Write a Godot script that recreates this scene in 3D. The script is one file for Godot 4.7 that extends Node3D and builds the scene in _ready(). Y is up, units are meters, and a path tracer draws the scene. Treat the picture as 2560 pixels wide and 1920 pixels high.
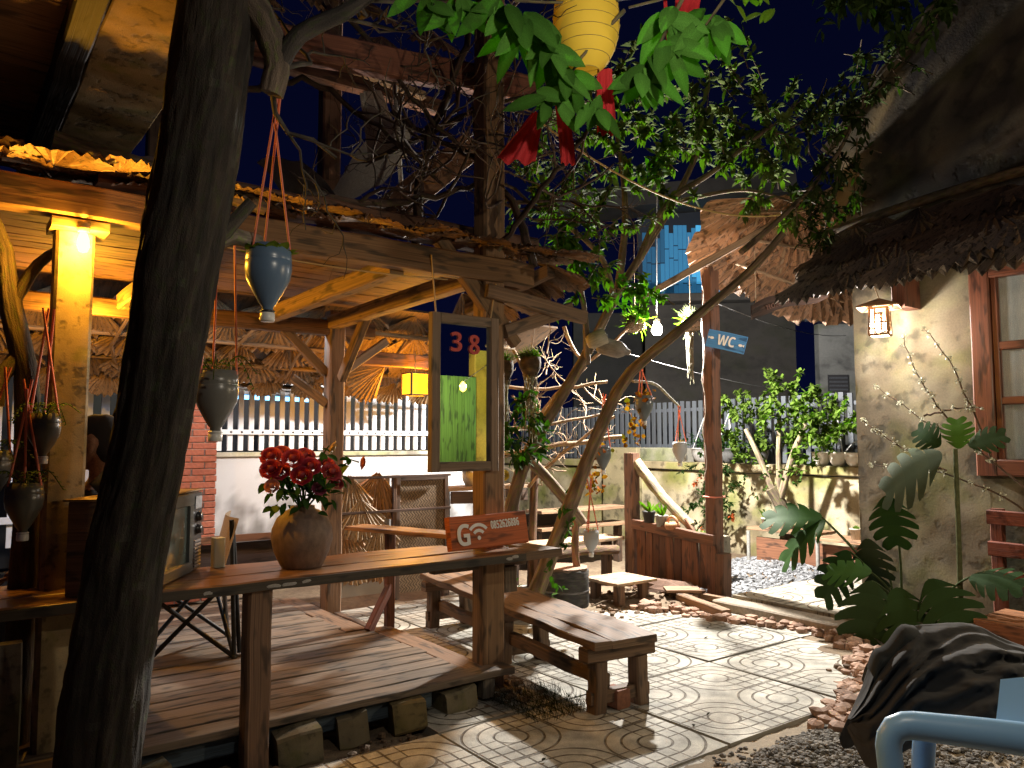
extends Node3D

var rng := RandomNumberGenerator.new()
var M := {}
var names := {}


func rf(a: float, b: float) -> float:
	return rng.randf_range(a, b)


func rv(s: float) -> Vector3:
	return Vector3(rf(-s, s), rf(-s, s), rf(-s, s))


func V(x: float, y: float, z: float) -> Vector3:
	return Vector3(x, y, z)


func C(r: float, g: float, b: float, j := 0.0) -> Color:
	var k := 1.0 + rf(-j, j)
	return Color(r * k, g * k, b * k)


func numbered(n: String) -> String:
	var k: int = names.get(n, -1) + 1
	names[n] = k
	return n if k == 0 else "%s_%03d" % [n, k]


func tag(o: Node, label: String, category: String, group := "", kind := "") -> void:
	if label: o.set_meta("label", label)
	if category: o.set_meta("category", category)
	if group: o.set_meta("group", group)
	if kind: o.set_meta("kind", kind)


func thing(called: String, label: String, category: String, at := Vector3.ZERO, group := "") -> Node3D:
	var o := Node3D.new()
	o.name = numbered(called)
	add_child(o)
	o.position = at
	tag(o, label, category, group)
	return o


func new_st() -> SurfaceTool:
	var st := SurfaceTool.new()
	st.begin(Mesh.PRIMITIVE_TRIANGLES)
	st.set_smooth_group(-1)
	return st


func mesh_of(st: SurfaceTool) -> ArrayMesh:
	st.generate_normals()
	return st.commit()


# one named mesh; geometry is given in world places, so the node is shifted back by its parents' places
func obj(called: String, what, mat: Material, parent: Node = self, local := false) -> MeshInstance3D:
	var o := MeshInstance3D.new()
	o.mesh = mesh_of(what) if what is SurfaceTool else what
	o.material_override = mat
	o.name = numbered(called) if parent == self else called
	parent.add_child(o, true)
	if not local:
		var p := parent
		while p != self and p != null:
			o.position -= p.position
			p = p.get_parent()
	return o


func struct(called: String, what, mat: Material, parent: Node = self) -> MeshInstance3D:
	var o := obj(called, what, mat, parent)
	if parent == self: o.set_meta("kind", "structure")
	return o


func copy_of(o: Node3D, called: String, label: String, at: Vector3, turn := 0.0, group := "") -> Node3D:
	var c: Node3D = o.duplicate()
	c.name = numbered(called)
	add_child(c)
	c.position = at
	c.rotation = Vector3(0, turn, 0)
	c.set_meta("label", label)
	if group: c.set_meta("group", group)
	return c


# ---------- shapes (corners are given counter-clockwise seen from outside) ----------
func vert(st: SurfaceTool, p: Vector3, uv: Vector2, c: Color) -> void:
	st.set_color(c)
	st.set_uv(uv)
	st.add_vertex(p)


func quad(st: SurfaceTool, a: Vector3, b: Vector3, c: Vector3, d: Vector3, col: Color, u0 := Vector2.ZERO, u1 := Vector2(1, 0), u2 := Vector2(1, 1), u3 := Vector2(0, 1)) -> void:
	vert(st, a, u0, col); vert(st, c, u2, col); vert(st, b, u1, col)
	vert(st, a, u0, col); vert(st, d, u3, col); vert(st, c, u2, col)


func tri(st: SurfaceTool, a: Vector3, b: Vector3, c: Vector3, col: Color) -> void:
	vert(st, a, Vector2(a.x, a.z), col); vert(st, c, Vector2(c.x, c.z), col); vert(st, b, Vector2(b.x, b.z), col)


# a sawn timber from a to b, w across, h along up, with bevelled edges and a little waviness
func beam(st: SurfaceTool, a: Vector3, b: Vector3, w: float, h: float, col: Color, up := Vector3.UP, wob := 0.0, bev := -1.0) -> SurfaceTool:
	var dir := (b - a).normalized()
	if absf(dir.dot(up)) > 0.98:
		up = Vector3.BACK if absf(dir.z) < 0.9 else Vector3.RIGHT
	var s := dir.cross(up).normalized()
	var u := s.cross(dir)
	var c := minf(w, h) * 0.1 if bev < 0.0 else bev
	c = minf(c, 0.012)
	var hw := w / 2
	var hh := h / 2
	var ring := [Vector2(hw, -hh + c), Vector2(hw, hh - c), Vector2(hw - c, hh), Vector2(-hw + c, hh), Vector2(-hw, hh - c), Vector2(-hw, -hh + c), Vector2(-hw + c, -hh), Vector2(hw - c, -hh)]
	var len := a.distance_to(b)
	var n := 1 if wob == 0.0 else clampi(int(len / 0.18), 2, 24)
	var uo := rf(0, 7)
	var vo := rf(0, 7)
	var rows := []
	for i in n + 1:
		var t := float(i) / n
		var p := a.lerp(b, t) + s * rf(-wob, wob) + u * rf(-wob, wob)
		var row := []
		for q in ring:
			row.append(p + s * (q.x + rf(-wob, wob) * 0.4) + u * (q.y + rf(-wob, wob) * 0.4))
		rows.append(row)
	for i in n:
		var u0 := uo + len * i / n
		var u1 := uo + len * (i + 1) / n
		var v := vo
		for k in 8:
			var k2 := (k + 1) % 8
			var dv: float = ring[k].distance_to(ring[k2])
			quad(st, rows[i][k], rows[i][k2], rows[i + 1][k2], rows[i + 1][k], col, Vector2(u0, v), Vector2(u0, v + dv), Vector2(u1, v + dv), Vector2(u1, v))
			v += dv
	for e in [0, n]:
		var ce: Vector3 = (rows[e][0] + rows[e][4]) / 2
		for k in 8:
			var k2 := (k + 1) % 8
			var p1: Vector3 = rows[e][k]
			var p2: Vector3 = rows[e][k2]
			if e == 0: tri3(st, ce, p2, p1, col * 0.9)
			else: tri3(st, ce, p1, p2, col * 0.9)
	return st


func tri3(st: SurfaceTool, a: Vector3, b: Vector3, c: Vector3, col: Color) -> void:
	vert(st, a, Vector2(a.x + a.z, a.y), col); vert(st, c, Vector2(c.x + c.z, c.y), col); vert(st, b, Vector2(b.x + b.z, b.y), col)


# a box between two corners, grain along its longest side
func box(st: SurfaceTool, p: Vector3, q: Vector3, col: Color, wob := 0.0, bev := -1.0) -> SurfaceTool:
	var m := (p + q) / 2
	var d := (q - p).abs()
	if d.x >= d.y and d.x >= d.z:
		return beam(st, V(minf(p.x, q.x), m.y, m.z), V(maxf(p.x, q.x), m.y, m.z), d.z, d.y, col, Vector3.UP, wob, bev)
	if d.y >= d.z:
		return beam(st, V(m.x, minf(p.y, q.y), m.z), V(m.x, maxf(p.y, q.y), m.z), d.x, d.z, col, Vector3.BACK, wob, bev)
	return beam(st, V(m.x, m.y, minf(p.z, q.z)), V(m.x, m.y, maxf(p.z, q.z)), d.x, d.y, col, Vector3.UP, wob, bev)


func tube(st: SurfaceTool, pts: Array, radii: Array, sides: int, col: Color, rough := 0.0, caps := true) -> SurfaceTool:
	st.set_smooth_group(rng.randi() % 100000 + 1)
	var n := pts.size()
	var d0: Vector3 = (pts[1] - pts[0]).normalized()
	var s := d0.cross(Vector3.UP if absf(d0.y) < 0.9 else Vector3.RIGHT).normalized()
	var rows := []
	var v := rf(0, 5)
	var vs := []
	for i in n:
		var d: Vector3 = (pts[mini(i + 1, n - 1)] - pts[maxi(i - 1, 0)]).normalized()
		s = (s - d * s.dot(d)).normalized()
		var u := d.cross(s)
		var row := []
		for k in sides:
			var a := TAU * k / sides
			var r: float = radii[mini(i, radii.size() - 1)] * (1.0 + rf(-rough, rough))
			row.append(pts[i] + (s * cos(a) + u * sin(a)) * r)
		rows.append(row)
		vs.append(v)
		if i < n - 1: v += pts[i].distance_to(pts[i + 1])
	for i in n - 1:
		for k in sides:
			var k2 := (k + 1) % sides
			var w0: float = TAU * radii[0] * k / sides
			var w1: float = TAU * radii[0] * (k + 1) / sides
			quad(st, rows[i][k], rows[i][k2], rows[i + 1][k2], rows[i + 1][k], col, Vector2(vs[i], w0), Vector2(vs[i], w1), Vector2(vs[i + 1], w1), Vector2(vs[i + 1], w0))
	if caps:
		st.set_smooth_group(-1)
		for k in sides:
			var k2 := (k + 1) % sides
			tri3(st, pts[0], rows[0][k2], rows[0][k], col)
			tri3(st, pts[n - 1], rows[n - 1][k], rows[n - 1][k2], col)
	st.set_smooth_group(-1)
	return st


# profile of (radius, height) pairs turned about the y axis at a place
func lathe(st: SurfaceTool, prof: Array, at: Vector3, col: Color, segs := 24, squash := Vector3.ONE) -> SurfaceTool:
	st.set_smooth_group(rng.randi() % 100000 + 1)
	var v := 0.0
	for i in prof.size() - 1:
		var a: Vector2 = prof[i]
		var b: Vector2 = prof[i + 1]
		var v1 := v + a.distance_to(b)
		for k in segs:
			var t0 := TAU * k / segs
			var t1 := TAU * (k + 1) / segs
			var e0 := V(cos(t0), 0, sin(t0))
			var e1 := V(cos(t1), 0, sin(t1))
			quad(st, at + (e0 * a.x + Vector3.UP * a.y) * squash, at + (e0 * b.x + Vector3.UP * b.y) * squash, at + (e1 * b.x + Vector3.UP * b.y) * squash, at + (e1 * a.x + Vector3.UP * a.y) * squash, col,
				Vector2(t0 * 0.2, v), Vector2(t0 * 0.2, v1), Vector2(t1 * 0.2, v1), Vector2(t1 * 0.2, v))
		v = v1
	st.set_smooth_group(-1)
	return st


# a lump: a sphere pushed in and out by noise, then cut flat below
func rock(st: SurfaceTool, c: Vector3, r: Vector3, col: Color, seed_: int, rough := 0.35, seg := 8, smooth := false, pw := 0.8) -> SurfaceTool:
	var nz := FastNoiseLite.new()
	nz.seed = seed_
	nz.frequency = 0.9
	var rows := []
	for i in seg / 2 + 1:
		var th := PI * i / (seg / 2)
		var row := []
		for k in seg:
			var ph := TAU * k / seg
			var d := V(sin(th) * cos(ph), cos(th), sin(th) * sin(ph))
			var f := 1.0 + rough * nz.get_noise_3dv(d * 1.6)
			d.x = signf(d.x) * pow(absf(d.x), pw)
			d.y = signf(d.y) * pow(absf(d.y), pw)
			d.z = signf(d.z) * pow(absf(d.z), pw)
			row.append(c + d * r * f)
		rows.append(row)
	if smooth: st.set_smooth_group(rng.randi() % 100000 + 1)
	for i in seg / 2:
		for k in seg:
			var k2 := (k + 1) % seg
			quad(st, rows[i][k], rows[i][k2], rows[i + 1][k2], rows[i + 1][k], col, Vector2(k, i) * 0.06, Vector2(k + 1, i) * 0.06, Vector2(k + 1, i + 1) * 0.06, Vector2(k, i + 1) * 0.06)
	st.set_smooth_group(-1)
	return st


# one leaf: a folded, drooping blade from p along dir
func leaf(st: SurfaceTool, p: Vector3, dir: Vector3, up: Vector3, L: float, W: float, col: Color, droop := 0.3, fold := 0.25, n := 3) -> void:
	dir = dir.normalized()
	var s := dir.cross(up)
	if s.length() < 0.05: s = dir.cross(Vector3.RIGHT)
	s = s.normalized()
	var u := s.cross(dir)
	st.set_smooth_group(rng.randi() % 1000000 + 1)
	var q := p
	var rows := []
	for i in n + 1:
		var t := float(i) / n
		var w := W * 0.5 * pow(sin(PI * clampf(pow(t, 0.8) * 0.96 + 0.03, 0, 1)), 0.8) if i < n else 0.0
		if i == 0: w = W * 0.06
		var m := p + dir * L * t * (1.0 - 0.15 * droop * t) - u * L * droop * t * t * 0.6
		rows.append([m + s * w + u * w * fold, m, m - s * w + u * w * fold])
	var tip := col * rf(0.85, 1.15)
	for i in n:
		for k in 2:
			var qd := [rows[i][k + 1], rows[i][k], rows[i + 1][k], rows[i + 1][k + 1]]
			for m in [0, 2, 1, 0, 3, 2]:
				var on_rib: bool = (k == 0) == (m == 0 or m == 3)
				var t := float(i + (1 if m > 1 else 0)) / n
				var c := col.lerp(tip, t) * (1.35 if on_rib and n > 3 else 1.0)
				vert(st, qd[m], Vector2(k * 0.1 + (0.1 if m == 0 or m == 3 else 0.0), t), c)
	st.set_smooth_group(-1)


# a dry pleated palm leaf: hinge at p, pointing along dir, flat side towards up
func fan(st: SurfaceTool, p: Vector3, dir: Vector3, up: Vector3, R: float, spread: float, col: Color, bend := 0.15, pleats := 17, amp := 0.009) -> void:
	dir = dir.normalized()
	var s := dir.cross(up).normalized()
	var u := s.cross(dir)
	var rows := []
	var tilt := rf(-0.12, 0.12)
	for k in pleats * 2 + 1:
		var t := float(k) / (pleats * 2) * 2.0 - 1.0
		var a := t * spread * 0.5 + tilt
		var e := dir * cos(a) + s * sin(a)
		var up_k := (amp if k % 2 else -amp) * rf(0.6, 1.4)
		var rr := R * (1.0 - 0.22 * absf(t) * absf(t) * absf(t)) * (1.0 + rf(-0.07, 0.05)) * (0.96 if k % 2 else 1.0)
		var row := []
		for j in 4:
			var f: float = [0.04, 0.4, 0.75, 1.0][j]
			row.append(p + e * rr * f + u * (up_k * f * R / 0.35 - bend * R * f * f * (0.6 + 0.4 * absf(t)) + rf(-0.004, 0.004)))
		rows.append(row)
	for k in pleats * 2:
		var c2 := col * (1.0 if k % 2 else 0.86) * rf(0.9, 1.08)
		for j in 3:
			quad(st, rows[k][j], rows[k + 1][j], rows[k + 1][j + 1], rows[k][j + 1], c2, Vector2(j * 0.3, k * 0.05), Vector2(j * 0.3, k * 0.05 + 0.05), Vector2(j * 0.3 + 0.3, k * 0.05 + 0.05), Vector2(j * 0.3 + 0.3, k * 0.05))


# a grid of points (rows of equal length) as a smooth sheet
func sheet(st: SurfaceTool, rows: Array, col, uvs := 1.0, group := 1) -> SurfaceTool:
	st.set_smooth_group(group)
	var fixed: Color = col if col is Color else Color.WHITE
	for i in rows.size() - 1:
		for k in rows[i].size() - 1:
			var q := [rows[i][k], rows[i][k + 1], rows[i + 1][k + 1], rows[i + 1][k]]
			for n in [0, 2, 1, 0, 3, 2]:
				var c: Color = fixed if col is Color else col.call(q[n])
				vert(st, q[n], Vector2(k + (1 if n == 1 or n == 2 else 0), i + (1 if n > 1 else 0)) * uvs, c)
	st.set_smooth_group(-1)
	return st


func arc_pts(pts: Array, n: int) -> Array:
	var c := Curve3D.new()
	for i in pts.size():
		var t: Vector3 = (pts[mini(i + 1, pts.size() - 1)] - pts[maxi(i - 1, 0)]) / 6.0
		c.add_point(pts[i], -t, t)
	var out := []
	for i in n + 1:
		out.append(c.sample_baked(c.get_baked_length() * i / n, true))
	return out


func lerp_r(a: float, b: float, n: int) -> Array:
	var out := []
	for i in n + 1:
		out.append(lerpf(a, b, float(i) / n))
	return out


func rope(st: SurfaceTool, a: Vector3, b: Vector3, r: float, col: Color, sag := 0.0, n := 8) -> SurfaceTool:
	var pts := []
	for i in n + 1:
		var t := float(i) / n
		pts.append(a.lerp(b, t) + Vector3.DOWN * sag * 4 * t * (1 - t))
	return tube(st, pts, [r], 5, col, 0.0, false)


# ---------- textures and materials ----------
func seam(w: int, h: int, freq: float, oct: int, sd: int) -> Image:
	var nz := FastNoiseLite.new()
	nz.seed = sd
	nz.frequency = freq
	nz.fractal_octaves = oct
	var im := nz.get_seamless_image(w, h, false, false, 0.15, true)
	im.convert(Image.FORMAT_L8)
	return im


func stretch(im: Image, w: int, h: int) -> PackedByteArray:
	im.resize(w, h, Image.INTERPOLATE_CUBIC)
	return im.get_data()


func tex_of(w: int, h: int, f: Callable) -> ImageTexture:
	var data := PackedByteArray()
	data.resize(w * h * 3)
	for i in w * h:
		var c: Color = f.call(i)
		data[i * 3] = clampi(int(c.r * 255), 0, 255)
		data[i * 3 + 1] = clampi(int(c.g * 255), 0, 255)
		data[i * 3 + 2] = clampi(int(c.b * 255), 0, 255)
	return ImageTexture.create_from_image(Image.create_from_data(w, h, false, Image.FORMAT_RGB8, data))


func mat(called: String, tex: Texture2D, rough: float, scale := Vector3.ONE, relief := 0.0, rtex: Texture2D = null) -> StandardMaterial3D:
	var m := StandardMaterial3D.new()
	m.resource_name = called
	m.vertex_color_use_as_albedo = true
	m.albedo_texture = tex
	m.roughness = rough
	m.uv1_scale = scale
	if relief > 0.0:
		m.heightmap_enabled = true
		m.heightmap_texture = rtex if rtex else tex
		m.heightmap_scale = relief
	M[called] = m
	return m


func world_mapped(m: StandardMaterial3D, k: float) -> StandardMaterial3D:
	m.uv1_triplanar = true
	m.uv1_world_triplanar = true
	m.uv1_scale = Vector3.ONE * k
	return m


func glowing(called: String, c: Color, e: float) -> StandardMaterial3D:
	var m := StandardMaterial3D.new()
	m.resource_name = called
	m.albedo_color = c
	m.emission_enabled = true
	m.emission = c
	m.emission_energy_multiplier = e
	M[called] = m
	return m


func make_materials() -> void:
	var a := stretch(seam(512, 512, 0.012, 3, 1), 512, 512)
	var b := stretch(seam(48, 512, 0.05, 4, 2), 512, 512)
	var d := stretch(seam(14, 512, 0.11, 3, 3), 512, 512)
	var wood := tex_of(512, 512, func(i: int) -> Color:
		var v := 0.62 + 0.24 * (b[i] / 255.0) + 0.18 * (d[i] / 255.0)
		if d[i] < 58: v *= 0.6 + 0.4 * d[i] / 58.0
		var st_ := smoothstep(0.55, 0.85, a[i] / 255.0)
		v *= 1.0 - 0.38 * st_
		return Color(v, v * (0.97 + 0.03 * st_), v * (0.93 + 0.06 * st_)))
	mat("wood", wood, 0.72, V(0.5, 2.0, 1), 0.25)
	mat("wood_gloss", wood, 0.38, V(0.5, 2.0, 1), 0.1)
	var n1 := stretch(seam(512, 512, 0.006, 5, 4), 512, 512)
	var n2 := stretch(seam(512, 512, 0.025, 4, 5), 512, 512)
	var n3 := stretch(seam(512, 512, 0.2, 2, 6), 512, 512)
	var plaster := tex_of(512, 512, func(i: int) -> Color:
		var x := n1[i] / 255.0
		var y := n2[i] / 255.0
		var v := 0.66 + 0.3 * x + 0.1 * (n3[i] / 255.0 - 0.5)
		var dark := smoothstep(0.56, 0.78, y * 0.65 + (1.0 - x) * 0.4)
		var green := smoothstep(0.55, 0.9, n1[(i + 131000) % 262144] / 255.0)
		var c := Color(v, v * 0.96, v * 0.86).lerp(Color(v * 0.72, v * 0.78, v * 0.42), green * 0.6)
		return c * (1.0 - 0.28 * dark) * (0.93 + 0.14 * n3[(i * 3) % 262144] / 255.0))
	world_mapped(mat("plaster", plaster, 0.9, Vector3.ONE, 0.5), 0.45)
	world_mapped(mat("concrete", plaster, 0.88, Vector3.ONE, 0.4), 1.3)
	var speck := tex_of(512, 512, func(i: int) -> Color:
		var v := 0.72 + 0.22 * (n2[i] / 255.0) + 0.16 * (n3[i] / 255.0 - 0.5)
		return Color(v, v, v))
	mat("stone", speck, 0.85, V(2, 2, 1), 0.3)
	world_mapped(mat("soil", speck, 0.95, Vector3.ONE, 2.0), 1.1)
	world_mapped(mat("painted_wall", plaster, 0.8, Vector3.ONE, 0.2), 0.25)
	mat("clay", speck, 0.62, V(1.2, 1.2, 1), 0.12)
	var bk := stretch(seam(64, 256, 0.035, 4, 7), 512, 512)
	var bark := tex_of(512, 512, func(i: int) -> Color:
		var v := 0.45 + 0.5 * (bk[i] / 255.0) + 0.14 * (n3[i] / 255.0 - 0.5)
		var g := smoothstep(0.55, 0.8, n2[i] / 255.0)
		return Color(v, v, v).lerp(Color(v * 0.95, v * 1.1, v * 0.82), g))
	mat("bark", bark, 0.9, V(1.1, 1.6, 1), 1.6)
	mat("bark_fine", bark, 0.85, V(3, 3, 1), 0.3)
	mat("thatch", wood, 0.6, V(1.2, 3.0, 1))
	M.thatch.backlight_enabled = true
	M.thatch.backlight = Color(0.22, 0.2, 0.16)
	mat("leaf", speck, 0.75, V(4, 2, 1))
	M.leaf.metallic_specular = 0.12
	M.leaf.backlight_enabled = true
	M.leaf.backlight = Color(0.62, 0.85, 0.25)
	mat("leaf_gloss", speck, 0.58, V(2, 1, 1))
	M.leaf_gloss.metallic_specular = 0.16
	M.leaf_gloss.backlight_enabled = true
	M.leaf_gloss.backlight = Color(0.3, 0.45, 0.1)
	mat("petal", speck, 0.6, V(3, 2, 1))
	M.petal.backlight_enabled = true
	M.petal.backlight = Color(0.4, 0.4, 0.4)
	var wv := tex_of(256, 256, func(i: int) -> Color:
		var x := i % 256
		var y := i / 256
		var v := 0.75 + 0.12 * sin(x * TAU / 8) * sin(y * TAU / 8) + 0.2 * (n2[(y * 2) * 512 + x * 2] / 255.0 - 0.5)
		return Color(v, v, v))
	mat("cloth", wv, 0.95, V(6, 6, 1))
	M.cloth.rim_enabled = true
	M.cloth.rim = 0.15
	mat("thin_cloth", wv, 0.85, V(5, 5, 1))
	M.thin_cloth.backlight_enabled = true
	M.thin_cloth.backlight = Color(0.5, 0.5, 0.5)
	mat("plastic", null, 0.3)
	mat("plain", null, 0.7)
	mat("metal", speck, 0.4, V(2, 2, 1))
	var pw := tex_of(256, 256, func(i: int) -> Color:
		var x := i % 256
		var y := i / 256
		var k := int(floor(x / 16.0)) % 2
		var h := fposmod((y + (x if k else -x)) / 16.0, 1.0)
		var v := (0.55 + 0.4 * sin(h * PI)) * (0.85 + 0.3 * (n2[y * 2 * 512 + x * 2] / 255.0 - 0.5))
		return Color(v, v * 0.96, v * 0.9))
	mat("woven", pw, 0.8, V(2.2, 2.2, 1), 0.4)
	# cast paving slab: four modules of circles that run over into a grid; the grooves hold dirt
	var N := 1024
	var h_tex := Image.create_empty(N, N, false, Image.FORMAT_RGB8)
	var rel := Image.create_empty(N, N, false, Image.FORMAT_L8)
	var lines := PackedByteArray()
	lines.resize(N * N)
	for y in N:
		for x in N:
			var mx := x / 512
			var my := y / 512
			var px := (x % 512) / 256.0 - 1.0
			var py := (y % 512) / 256.0 - 1.0
			var inward := (1.0 if mx == 0 else -1.0) * px
			var inward2 := (1.0 if my == 0 else -1.0) * py
			var r := sqrt(px * px + py * py)
			var dist := absf(r - 0.34)
			if inward * inward2 > 0.0:
				dist = minf(dist, minf(absf(r - 0.66), absf(r - 0.97)))
			elif r > 0.34:
				for q in [0.0, 0.34, 0.66, 0.97]:
					dist = minf(dist, minf(absf(absf(px) - q), absf(absf(py) - q)))
			var g := smoothstep(0.014, 0.03, dist)
			var j := (y / 2) * 512 + x / 2
			var v := (0.7 + 0.34 * (n1[j] / 255.0) + 0.2 * (n3[j] / 255.0 - 0.5)) * (0.84 + 0.2 * (n2[j] / 255.0))
			if n3[(j * 7) % 262144] < 14: v *= 0.6
			var wear := clampf(-0.1 + 1.5 * (n2[(j + 77777) % 262144] / 255.0), 0, 1)
			var c := Color(v, v * 0.985, v * 0.94).lerp(Color(0.3, 0.25, 0.19), (1.0 - g) * (1.0 - wear * 0.6))
			h_tex.set_pixel(x, y, c)
			rel.set_pixel(x, y, Color(g, g, g))
	mat("slab", ImageTexture.create_from_image(h_tex), 0.8, Vector3.ONE, 0.7, ImageTexture.create_from_image(rel))
	glowing("bulb_white", Color(1, 0.97, 0.9), 30.0)
	glowing("bulb_warm", Color(1, 0.78, 0.25), 14.0)
	glowing("lantern_paper_glow", Color(1.0, 0.8, 0.16), 1.4)
	glowing("tube_glow", Color(0.5, 0.8, 1.0), 3.0)
	glowing("window_glow_blue", Color(0.3, 0.66, 0.85), 0.55)
	glowing("window_glow_mid", Color(0.24, 0.52, 0.7), 0.33)
	glowing("window_glow_dim", Color(0.2, 0.42, 0.58), 0.18)
	var glass := StandardMaterial3D.new()
	glass.transparency = BaseMaterial3D.TRANSPARENCY_ALPHA
	glass.albedo_color = Color(0.9, 0.95, 0.95, 0.12)
	glass.roughness = 0.05
	M.glass = glass
	var paper := StandardMaterial3D.new()
	paper.albedo_color = Color(0.86, 0.74, 0.24)
	paper.roughness = 0.8
	paper.backlight_enabled = true
	paper.backlight = Color(0.7, 0.6, 0.2)
	M.paper = paper


func lamp(parent: Node, called: String, at: Vector3, col: Color, energy: float, size := 0.05) -> OmniLight3D:
	var l := OmniLight3D.new()
	l.name = called
	l.light_color = col
	l.light_energy = energy
	l.light_size = size
	l.omni_range = 20.0
	l.omni_attenuation = 2.0
	l.shadow_enabled = true
	parent.add_child(l, true)
	l.position = at - (parent.position if parent != self else Vector3.ZERO)
	return l


func _ready() -> void:
	rng.seed = 41
	var cam := Camera3D.new()
	cam.name = "camera"
	cam.fov = 53.0
	cam.near = 0.05
	cam.far = 200.0
	cam.position = V(0, 1.45, 0)
	cam.rotation = Vector3(atan(57.6 / 770.0), -atan2(0.6, 0.8), 0)
	add_child(cam)
	cam.current = true
	var env := Environment.new()
	var sky_m := ProceduralSkyMaterial.new()
	sky_m.sky_top_color = Color(0.01, 0.016, 0.085)
	sky_m.sky_horizon_color = Color(0.018, 0.03, 0.13)
	sky_m.sky_curve = 0.2
	sky_m.ground_bottom_color = Color(0.03, 0.03, 0.05)
	sky_m.ground_horizon_color = Color(0.04, 0.045, 0.09)
	sky_m.sun_angle_max = 1.0
	var sky := Sky.new()
	sky.sky_material = sky_m
	env.background_mode = Environment.BG_SKY
	env.sky = sky
	env.background_energy_multiplier = 1.0
	env.tonemap_mode = Environment.TONE_MAPPER_LINEAR
	env.tonemap_exposure = 1.3
	env.sdfgi_enabled = true
	env.ssao_enabled = true
	env.ssil_enabled = true
	var we := WorldEnvironment.new()
	we.name = "world"
	we.environment = env
	add_child(we)
	var moon := DirectionalLight3D.new()
	moon.name = "moon"
	moon.light_color = Color(0.7, 0.75, 1.0)
	moon.light_energy = 0.006
	moon.light_angular_distance = 0.5
	moon.shadow_enabled = true
	moon.rotation_degrees = Vector3(-60, 30, 0)
	moon.sky_mode = DirectionalLight3D.SKY_MODE_LIGHT_ONLY
	add_child(moon)
	make_materials()
	build_ground()
	build_pavilion()
	build_house()
	build_back()
	build_trees()
	build_furniture()
	build_plants()
	build_small()
	build_person()


func soil_h(x: float, z: float, nz: FastNoiseLite) -> float:
	var h := -0.04 + 0.02 * nz.get_noise_2d(x * 6, z * 6) + 0.02 * nz.get_noise_2d(x * 1.5 + 50, z * 1.5)
	h += 0.075 * exp(-((x - 4.95) * (x - 4.95) / 0.5 + (z + 5.25) * (z + 5.25) / 0.35))
	h += 0.07 * exp(-((x - 5.2) * (x - 5.2) / 0.35 + (z + 2.55) * (z + 2.55) / 0.45))
	h += 0.05 * exp(-((x - 5.35) * (x - 5.35) / 0.06 + (z + 4.6) * (z + 4.6) / 1.2))
	h += 0.055 * exp(-((x - 3.05) * (x - 3.05) / 0.35 + (z + 2.12) * (z + 2.12) / 0.06))
	h += 0.05 * exp(-((x - 2.75) * (x - 2.75) / 0.05 + (z + 3.75) * (z + 3.75) / 0.1))
	if x > 1.0: h += 0.03 * smoothstep(-2.52, -2.36, z)
	if x > 5.9 and z < -4.2: h += 0.1 * exp(-((x - 7.6) * (x - 7.6) / 2.0 + (z + 5.2) * (z + 5.2) / 0.6))
	return h


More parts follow.
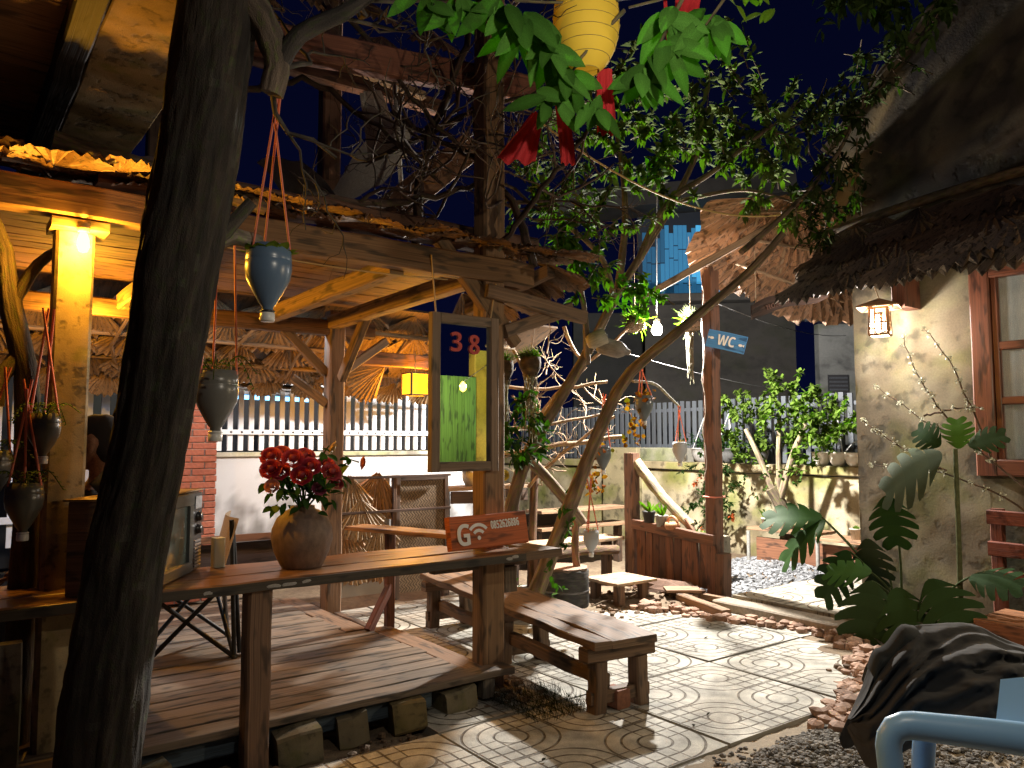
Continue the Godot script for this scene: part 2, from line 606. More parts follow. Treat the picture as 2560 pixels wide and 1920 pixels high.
func build_ground() -> void:
	var nz := FastNoiseLite.new()
	nz.seed = 9
	nz.frequency = 1.0
	var xs := [-60.0, -20.0, -6.0, -3.0]
	var zs := [-60.0, -25.0, -12.0, -9.5]
	for i in 126: xs.append(-2.0 + i * 0.09)
	for i in 100: zs.append(-8.9 + i * 0.09)
	xs.append_array([11.0, 15.0, 30.0, 60.0])
	zs.append_array([1.0, 5.0, 20.0, 60.0])
	var rows := []
	for z in zs:
		var row := []
		for x in xs: row.append(V(x, soil_h(x, z, nz), z))
		rows.append(row)
	rows.reverse()
	var g := sheet(new_st(), rows, func(p: Vector3) -> Color:
		var t := nz.get_noise_2d(p.x * 2.0, p.z * 2.0)
		var c := Color(0.2, 0.135, 0.085).lerp(Color(0.3, 0.23, 0.15), clampf(0.5 + t, 0, 1))
		if p.z > -2.5 and p.x > 2.0: c = c.lerp(Color(0.42, 0.35, 0.25), 0.8)
		return c)
	struct("ground", g, M.soil)
	# paving of cast slabs
	var pave := thing("pavement", "", "", V(3.6, 0, -3.8))
	tag(pave, "", "", "", "structure")
	for i in 6:
		for j in 6:
			var x0 := 0.0 + 1.045 * i
			var z0 := -6.29 + 0.97 * j
			if j == 5 or (j == 4 and i > 2): continue
			if i < 3 and j < 3 and x0 < 1.2: continue
			if i == 5 and j != 2: continue
			var x1 := x0 + 1.025 if i < 5 else x0 + 0.3
			var st := new_st()
			var c := C(0.6, 0.6, 0.58, 0.14)
			var y := [rf(-0.004, 0.003), rf(-0.004, 0.003), rf(-0.004, 0.003), rf(-0.004, 0.003)]
			var z1 := z0 + (0.952 if j < 4 else (0.36 if i == 2 else 0.6))
			if j == 4 and i == 2: x1 -= 0.22
			var p := [V(x0, y[0], z1), V(x1, y[1], z1), V(x1, y[2], z0), V(x0, y[3], z0)]
			var f: float = (x1 - x0) / 1.035
			var g2 := (z1 - z0) / 0.952
			quad(st, p[0], p[1], p[2], p[3], c, Vector2(0, g2), Vector2(f, g2), Vector2(f, 0), Vector2(0, 0))
			for k in 4:
				var a: Vector3 = p[k]
				var b: Vector3 = p[(k + 1) % 4]
				quad(st, a + V(0, -0.05, 0), b + V(0, -0.05, 0), b, a, c * 0.6, Vector2(0.24, 0.24), Vector2(0.26, 0.24), Vector2(0.26, 0.26), Vector2(0.24, 0.26))
			obj("slab", st, M.slab, pave)
	# raised patio behind, with smaller slabs and a timber edge
	var pat := thing("patio", "", "", V(6.6, 0.05, -3.8))
	tag(pat, "", "", "", "structure")
	for i in 3:
		for j in 2:
			var st := new_st()
			var x0 := 5.72 + i * 0.98
			var z0 := -4.38 + j * 0.62
			var c := C(0.55, 0.52, 0.47, 0.08)
			var p := [V(x0, 0.1, z0 + 0.61), V(x0 + 0.97, 0.1, z0 + 0.61), V(x0 + 0.97, 0.1, z0), V(x0, 0.1, z0)]
			quad(st, p[0], p[1], p[2], p[3], c, Vector2(0, 0.6), Vector2(1, 0.6), Vector2(1, 0), Vector2(0, 0))
			for k in 4: quad(st, p[k] - V(0, 0.12, 0), p[(k + 1) % 4] - V(0, 0.12, 0), p[(k + 1) % 4], p[k], c * 0.7)
			obj("slab", st, M.slab, pat)
	obj("edge_strip", box(new_st(), V(5.5, -0.06, -4.42), V(5.715, 0.075, -3.1), C(0.4, 0.34, 0.26), 0.004), M.stone, pat)
	# gravel
	for gset in [[0, "gravel", 8000], [1, "gravel", 4200]]:
		var mm := MultiMesh.new()
		mm.transform_format = MultiMesh.TRANSFORM_3D
		mm.use_colors = true
		mm.mesh = mesh_of(rock(new_st(), Vector3.ZERO, Vector3.ONE, Color.WHITE, 5, 0.5, 6))
		mm.instance_count = gset[2]
		for i in gset[2]:
			var x: float
			var z: float
			if gset[0] == 0:
				x = rf(2.45, 4.5)
				z = -1.15 - 1.16 * pow(rng.randf(), 0.55) + 0.1 * nz.get_noise_2d(x * 2.2, 3)
				if z < -2.2 - 0.09 * minf(x - 2.9, 0.8) and rng.randf() < 0.85: z += 0.45
			else:
				x = rf(5.95, 8.5)
				z = rf(-6.1, -4.42)
			var s := rf(0.007, 0.016) if gset[0] == 0 else rf(0.012, 0.03)
			var b := Basis.from_euler(rv(PI)).scaled(V(s, s * rf(0.5, 0.8), s * rf(0.7, 1.2)))
			mm.set_instance_transform(i, Transform3D(b, V(x, soil_h(x, z, nz) + s * 0.35, z)))
			mm.set_instance_color(i, C(0.2, 0.185, 0.16, 0.7) if gset[0] == 0 else C(0.3, 0.31, 0.33, 0.5))
		var o := MultiMeshInstance3D.new()
		o.multimesh = mm
		o.material_override = M.stone
		o.name = numbered("gravel")
		add_child(o)
		tag(o, "fine dark gravel spread on the ground in front of the paving" if gset[0] == 0 else "coarse grey gravel heaped behind the plank gate by the mossy wall", "gravel", "", "stuff")
	# broken brick edging
	var ed := thing("stone_edging", "curving edging of broken pinkish bricks along the paving", "edging", V(4.9, 0, -3.2))
	var path := arc_pts([V(5.0, 0, -4.75), V(5.2, 0, -4.2), V(5.38, 0, -3.7), V(5.45, 0, -3.25), V(5.2, 0, -2.95), V(4.85, 0, -2.72), V(4.4, 0, -2.5), V(4.0, 0, -2.38), V(3.66, 0, -2.24)], 60)
	for i in 210:
		var p: Vector3 = path[i * 60 / 210]
		p += V(rf(-0.11, 0.11), 0, rf(-0.09, 0.09))
		var s := rf(0.022, 0.05)
		var st := rock(new_st(), V(p.x, maxf(soil_h(p.x, p.z, nz), -0.03) + s * 0.55, p.z), V(s * rf(0.7, 1.4), s * 0.75, s * rf(0.7, 1.3)), C(0.5, 0.32, 0.23, 0.3), i, 0.7, 6)
		obj("stone", st, M.stone, ed)
	# lumps of soil and rubble
	var rb := new_st()
	for i in 500:
		var q: Vector3 = [V(5.0, 0, -5.1), V(2.75, 0, -3.72), V(5.1, 0, -2.5), V(5.0, 0, -4.7), V(2.2, 0, -3.5), V(4.3, 0, -2.2)][i % 6]
		var x := q.x + rf(-0.5, 0.5)
		var z := q.z + rf(-0.3, 0.3)
		if i % 6 == 1: x = q.x + rf(-0.15, 0.2)
		if i % 6 == 4: x = q.x + rf(-1.4, 0.5); z = q.z + rf(-0.1, 0.12)
		var s := rf(0.006, 0.026)
		rock(rb, V(x, soil_h(x, z, nz) + s * 0.6, z), V(s, s * 0.7, s), C(0.24, 0.16, 0.1, 0.35), i, 0.7, 6)
	var rbo := obj("rubble", rb, M.stone)
	tag(rbo, "crumbs of brown earth and rubble scattered beside the paving", "rubble", "", "stuff")
	# fallen leaves on the paving
	var lt := new_st()
	for i in 46:
		var x := rf(2.2, 5.0)
		var z := rf(-5.2, -2.3)
		leaf(lt, V(x, 0.006, z), V(rf(-1, 1), 0.05, rf(-1, 1)), Vector3.UP, rf(0.02, 0.05), rf(0.01, 0.02), C(0.05, 0.035, 0.02, 0.4), -0.1, 0.3)
	tag(obj("leaf_litter", lt, M.leaf), "tiny dark fallen leaves dotted over the pale paving", "leaves", "", "stuff")


func build_pavilion() -> void:
	# ----- deck -----
	var dk := thing("wooden_deck", "low deck of worn brown planks under the pavilion roof", "deck", V(1.2, 0, -5))
	for i in 20:
		var z := -3.6 - i * 0.146
		var x1 := 2.72 if i == 0 else (2.47 + rf(-0.02, 0.02) if z > -4.9 else 2.3 + rf(-0.02, 0.02))
		var st := box(new_st(), V(-1.8, 0.128 + rf(-0.003, 0.003), z - 0.131 + rf(-0.003, 0.002)), V(x1, 0.165 + rf(-0.003, 0.003), z), C(0.25, 0.2, 0.155, 0.28), 0.0016)
		obj("plank", st, M.wood, dk)
	obj("plank", box(new_st(), V(2.475, 0.12, -4.95), V(2.63, 0.16, -3.75), C(0.3, 0.19, 0.12), 0.002), M.wood, dk)
	obj("plank", box(new_st(), V(2.31, 0.12, -6.3), V(2.47, 0.16, -4.97), C(0.27, 0.18, 0.12), 0.002), M.wood, dk)
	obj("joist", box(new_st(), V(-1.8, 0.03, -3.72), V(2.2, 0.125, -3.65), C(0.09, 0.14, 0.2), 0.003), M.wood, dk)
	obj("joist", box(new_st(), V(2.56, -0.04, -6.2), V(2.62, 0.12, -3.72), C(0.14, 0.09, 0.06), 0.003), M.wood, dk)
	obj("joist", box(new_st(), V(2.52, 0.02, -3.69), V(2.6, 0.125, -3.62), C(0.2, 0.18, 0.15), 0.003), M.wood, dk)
	# footing stones
	var k := 0
	for s in [[0.75, -3.5, 0.1, "grey"], [1.42, -3.56, 0.1, "grey"], [1.72, -3.62, 0.07, "brown"], [2.02, -3.6, 0.085, "yellowish"], [2.36, -3.66, 0.1, "dark grey"]]:
		var st := beam(new_st(), V(s[0] - s[2], 0.03, s[1] - 0.01), V(s[0] + s[2], 0.045, s[1] + rf(-0.03, 0.03)), s[2] * 1.5, 0.15, C(0.24, 0.22, 0.17, 0.1) if k != 3 else C(0.3, 0.25, 0.13), V(rf(-0.1, 0.1), 1, rf(-0.1, 0.1)), 0.012, 0.02)
		tag(obj("footing_stone", st, M.concrete), ["rough grey footing block beside the front table leg, near the trunk", "pale grey rounded footing stone just right of the front table leg", "small brown footing block second from the front table leg", "yellowish rough footing stone under the middle of the deck edge", "large dark grey block at the right end of the deck edge"][k], "stone", "stones under the deck edge")
		k += 1
	# ----- frame of posts and beams -----
	var pv := thing("pavilion", "open timber pavilion with dry palm leaf roof and plank ceiling", "pavilion", V(1.6, 0, -5))
	var W: Material = M.wood
	var oc := Color(0.34, 0.2, 0.1)
	obj("post", box(new_st(), V(2.6, -0.05, -3.87), V(2.755, 5.0, -3.74), Color(0.36, 0.22, 0.12), 0.002), W, pv)
	obj("post", box(new_st(), V(2.5, 0.1, -5.87), V(2.63, 2.5, -5.74), Color(0.3, 0.19, 0.12), 0.003), W, pv)
	obj("post", box(new_st(), V(0.2, 0.1, -6.2), V(0.32, 2.5, -6.08), Color(0.25, 0.16, 0.1), 0.003), W, pv)
	obj("beam", box(new_st(), V(-1.6, 2.41, -3.8), V(2.95, 2.555, -3.7), Color(0.3, 0.18, 0.09), 0.004), W, pv)
	obj("beam", beam(new_st(), V(0.55, 2.7, -3.95), V(3.15, 2.73, -3.98), 0.16, 0.12, Color(0.2, 0.1, 0.06), Vector3.UP, 0.006), W, pv)
	obj("beam", box(new_st(), V(-1.6, 2.3, -5.86), V(2.9, 2.42, -5.76), Color(0.24, 0.14, 0.08), 0.004), W, pv)
	obj("beam", box(new_st(), V(2.6, 2.1, -6.02), V(4.1, 2.22, -5.94), Color(0.27, 0.14, 0.09), 0.004), W, pv)
	for x in [2.52, 2.0, 1.0, -0.3]:
		obj("rafter", beam(new_st(), V(x + 0.05, 2.44, -3.82), V(x, 2.4, -5.95), 0.09, 0.11, Color(0.42, 0.28, 0.13), Vector3.UP, 0.003), W, pv)
	# braces round the posts
	for b in [[V(2.3, 2.62, -3.77), V(2.72, 2.16, -3.77), 0.06], [V(2.86, 2.05, -3.77), V(2.45, 2.5, -3.78), 0.05], [V(2.58, 1.95, -5.7), V(2.58, 2.42, -5.25), 0.06], [V(2.5, 2.0, -5.82), V(2.1, 2.36, -5.8), 0.05], [V(2.62, 2.0, -5.82), V(3.05, 2.3, -5.85), 0.05], [V(2.5, 1.75, -5.8), V(2.25, 1.95, -5.9), 0.05]]:
		obj("brace", beam(new_st(), b[0], b[1], b[2], b[2] + 0.02, Color(0.3, 0.19, 0.1), Vector3.UP, 0.002), W, pv)
	# outrigger timbers right of the post
	for b in [[V(2.6, 2.35, -3.72), V(3.3, 2.24, -3.62)], [V(2.75, 2.12, -3.75), V(3.25, 2.3, -3.7)], [V(3.0, 2.5, -3.6), V(3.05, 2.4, -4.6)], [V(2.7, 2.42, -3.95), V(3.35, 2.3, -4.0)]]:
		obj("outrigger", beam(new_st(), b[0], b[1], 0.06, 0.08, Color(0.26, 0.18, 0.12), Vector3.UP, 0.004), W, pv)
	# plank ceiling
	for i in 15:
		var z := -3.95 - i * 0.155
		obj("ceiling_plank", box(new_st(), V(-1.8, 2.57, z - 0.147), V(2.95 + rf(-0.05, 0.05), 2.595 + rf(-0.006, 0.006), z), C(0.33, 0.2, 0.1, 0.25), 0.003), W, pv)
	# rear slope of palm leaves over battens
	for i in 4:
		var t := i / 3.0
		obj("batten", tube(new_st(), [V(-1.8, 2.4 - 0.42 * t, -6.1 - 1.25 * t), V(1.4, 2.42 - 0.42 * t, -6.1 - 1.25 * t), V(4.6, 2.38 - 0.42 * t, -6.1 - 1.25 * t)], [0.022], 6, Color(0.3, 0.2, 0.1)), W, pv)
	for i in 14:
		var x := -1.7 + i * 0.47
		obj("batten", tube(new_st(), [V(x, 2.4, -6.1), V(x + rf(-0.1, 0.1), 2.2, -6.7), V(x + 0.15, 1.97, -7.35)], [0.015], 5, Color(0.36, 0.25, 0.13)), W, pv)
	obj("thatch_mat", beam(new_st(), V(1.4, 2.6, -5.9), V(1.4, 2.02, -7.3), 7.2, 0.02, Color(0.16, 0.1, 0.055)), M.thatch, pv)
	for r in 5:
		for i in 15:
			var st := new_st()
			var t := r / 4.0
			var p := V(-1.9 + (i + (0.5 if r % 2 else 0.0)) * 0.44 + rf(-0.05, 0.05), 2.56 - 0.48 * t + rf(-0.01, 0.01), -5.95 - 1.2 * t)
			fan(st, p, V(rf(-0.2, 0.2), -0.5 if r < 4 else -0.9, -1.0), V(0, 1, -0.5), (rf(0.34, 0.44) if r < 4 else rf(0.24, 0.34)), rf(1.5, 2.1), C(0.34, 0.23, 0.12, 0.2), 0.12, 12)
			obj("palm_leaf", st, M.thatch, pv)
	var bright := new_st()
	fan(bright, V(3.28, 2.14, -6.3), V(-0.55, -0.42, -0.5), V(-0.2, 0.5, 1), 0.42, 1.5, C(0.5, 0.33, 0.14), 0.1, 14)
	obj("palm_leaf", bright, M.thatch, pv)
	# front eave: palm leaves lying in courses with frayed tips towards the yard
	for r in 4:
		for i in 21:
			var st := new_st()
			var x := -1.6 + (i + 0.33 * r) * 0.245 + rf(-0.05, 0.05)
			var z := -3.74 - r * 0.15
			if x > 3.3: continue
			var y := 2.6 + r * 0.028 + rf(-0.012, 0.02)
			fan(st, V(x, y + 0.03, z), V(rf(-0.5, 0.5) + (0.35 if x > 2.6 else 0.0), -0.1, 1.0), V(0, 1, 0.1), rf(0.25, 0.36), rf(1.3, 2.0), C(0.36, 0.23, 0.14, 0.3), rf(0.0, 0.14), 11)
			obj("palm_leaf", st, M.thatch, pv)
	for i in 7:
		var st := new_st()
		fan(st, V(3.0 + rf(-0.1, 0.1), 2.56 - i * 0.012, -3.7 - i * 0.16), V(1.0, -0.35 - rf(0, 0.2), 0.5 - i * 0.15), V(0.2, 1, 0.1), rf(0.32, 0.42), rf(1.4, 2.0), C(0.3, 0.19, 0.11, 0.25), 0.15, 13)
		obj("palm_leaf", st, M.thatch, pv)
	# ----- upper floor at the left, seen from below -----
	var up := thing("upper_platform", "raised plank floor overhead at the left with heavy dark joist", "platform", V(0, 3, -3.6))
	for i in 13:
		var z := -2.2 - i * 0.21
		obj("floor_plank", box(new_st(), V(-2.2, 2.99, z - 0.203), V(0.62, 3.03 + rf(-0.004, 0.004), z), C(0.46, 0.25, 0.12, 0.25), 0.003), W, up)
	obj("joist", box(new_st(), V(0.31, 2.9, -5.2), V(0.41, 2.985, -2.0), Color(0.012, 0.01, 0.009), 0.004), W, up)
	obj("wide_board", box(new_st(), V(0.425, 2.945, -5.6), V(0.76, 2.985, -2.0), Color(0.42, 0.3, 0.16), 0.004), M.concrete, up)
	obj("edge_log", tube(new_st(), arc_pts([V(0.35, 2.72, -3.7), V(0.8, 2.66, -3.68), V(1.25, 2.6, -3.68)], 6), [0.045], 8, Color(0.26, 0.18, 0.12), 0.1), M.bark_fine, up)
	# ----- upper hut frame behind the bare tree -----
	var uh := thing("upper_hut", "upper hut frame of reddish beams above the pavilion roof", "hut", V(2.2, 2.8, -4.6))
	obj("beam", beam(new_st(), V(1.2, 3.56, -3.93), V(3.12, 3.8, -3.93), 0.1, 0.17, Color(0.36, 0.15, 0.1), Vector3.UP, 0.004), W, uh)
	obj("beam", beam(new_st(), V(0.9, 4.2, -5.4), V(3.3, 4.25, -5.4), 0.09, 0.12, Color(0.26, 0.13, 0.08), Vector3.UP, 0.004), W, uh)
	obj("post", box(new_st(), V(2.28, 2.75, -5.56), V(2.43, 5.0, -5.44), Color(0.24, 0.14, 0.1), 0.002), W, uh)
	obj("post", box(new_st(), V(1.05, 2.75, -5.5), V(1.15, 4.6, -5.4), Color(0.16, 0.1, 0.07), 0.002), W, uh)
	obj("stair_board", beam(new_st(), V(2.22, 2.86, -4.42), V(2.98, 3.56, -4.42), 0.04, 0.2, Color(0.36, 0.21, 0.13), Vector3.UP, 0.003), W, uh)
	obj("rail", beam(new_st(), V(1.0, 2.96, -4.6), V(2.5, 2.93, -4.6), 0.07, 0.07, Color(0.2, 0.13, 0.09), Vector3.UP, 0.003), W, uh)
	obj("rail", beam(new_st(), V(1.2, 4.0, -4.6), V(2.9, 4.1, -5.0), 0.06, 0.06, Color(0.32, 0.22, 0.12), Vector3.UP, 0.003), W, uh)
	for i in 12:
		var st := new_st()
		fan(st, V(1.0 + i * 0.17, 4.42 + rf(-0.05, 0.05), -4.7 + rf(-0.3, 0.2)), V(rf(-0.4, 0.4), -0.6, 0.8), V(0, 1, 0.6), rf(0.35, 0.45), rf(1.0, 1.7), C(0.36, 0.23, 0.13, 0.2), 0.2, 11)
		obj("palm_leaf", st, M.thatch, uh)
	# canvas hung as a chair on the upper floor
	var cv := thing("canvas_sling", "beige canvas sling hanging on the upper floor behind bare branches", "sling", V(2.1, 3.1, -4.8))
	var rows := []
	for i in 13:
		var t := i / 12.0
		var row := []
		for j in 11:
			var s := j / 10.0
			var p := V(1.74, 3.36, -4.9).lerp(V(2.42, 3.72 - 0.25 * absf(t - 0.5), -4.62), s)
			p += V(0.1 * (t - 0.5), -0.36 * sin(PI * s) - 0.1 * t + 0.03 * sin(s * 16 + t * 5), 0.55 * (t - 0.5))
			row.append(p)
		rows.append(row)
	obj("canvas", sheet(new_st(), rows, Color(0.66, 0.56, 0.43), 0.06), M.thin_cloth, cv)
	var rows2 := []
	for i in 9:
		var row := []
		for j in 9:
			var s := j / 8.0
			var t := i / 8.0
			row.append(V(2.2 + 0.28 * s * (1 - 0.5 * t) + 0.02 * sin(s * 14), 3.3 + 0.5 * t + 0.06 * s, -4.5 - 0.15 * t))
		rows2.append(row)
	obj("canvas", sheet(new_st(), rows2, Color(0.72, 0.6, 0.46), 0.06), M.thin_cloth, cv)
	obj("pole", tube(new_st(), [V(2.46, 2.95, -4.5), V(2.46, 3.92, -4.64)], [0.016], 6, Color(0.6, 0.58, 0.52)), M.metal, cv)
	# rolled blanket and cups at the left of the upper floor
	var bl := thing("bedding_roll", "pinkish blanket and white cushion left of the trunk, on the upper floor", "bedding", V(0.95, 2.9, -4.6))
	obj("blanket", rock(new_st(), V(0.98, 3.0, -4.75), V(0.17, 0.08, 0.12), Color(0.4, 0.24, 0.18), 8, 0.3, 12, true), M.cloth, bl)
	obj("cushion", box(new_st(), V(1.02, 3.05, -4.9), V(1.14, 3.14, -4.8), Color(0.7, 0.68, 0.66)), M.cloth, bl)
	# concrete post with the bulb
	var cp := obj("concrete_post", box(new_st(), V(0.385, -0.05, -3.92), V(0.535, 2.36, -3.78), Color(0.42, 0.35, 0.25), 0.002), M.concrete)
	tag(cp, "square weathered concrete post carrying a bare yellow bulb at its top", "post")
	obj("cap", box(new_st(), V(0.36, 2.362, -3.92), V(0.58, 2.405, -3.712), Color(0.4, 0.3, 0.18)), W, cp, false)
	for b in [[V(0.478, 2.315, -3.7), "bare yellow bulb glowing at the top of the concrete post", 1.0], [V(0.767, 2.225, -5.625), "bare yellow bulb hanging deeper in the pavilion, half behind the post", 1.3]]:
		var t := thing("bulb", b[1], "bulb", b[0])
		obj("glass_bulb", lathe(new_st(), [Vector2(0, -0.06), Vector2(0.018, -0.054), Vector2(0.027, -0.03), Vector2(0.024, 0.0), Vector2(0.014, 0.03), Vector2(0.0, 0.032)], b[0], Color.WHITE, 12), M.bulb_warm, t)
		obj("socket", lathe(new_st(), [Vector2(0.018, 0.03), Vector2(0.024, 0.032), Vector2(0.022, 0.07), Vector2(0.008, 0.075)], b[0], Color(0.6, 0.5, 0.3), 12), M.plastic, t)
		lamp(t, "light", b[0], Color(1.0, 0.7, 0.2), b[2], 0.03)
	# yellow lantern under the rear eave
	var yl := thing("square_lantern", "small glowing yellow box lantern under the rear eave", "lantern", V(3.38, 1.86, -5.93))
	var q := V(3.38, 1.95, -5.93)
	obj("shade", box(new_st(), q - V(0.08, 0.09, 0.08), q + V(0.08, 0.085, 0.08), Color.WHITE, 0.0, 0.002), M.lantern_paper_glow, yl)
	for sx in [-1, 1]:
		for sz in [-1, 1]:
			obj("corner_strip", box(new_st(), q + V(sx * 0.083 - 0.008, -0.1, sz * 0.083 - 0.008), q + V(sx * 0.083 + 0.008, 0.1, sz * 0.083 + 0.008), Color(0.3, 0.18, 0.08)), W, yl)
	for yy in [-0.1, 0.09]:
		for sx in [-1, 1]:
			obj("rim", box(new_st(), q + V(-0.09, yy, sx * 0.083 - 0.009), q + V(0.09, yy + 0.014, sx * 0.083 + 0.009), Color(0.3, 0.18, 0.08)), W, yl)
			obj("rim", box(new_st(), q + V(sx * 0.083 - 0.009, yy, -0.074), q + V(sx * 0.083 + 0.009, yy + 0.014, 0.074), Color(0.3, 0.18, 0.08)), W, yl)
	obj("cord", rope(new_st(), q + V(0, 0.1, 0), q + V(0, 0.3, 0), 0.004, Color(0.1, 0.08, 0.06), 0, 2), M.plain, yl)
	lamp(yl, "light", q, Color(1.0, 0.66, 0.14), 1.4, 0.08)
	# twine lines under the roof
	tag(obj("cord", rope(new_st(), V(0.85, 2.38, -3.66), V(2.3, 2.37, -3.68), 0.004, Color(0.55, 0.36, 0.14), 0.03, 10), M.plain), "thin yellow cord strung along the front roof beam", "cord")
	# ----- white wall, fence, gate and brick pillar behind -----
	var ww := obj("garden_wall", sheet_wall(V(2.1, 0, -7.8), V(5.4, 1.32, -7.8), 0.14, Color(0.74, 0.75, 0.78)), M.plain)
	tag(ww, "low white painted wall under the white slatted fence", "wall")
	var face := []
	for i in 27:
		var row := []
		for kk in 68: row.append(V(2.1 + kk * 3.3 / 67.0, i * 1.3 / 26.0, -7.795))
		face.append(row)
	var wn := FastNoiseLite.new()
	wn.seed = 5
	wn.frequency = 1.5
	wn.fractal_octaves = 4
	obj("painted_face", sheet(new_st(), face, func(p: Vector3) -> Color:
		var dirt := clampf((0.92 + 0.45 * wn.get_noise_2d(p.x * 2.5, p.y * 2.0) - p.y) * 2.6, 0, 1)
		dirt = maxf(dirt, clampf(1.0 - (p.x - 2.1) * 7.0 + wn.get_noise_2d(p.x * 5, p.y * 3), 0, 0.5))
		return Color(0.74, 0.75, 0.78).lerp(Color(0.2, 0.19, 0.18), dirt * 0.9)), M.stone, ww)
	obj("coping", box(new_st(), V(2.08, 1.3, -7.96), V(5.42, 1.345, -7.76), Color(0.72, 0.73, 0.76)), M.painted_wall, ww)
	var wf := thing("white_fence", "white slatted fence on the white wall behind the pavilion", "fence", V(3.7, 1.34, -7.86))
	for i in 31:
		var x := 2.16 + i * 0.106
		obj("slat", box(new_st(), V(x - 0.026, 1.36, -7.88), V(x + 0.026, 2.2, -7.855), C(0.74, 0.75, 0.78, 0.05)), M.plain, wf)
	for y in [1.52, 1.98]:
		obj("rail", box(new_st(), V(2.1, y, -7.852), V(5.4, y + 0.05, -7.82), Color(0.74, 0.75, 0.78)), M.plain, wf)
	for i in 31:
		for y in [1.545, 2.005]:
			obj("bolt", lathe(new_st(), [Vector2(0.012, -0.01), Vector2(0.012, 0.0), Vector2(0.0, 0.004)], Vector3.ZERO, Color(0.12, 0.12, 0.14), 6), M.metal, wf, true)
			var bo: Node3D = wf.get_child(wf.get_child_count() - 1)
			bo.position = V(2.16 + i * 0.106, y, -7.818) - wf.position
			bo.rotation.x = PI / 2
	var wg := thing("white_gate", "tall white slatted gate left of the brick pillar, behind the trunk", "gate", V(0.6, 0, -7.8))
	for i in 26:
		var x := -1.9 + i * 0.137
		obj("slat", box(new_st(), V(x - 0.035, 0.55, -7.88), V(x + 0.035, 2.25, -7.855), C(0.6, 0.68, 0.8, 0.05)), M.plain, wg)
	for y in [0.75, 1.3, 2.05]:
		obj("rail", box(new_st(), V(-2.0, y, -7.852), V(1.7, y + 0.06, -7.82), Color(0.6, 0.68, 0.8)), M.plain, wg)
	var bp := thing("brick_pillar", "red brick pillar between the white gate and white fence", "pillar", V(1.9, 0, -7.5))
	obj("mortar", box(new_st(), V(1.69, 0, -7.69), V(2.11, 2.0, -7.41), Color(0.38, 0.32, 0.28), 0.0, 0.001), M.stone, bp)
	var bmesh := []
	for i in 4: bmesh.append([mesh_of(box(new_st(), V(-0.105, -0.027, -0.05), V(0.105, 0.027, 0.05), C(0.42, 0.13, 0.075, 0.12), 0.0015)), mesh_of(box(new_st(), V(-0.05, -0.027, -0.05), V(0.05, 0.027, 0.05), C(0.42, 0.13, 0.075, 0.12), 0.0015))])
	for r in 33:
		var xs := [[1.785, 0], [2.01, 0]] if r % 2 else [[1.73, 1], [1.9, 0], [2.07, 1]]
		for b in xs:
			var o := obj("brick", bmesh[rng.randi() % 4][b[1]], M.stone, bp, true)
			o.position = V(b[0] + rf(-0.003, 0.003), 0.03 + r * 0.06, -7.45 + rf(-0.002, 0.004)) - bp.position
	# fluorescent tube beyond the fence
	var ft := thing("tube_light", "cool fluorescent tube seen between the white fence slats", "light", V(2.9, 2.0, -8.9))
	obj("tube", tube(new_st(), [V(2.75, 1.96, -8.9), V(3.65, 1.95, -8.9)], [0.025], 8, Color.WHITE), M.tube_glow, ft)
	obj("fitting", box(new_st(), V(2.7, 1.99, -8.95), V(3.7, 2.03, -8.86), Color(0.3, 0.3, 0.32)), M.plastic, ft)
	var tl := AreaLight3D.new()
	tl.name = "light"
	tl.area_size = Vector2(0.9, 0.05)
	tl.light_color = Color(0.6, 0.8, 1.0)
	tl.light_energy = 0.8
	tl.shadow_enabled = true
	ft.add_child(tl)
	tl.position = V(3.2, 1.92, -8.9) - ft.position
	tl.rotation_degrees.x = -60
	# cool tube under the rear beam, out of sight behind it, washing the white wall
	var f2 := thing("wall_tube", "cool tube light fixed behind the rear roof beam, washing the white wall", "light", V(2.4, 2.28, -6.0))
	obj("tube", tube(new_st(), [V(0.2, 2.4, -5.925), V(2.45, 2.4, -5.925)], [0.016], 8, Color.WHITE), M.tube_glow, f2)
	obj("fitting", box(new_st(), V(0.15, 2.42, -5.95), V(2.48, 2.44, -5.9), Color(0.5, 0.5, 0.52)), M.plastic, f2)
	var t2 := AreaLight3D.new()
	t2.name = "light"
	t2.area_size = Vector2(2.2, 0.04)
	t2.light_color = Color(0.78, 0.88, 1.0)
	t2.light_energy = 2.6
	t2.shadow_enabled = true
	f2.add_child(t2)
	t2.position = V(1.35, 2.385, -5.935) - f2.position
	t2.rotation_degrees.x = -86
	tag(obj("street_wall", sheet_wall(V(-6, 0, -10.6), V(7.5, 2.6, -10.6), 0.2, Color(0.03, 0.03, 0.04)), M.painted_wall), "dark wall across the lane, seen through the white fence", "wall")


# an upright wall along x or z with thickness, as a bevelled block
func sheet_wall(p: Vector3, q: Vector3, thick: float, col: Color) -> SurfaceTool:
	var st := new_st()
	if absf(q.x - p.x) > absf(q.z - p.z): return box(st, V(p.x, p.y, p.z - thick), V(q.x, q.y, p.z), col)
	return box(st, V(p.x, p.y, p.z), V(p.x + thick, q.y, q.z), col)


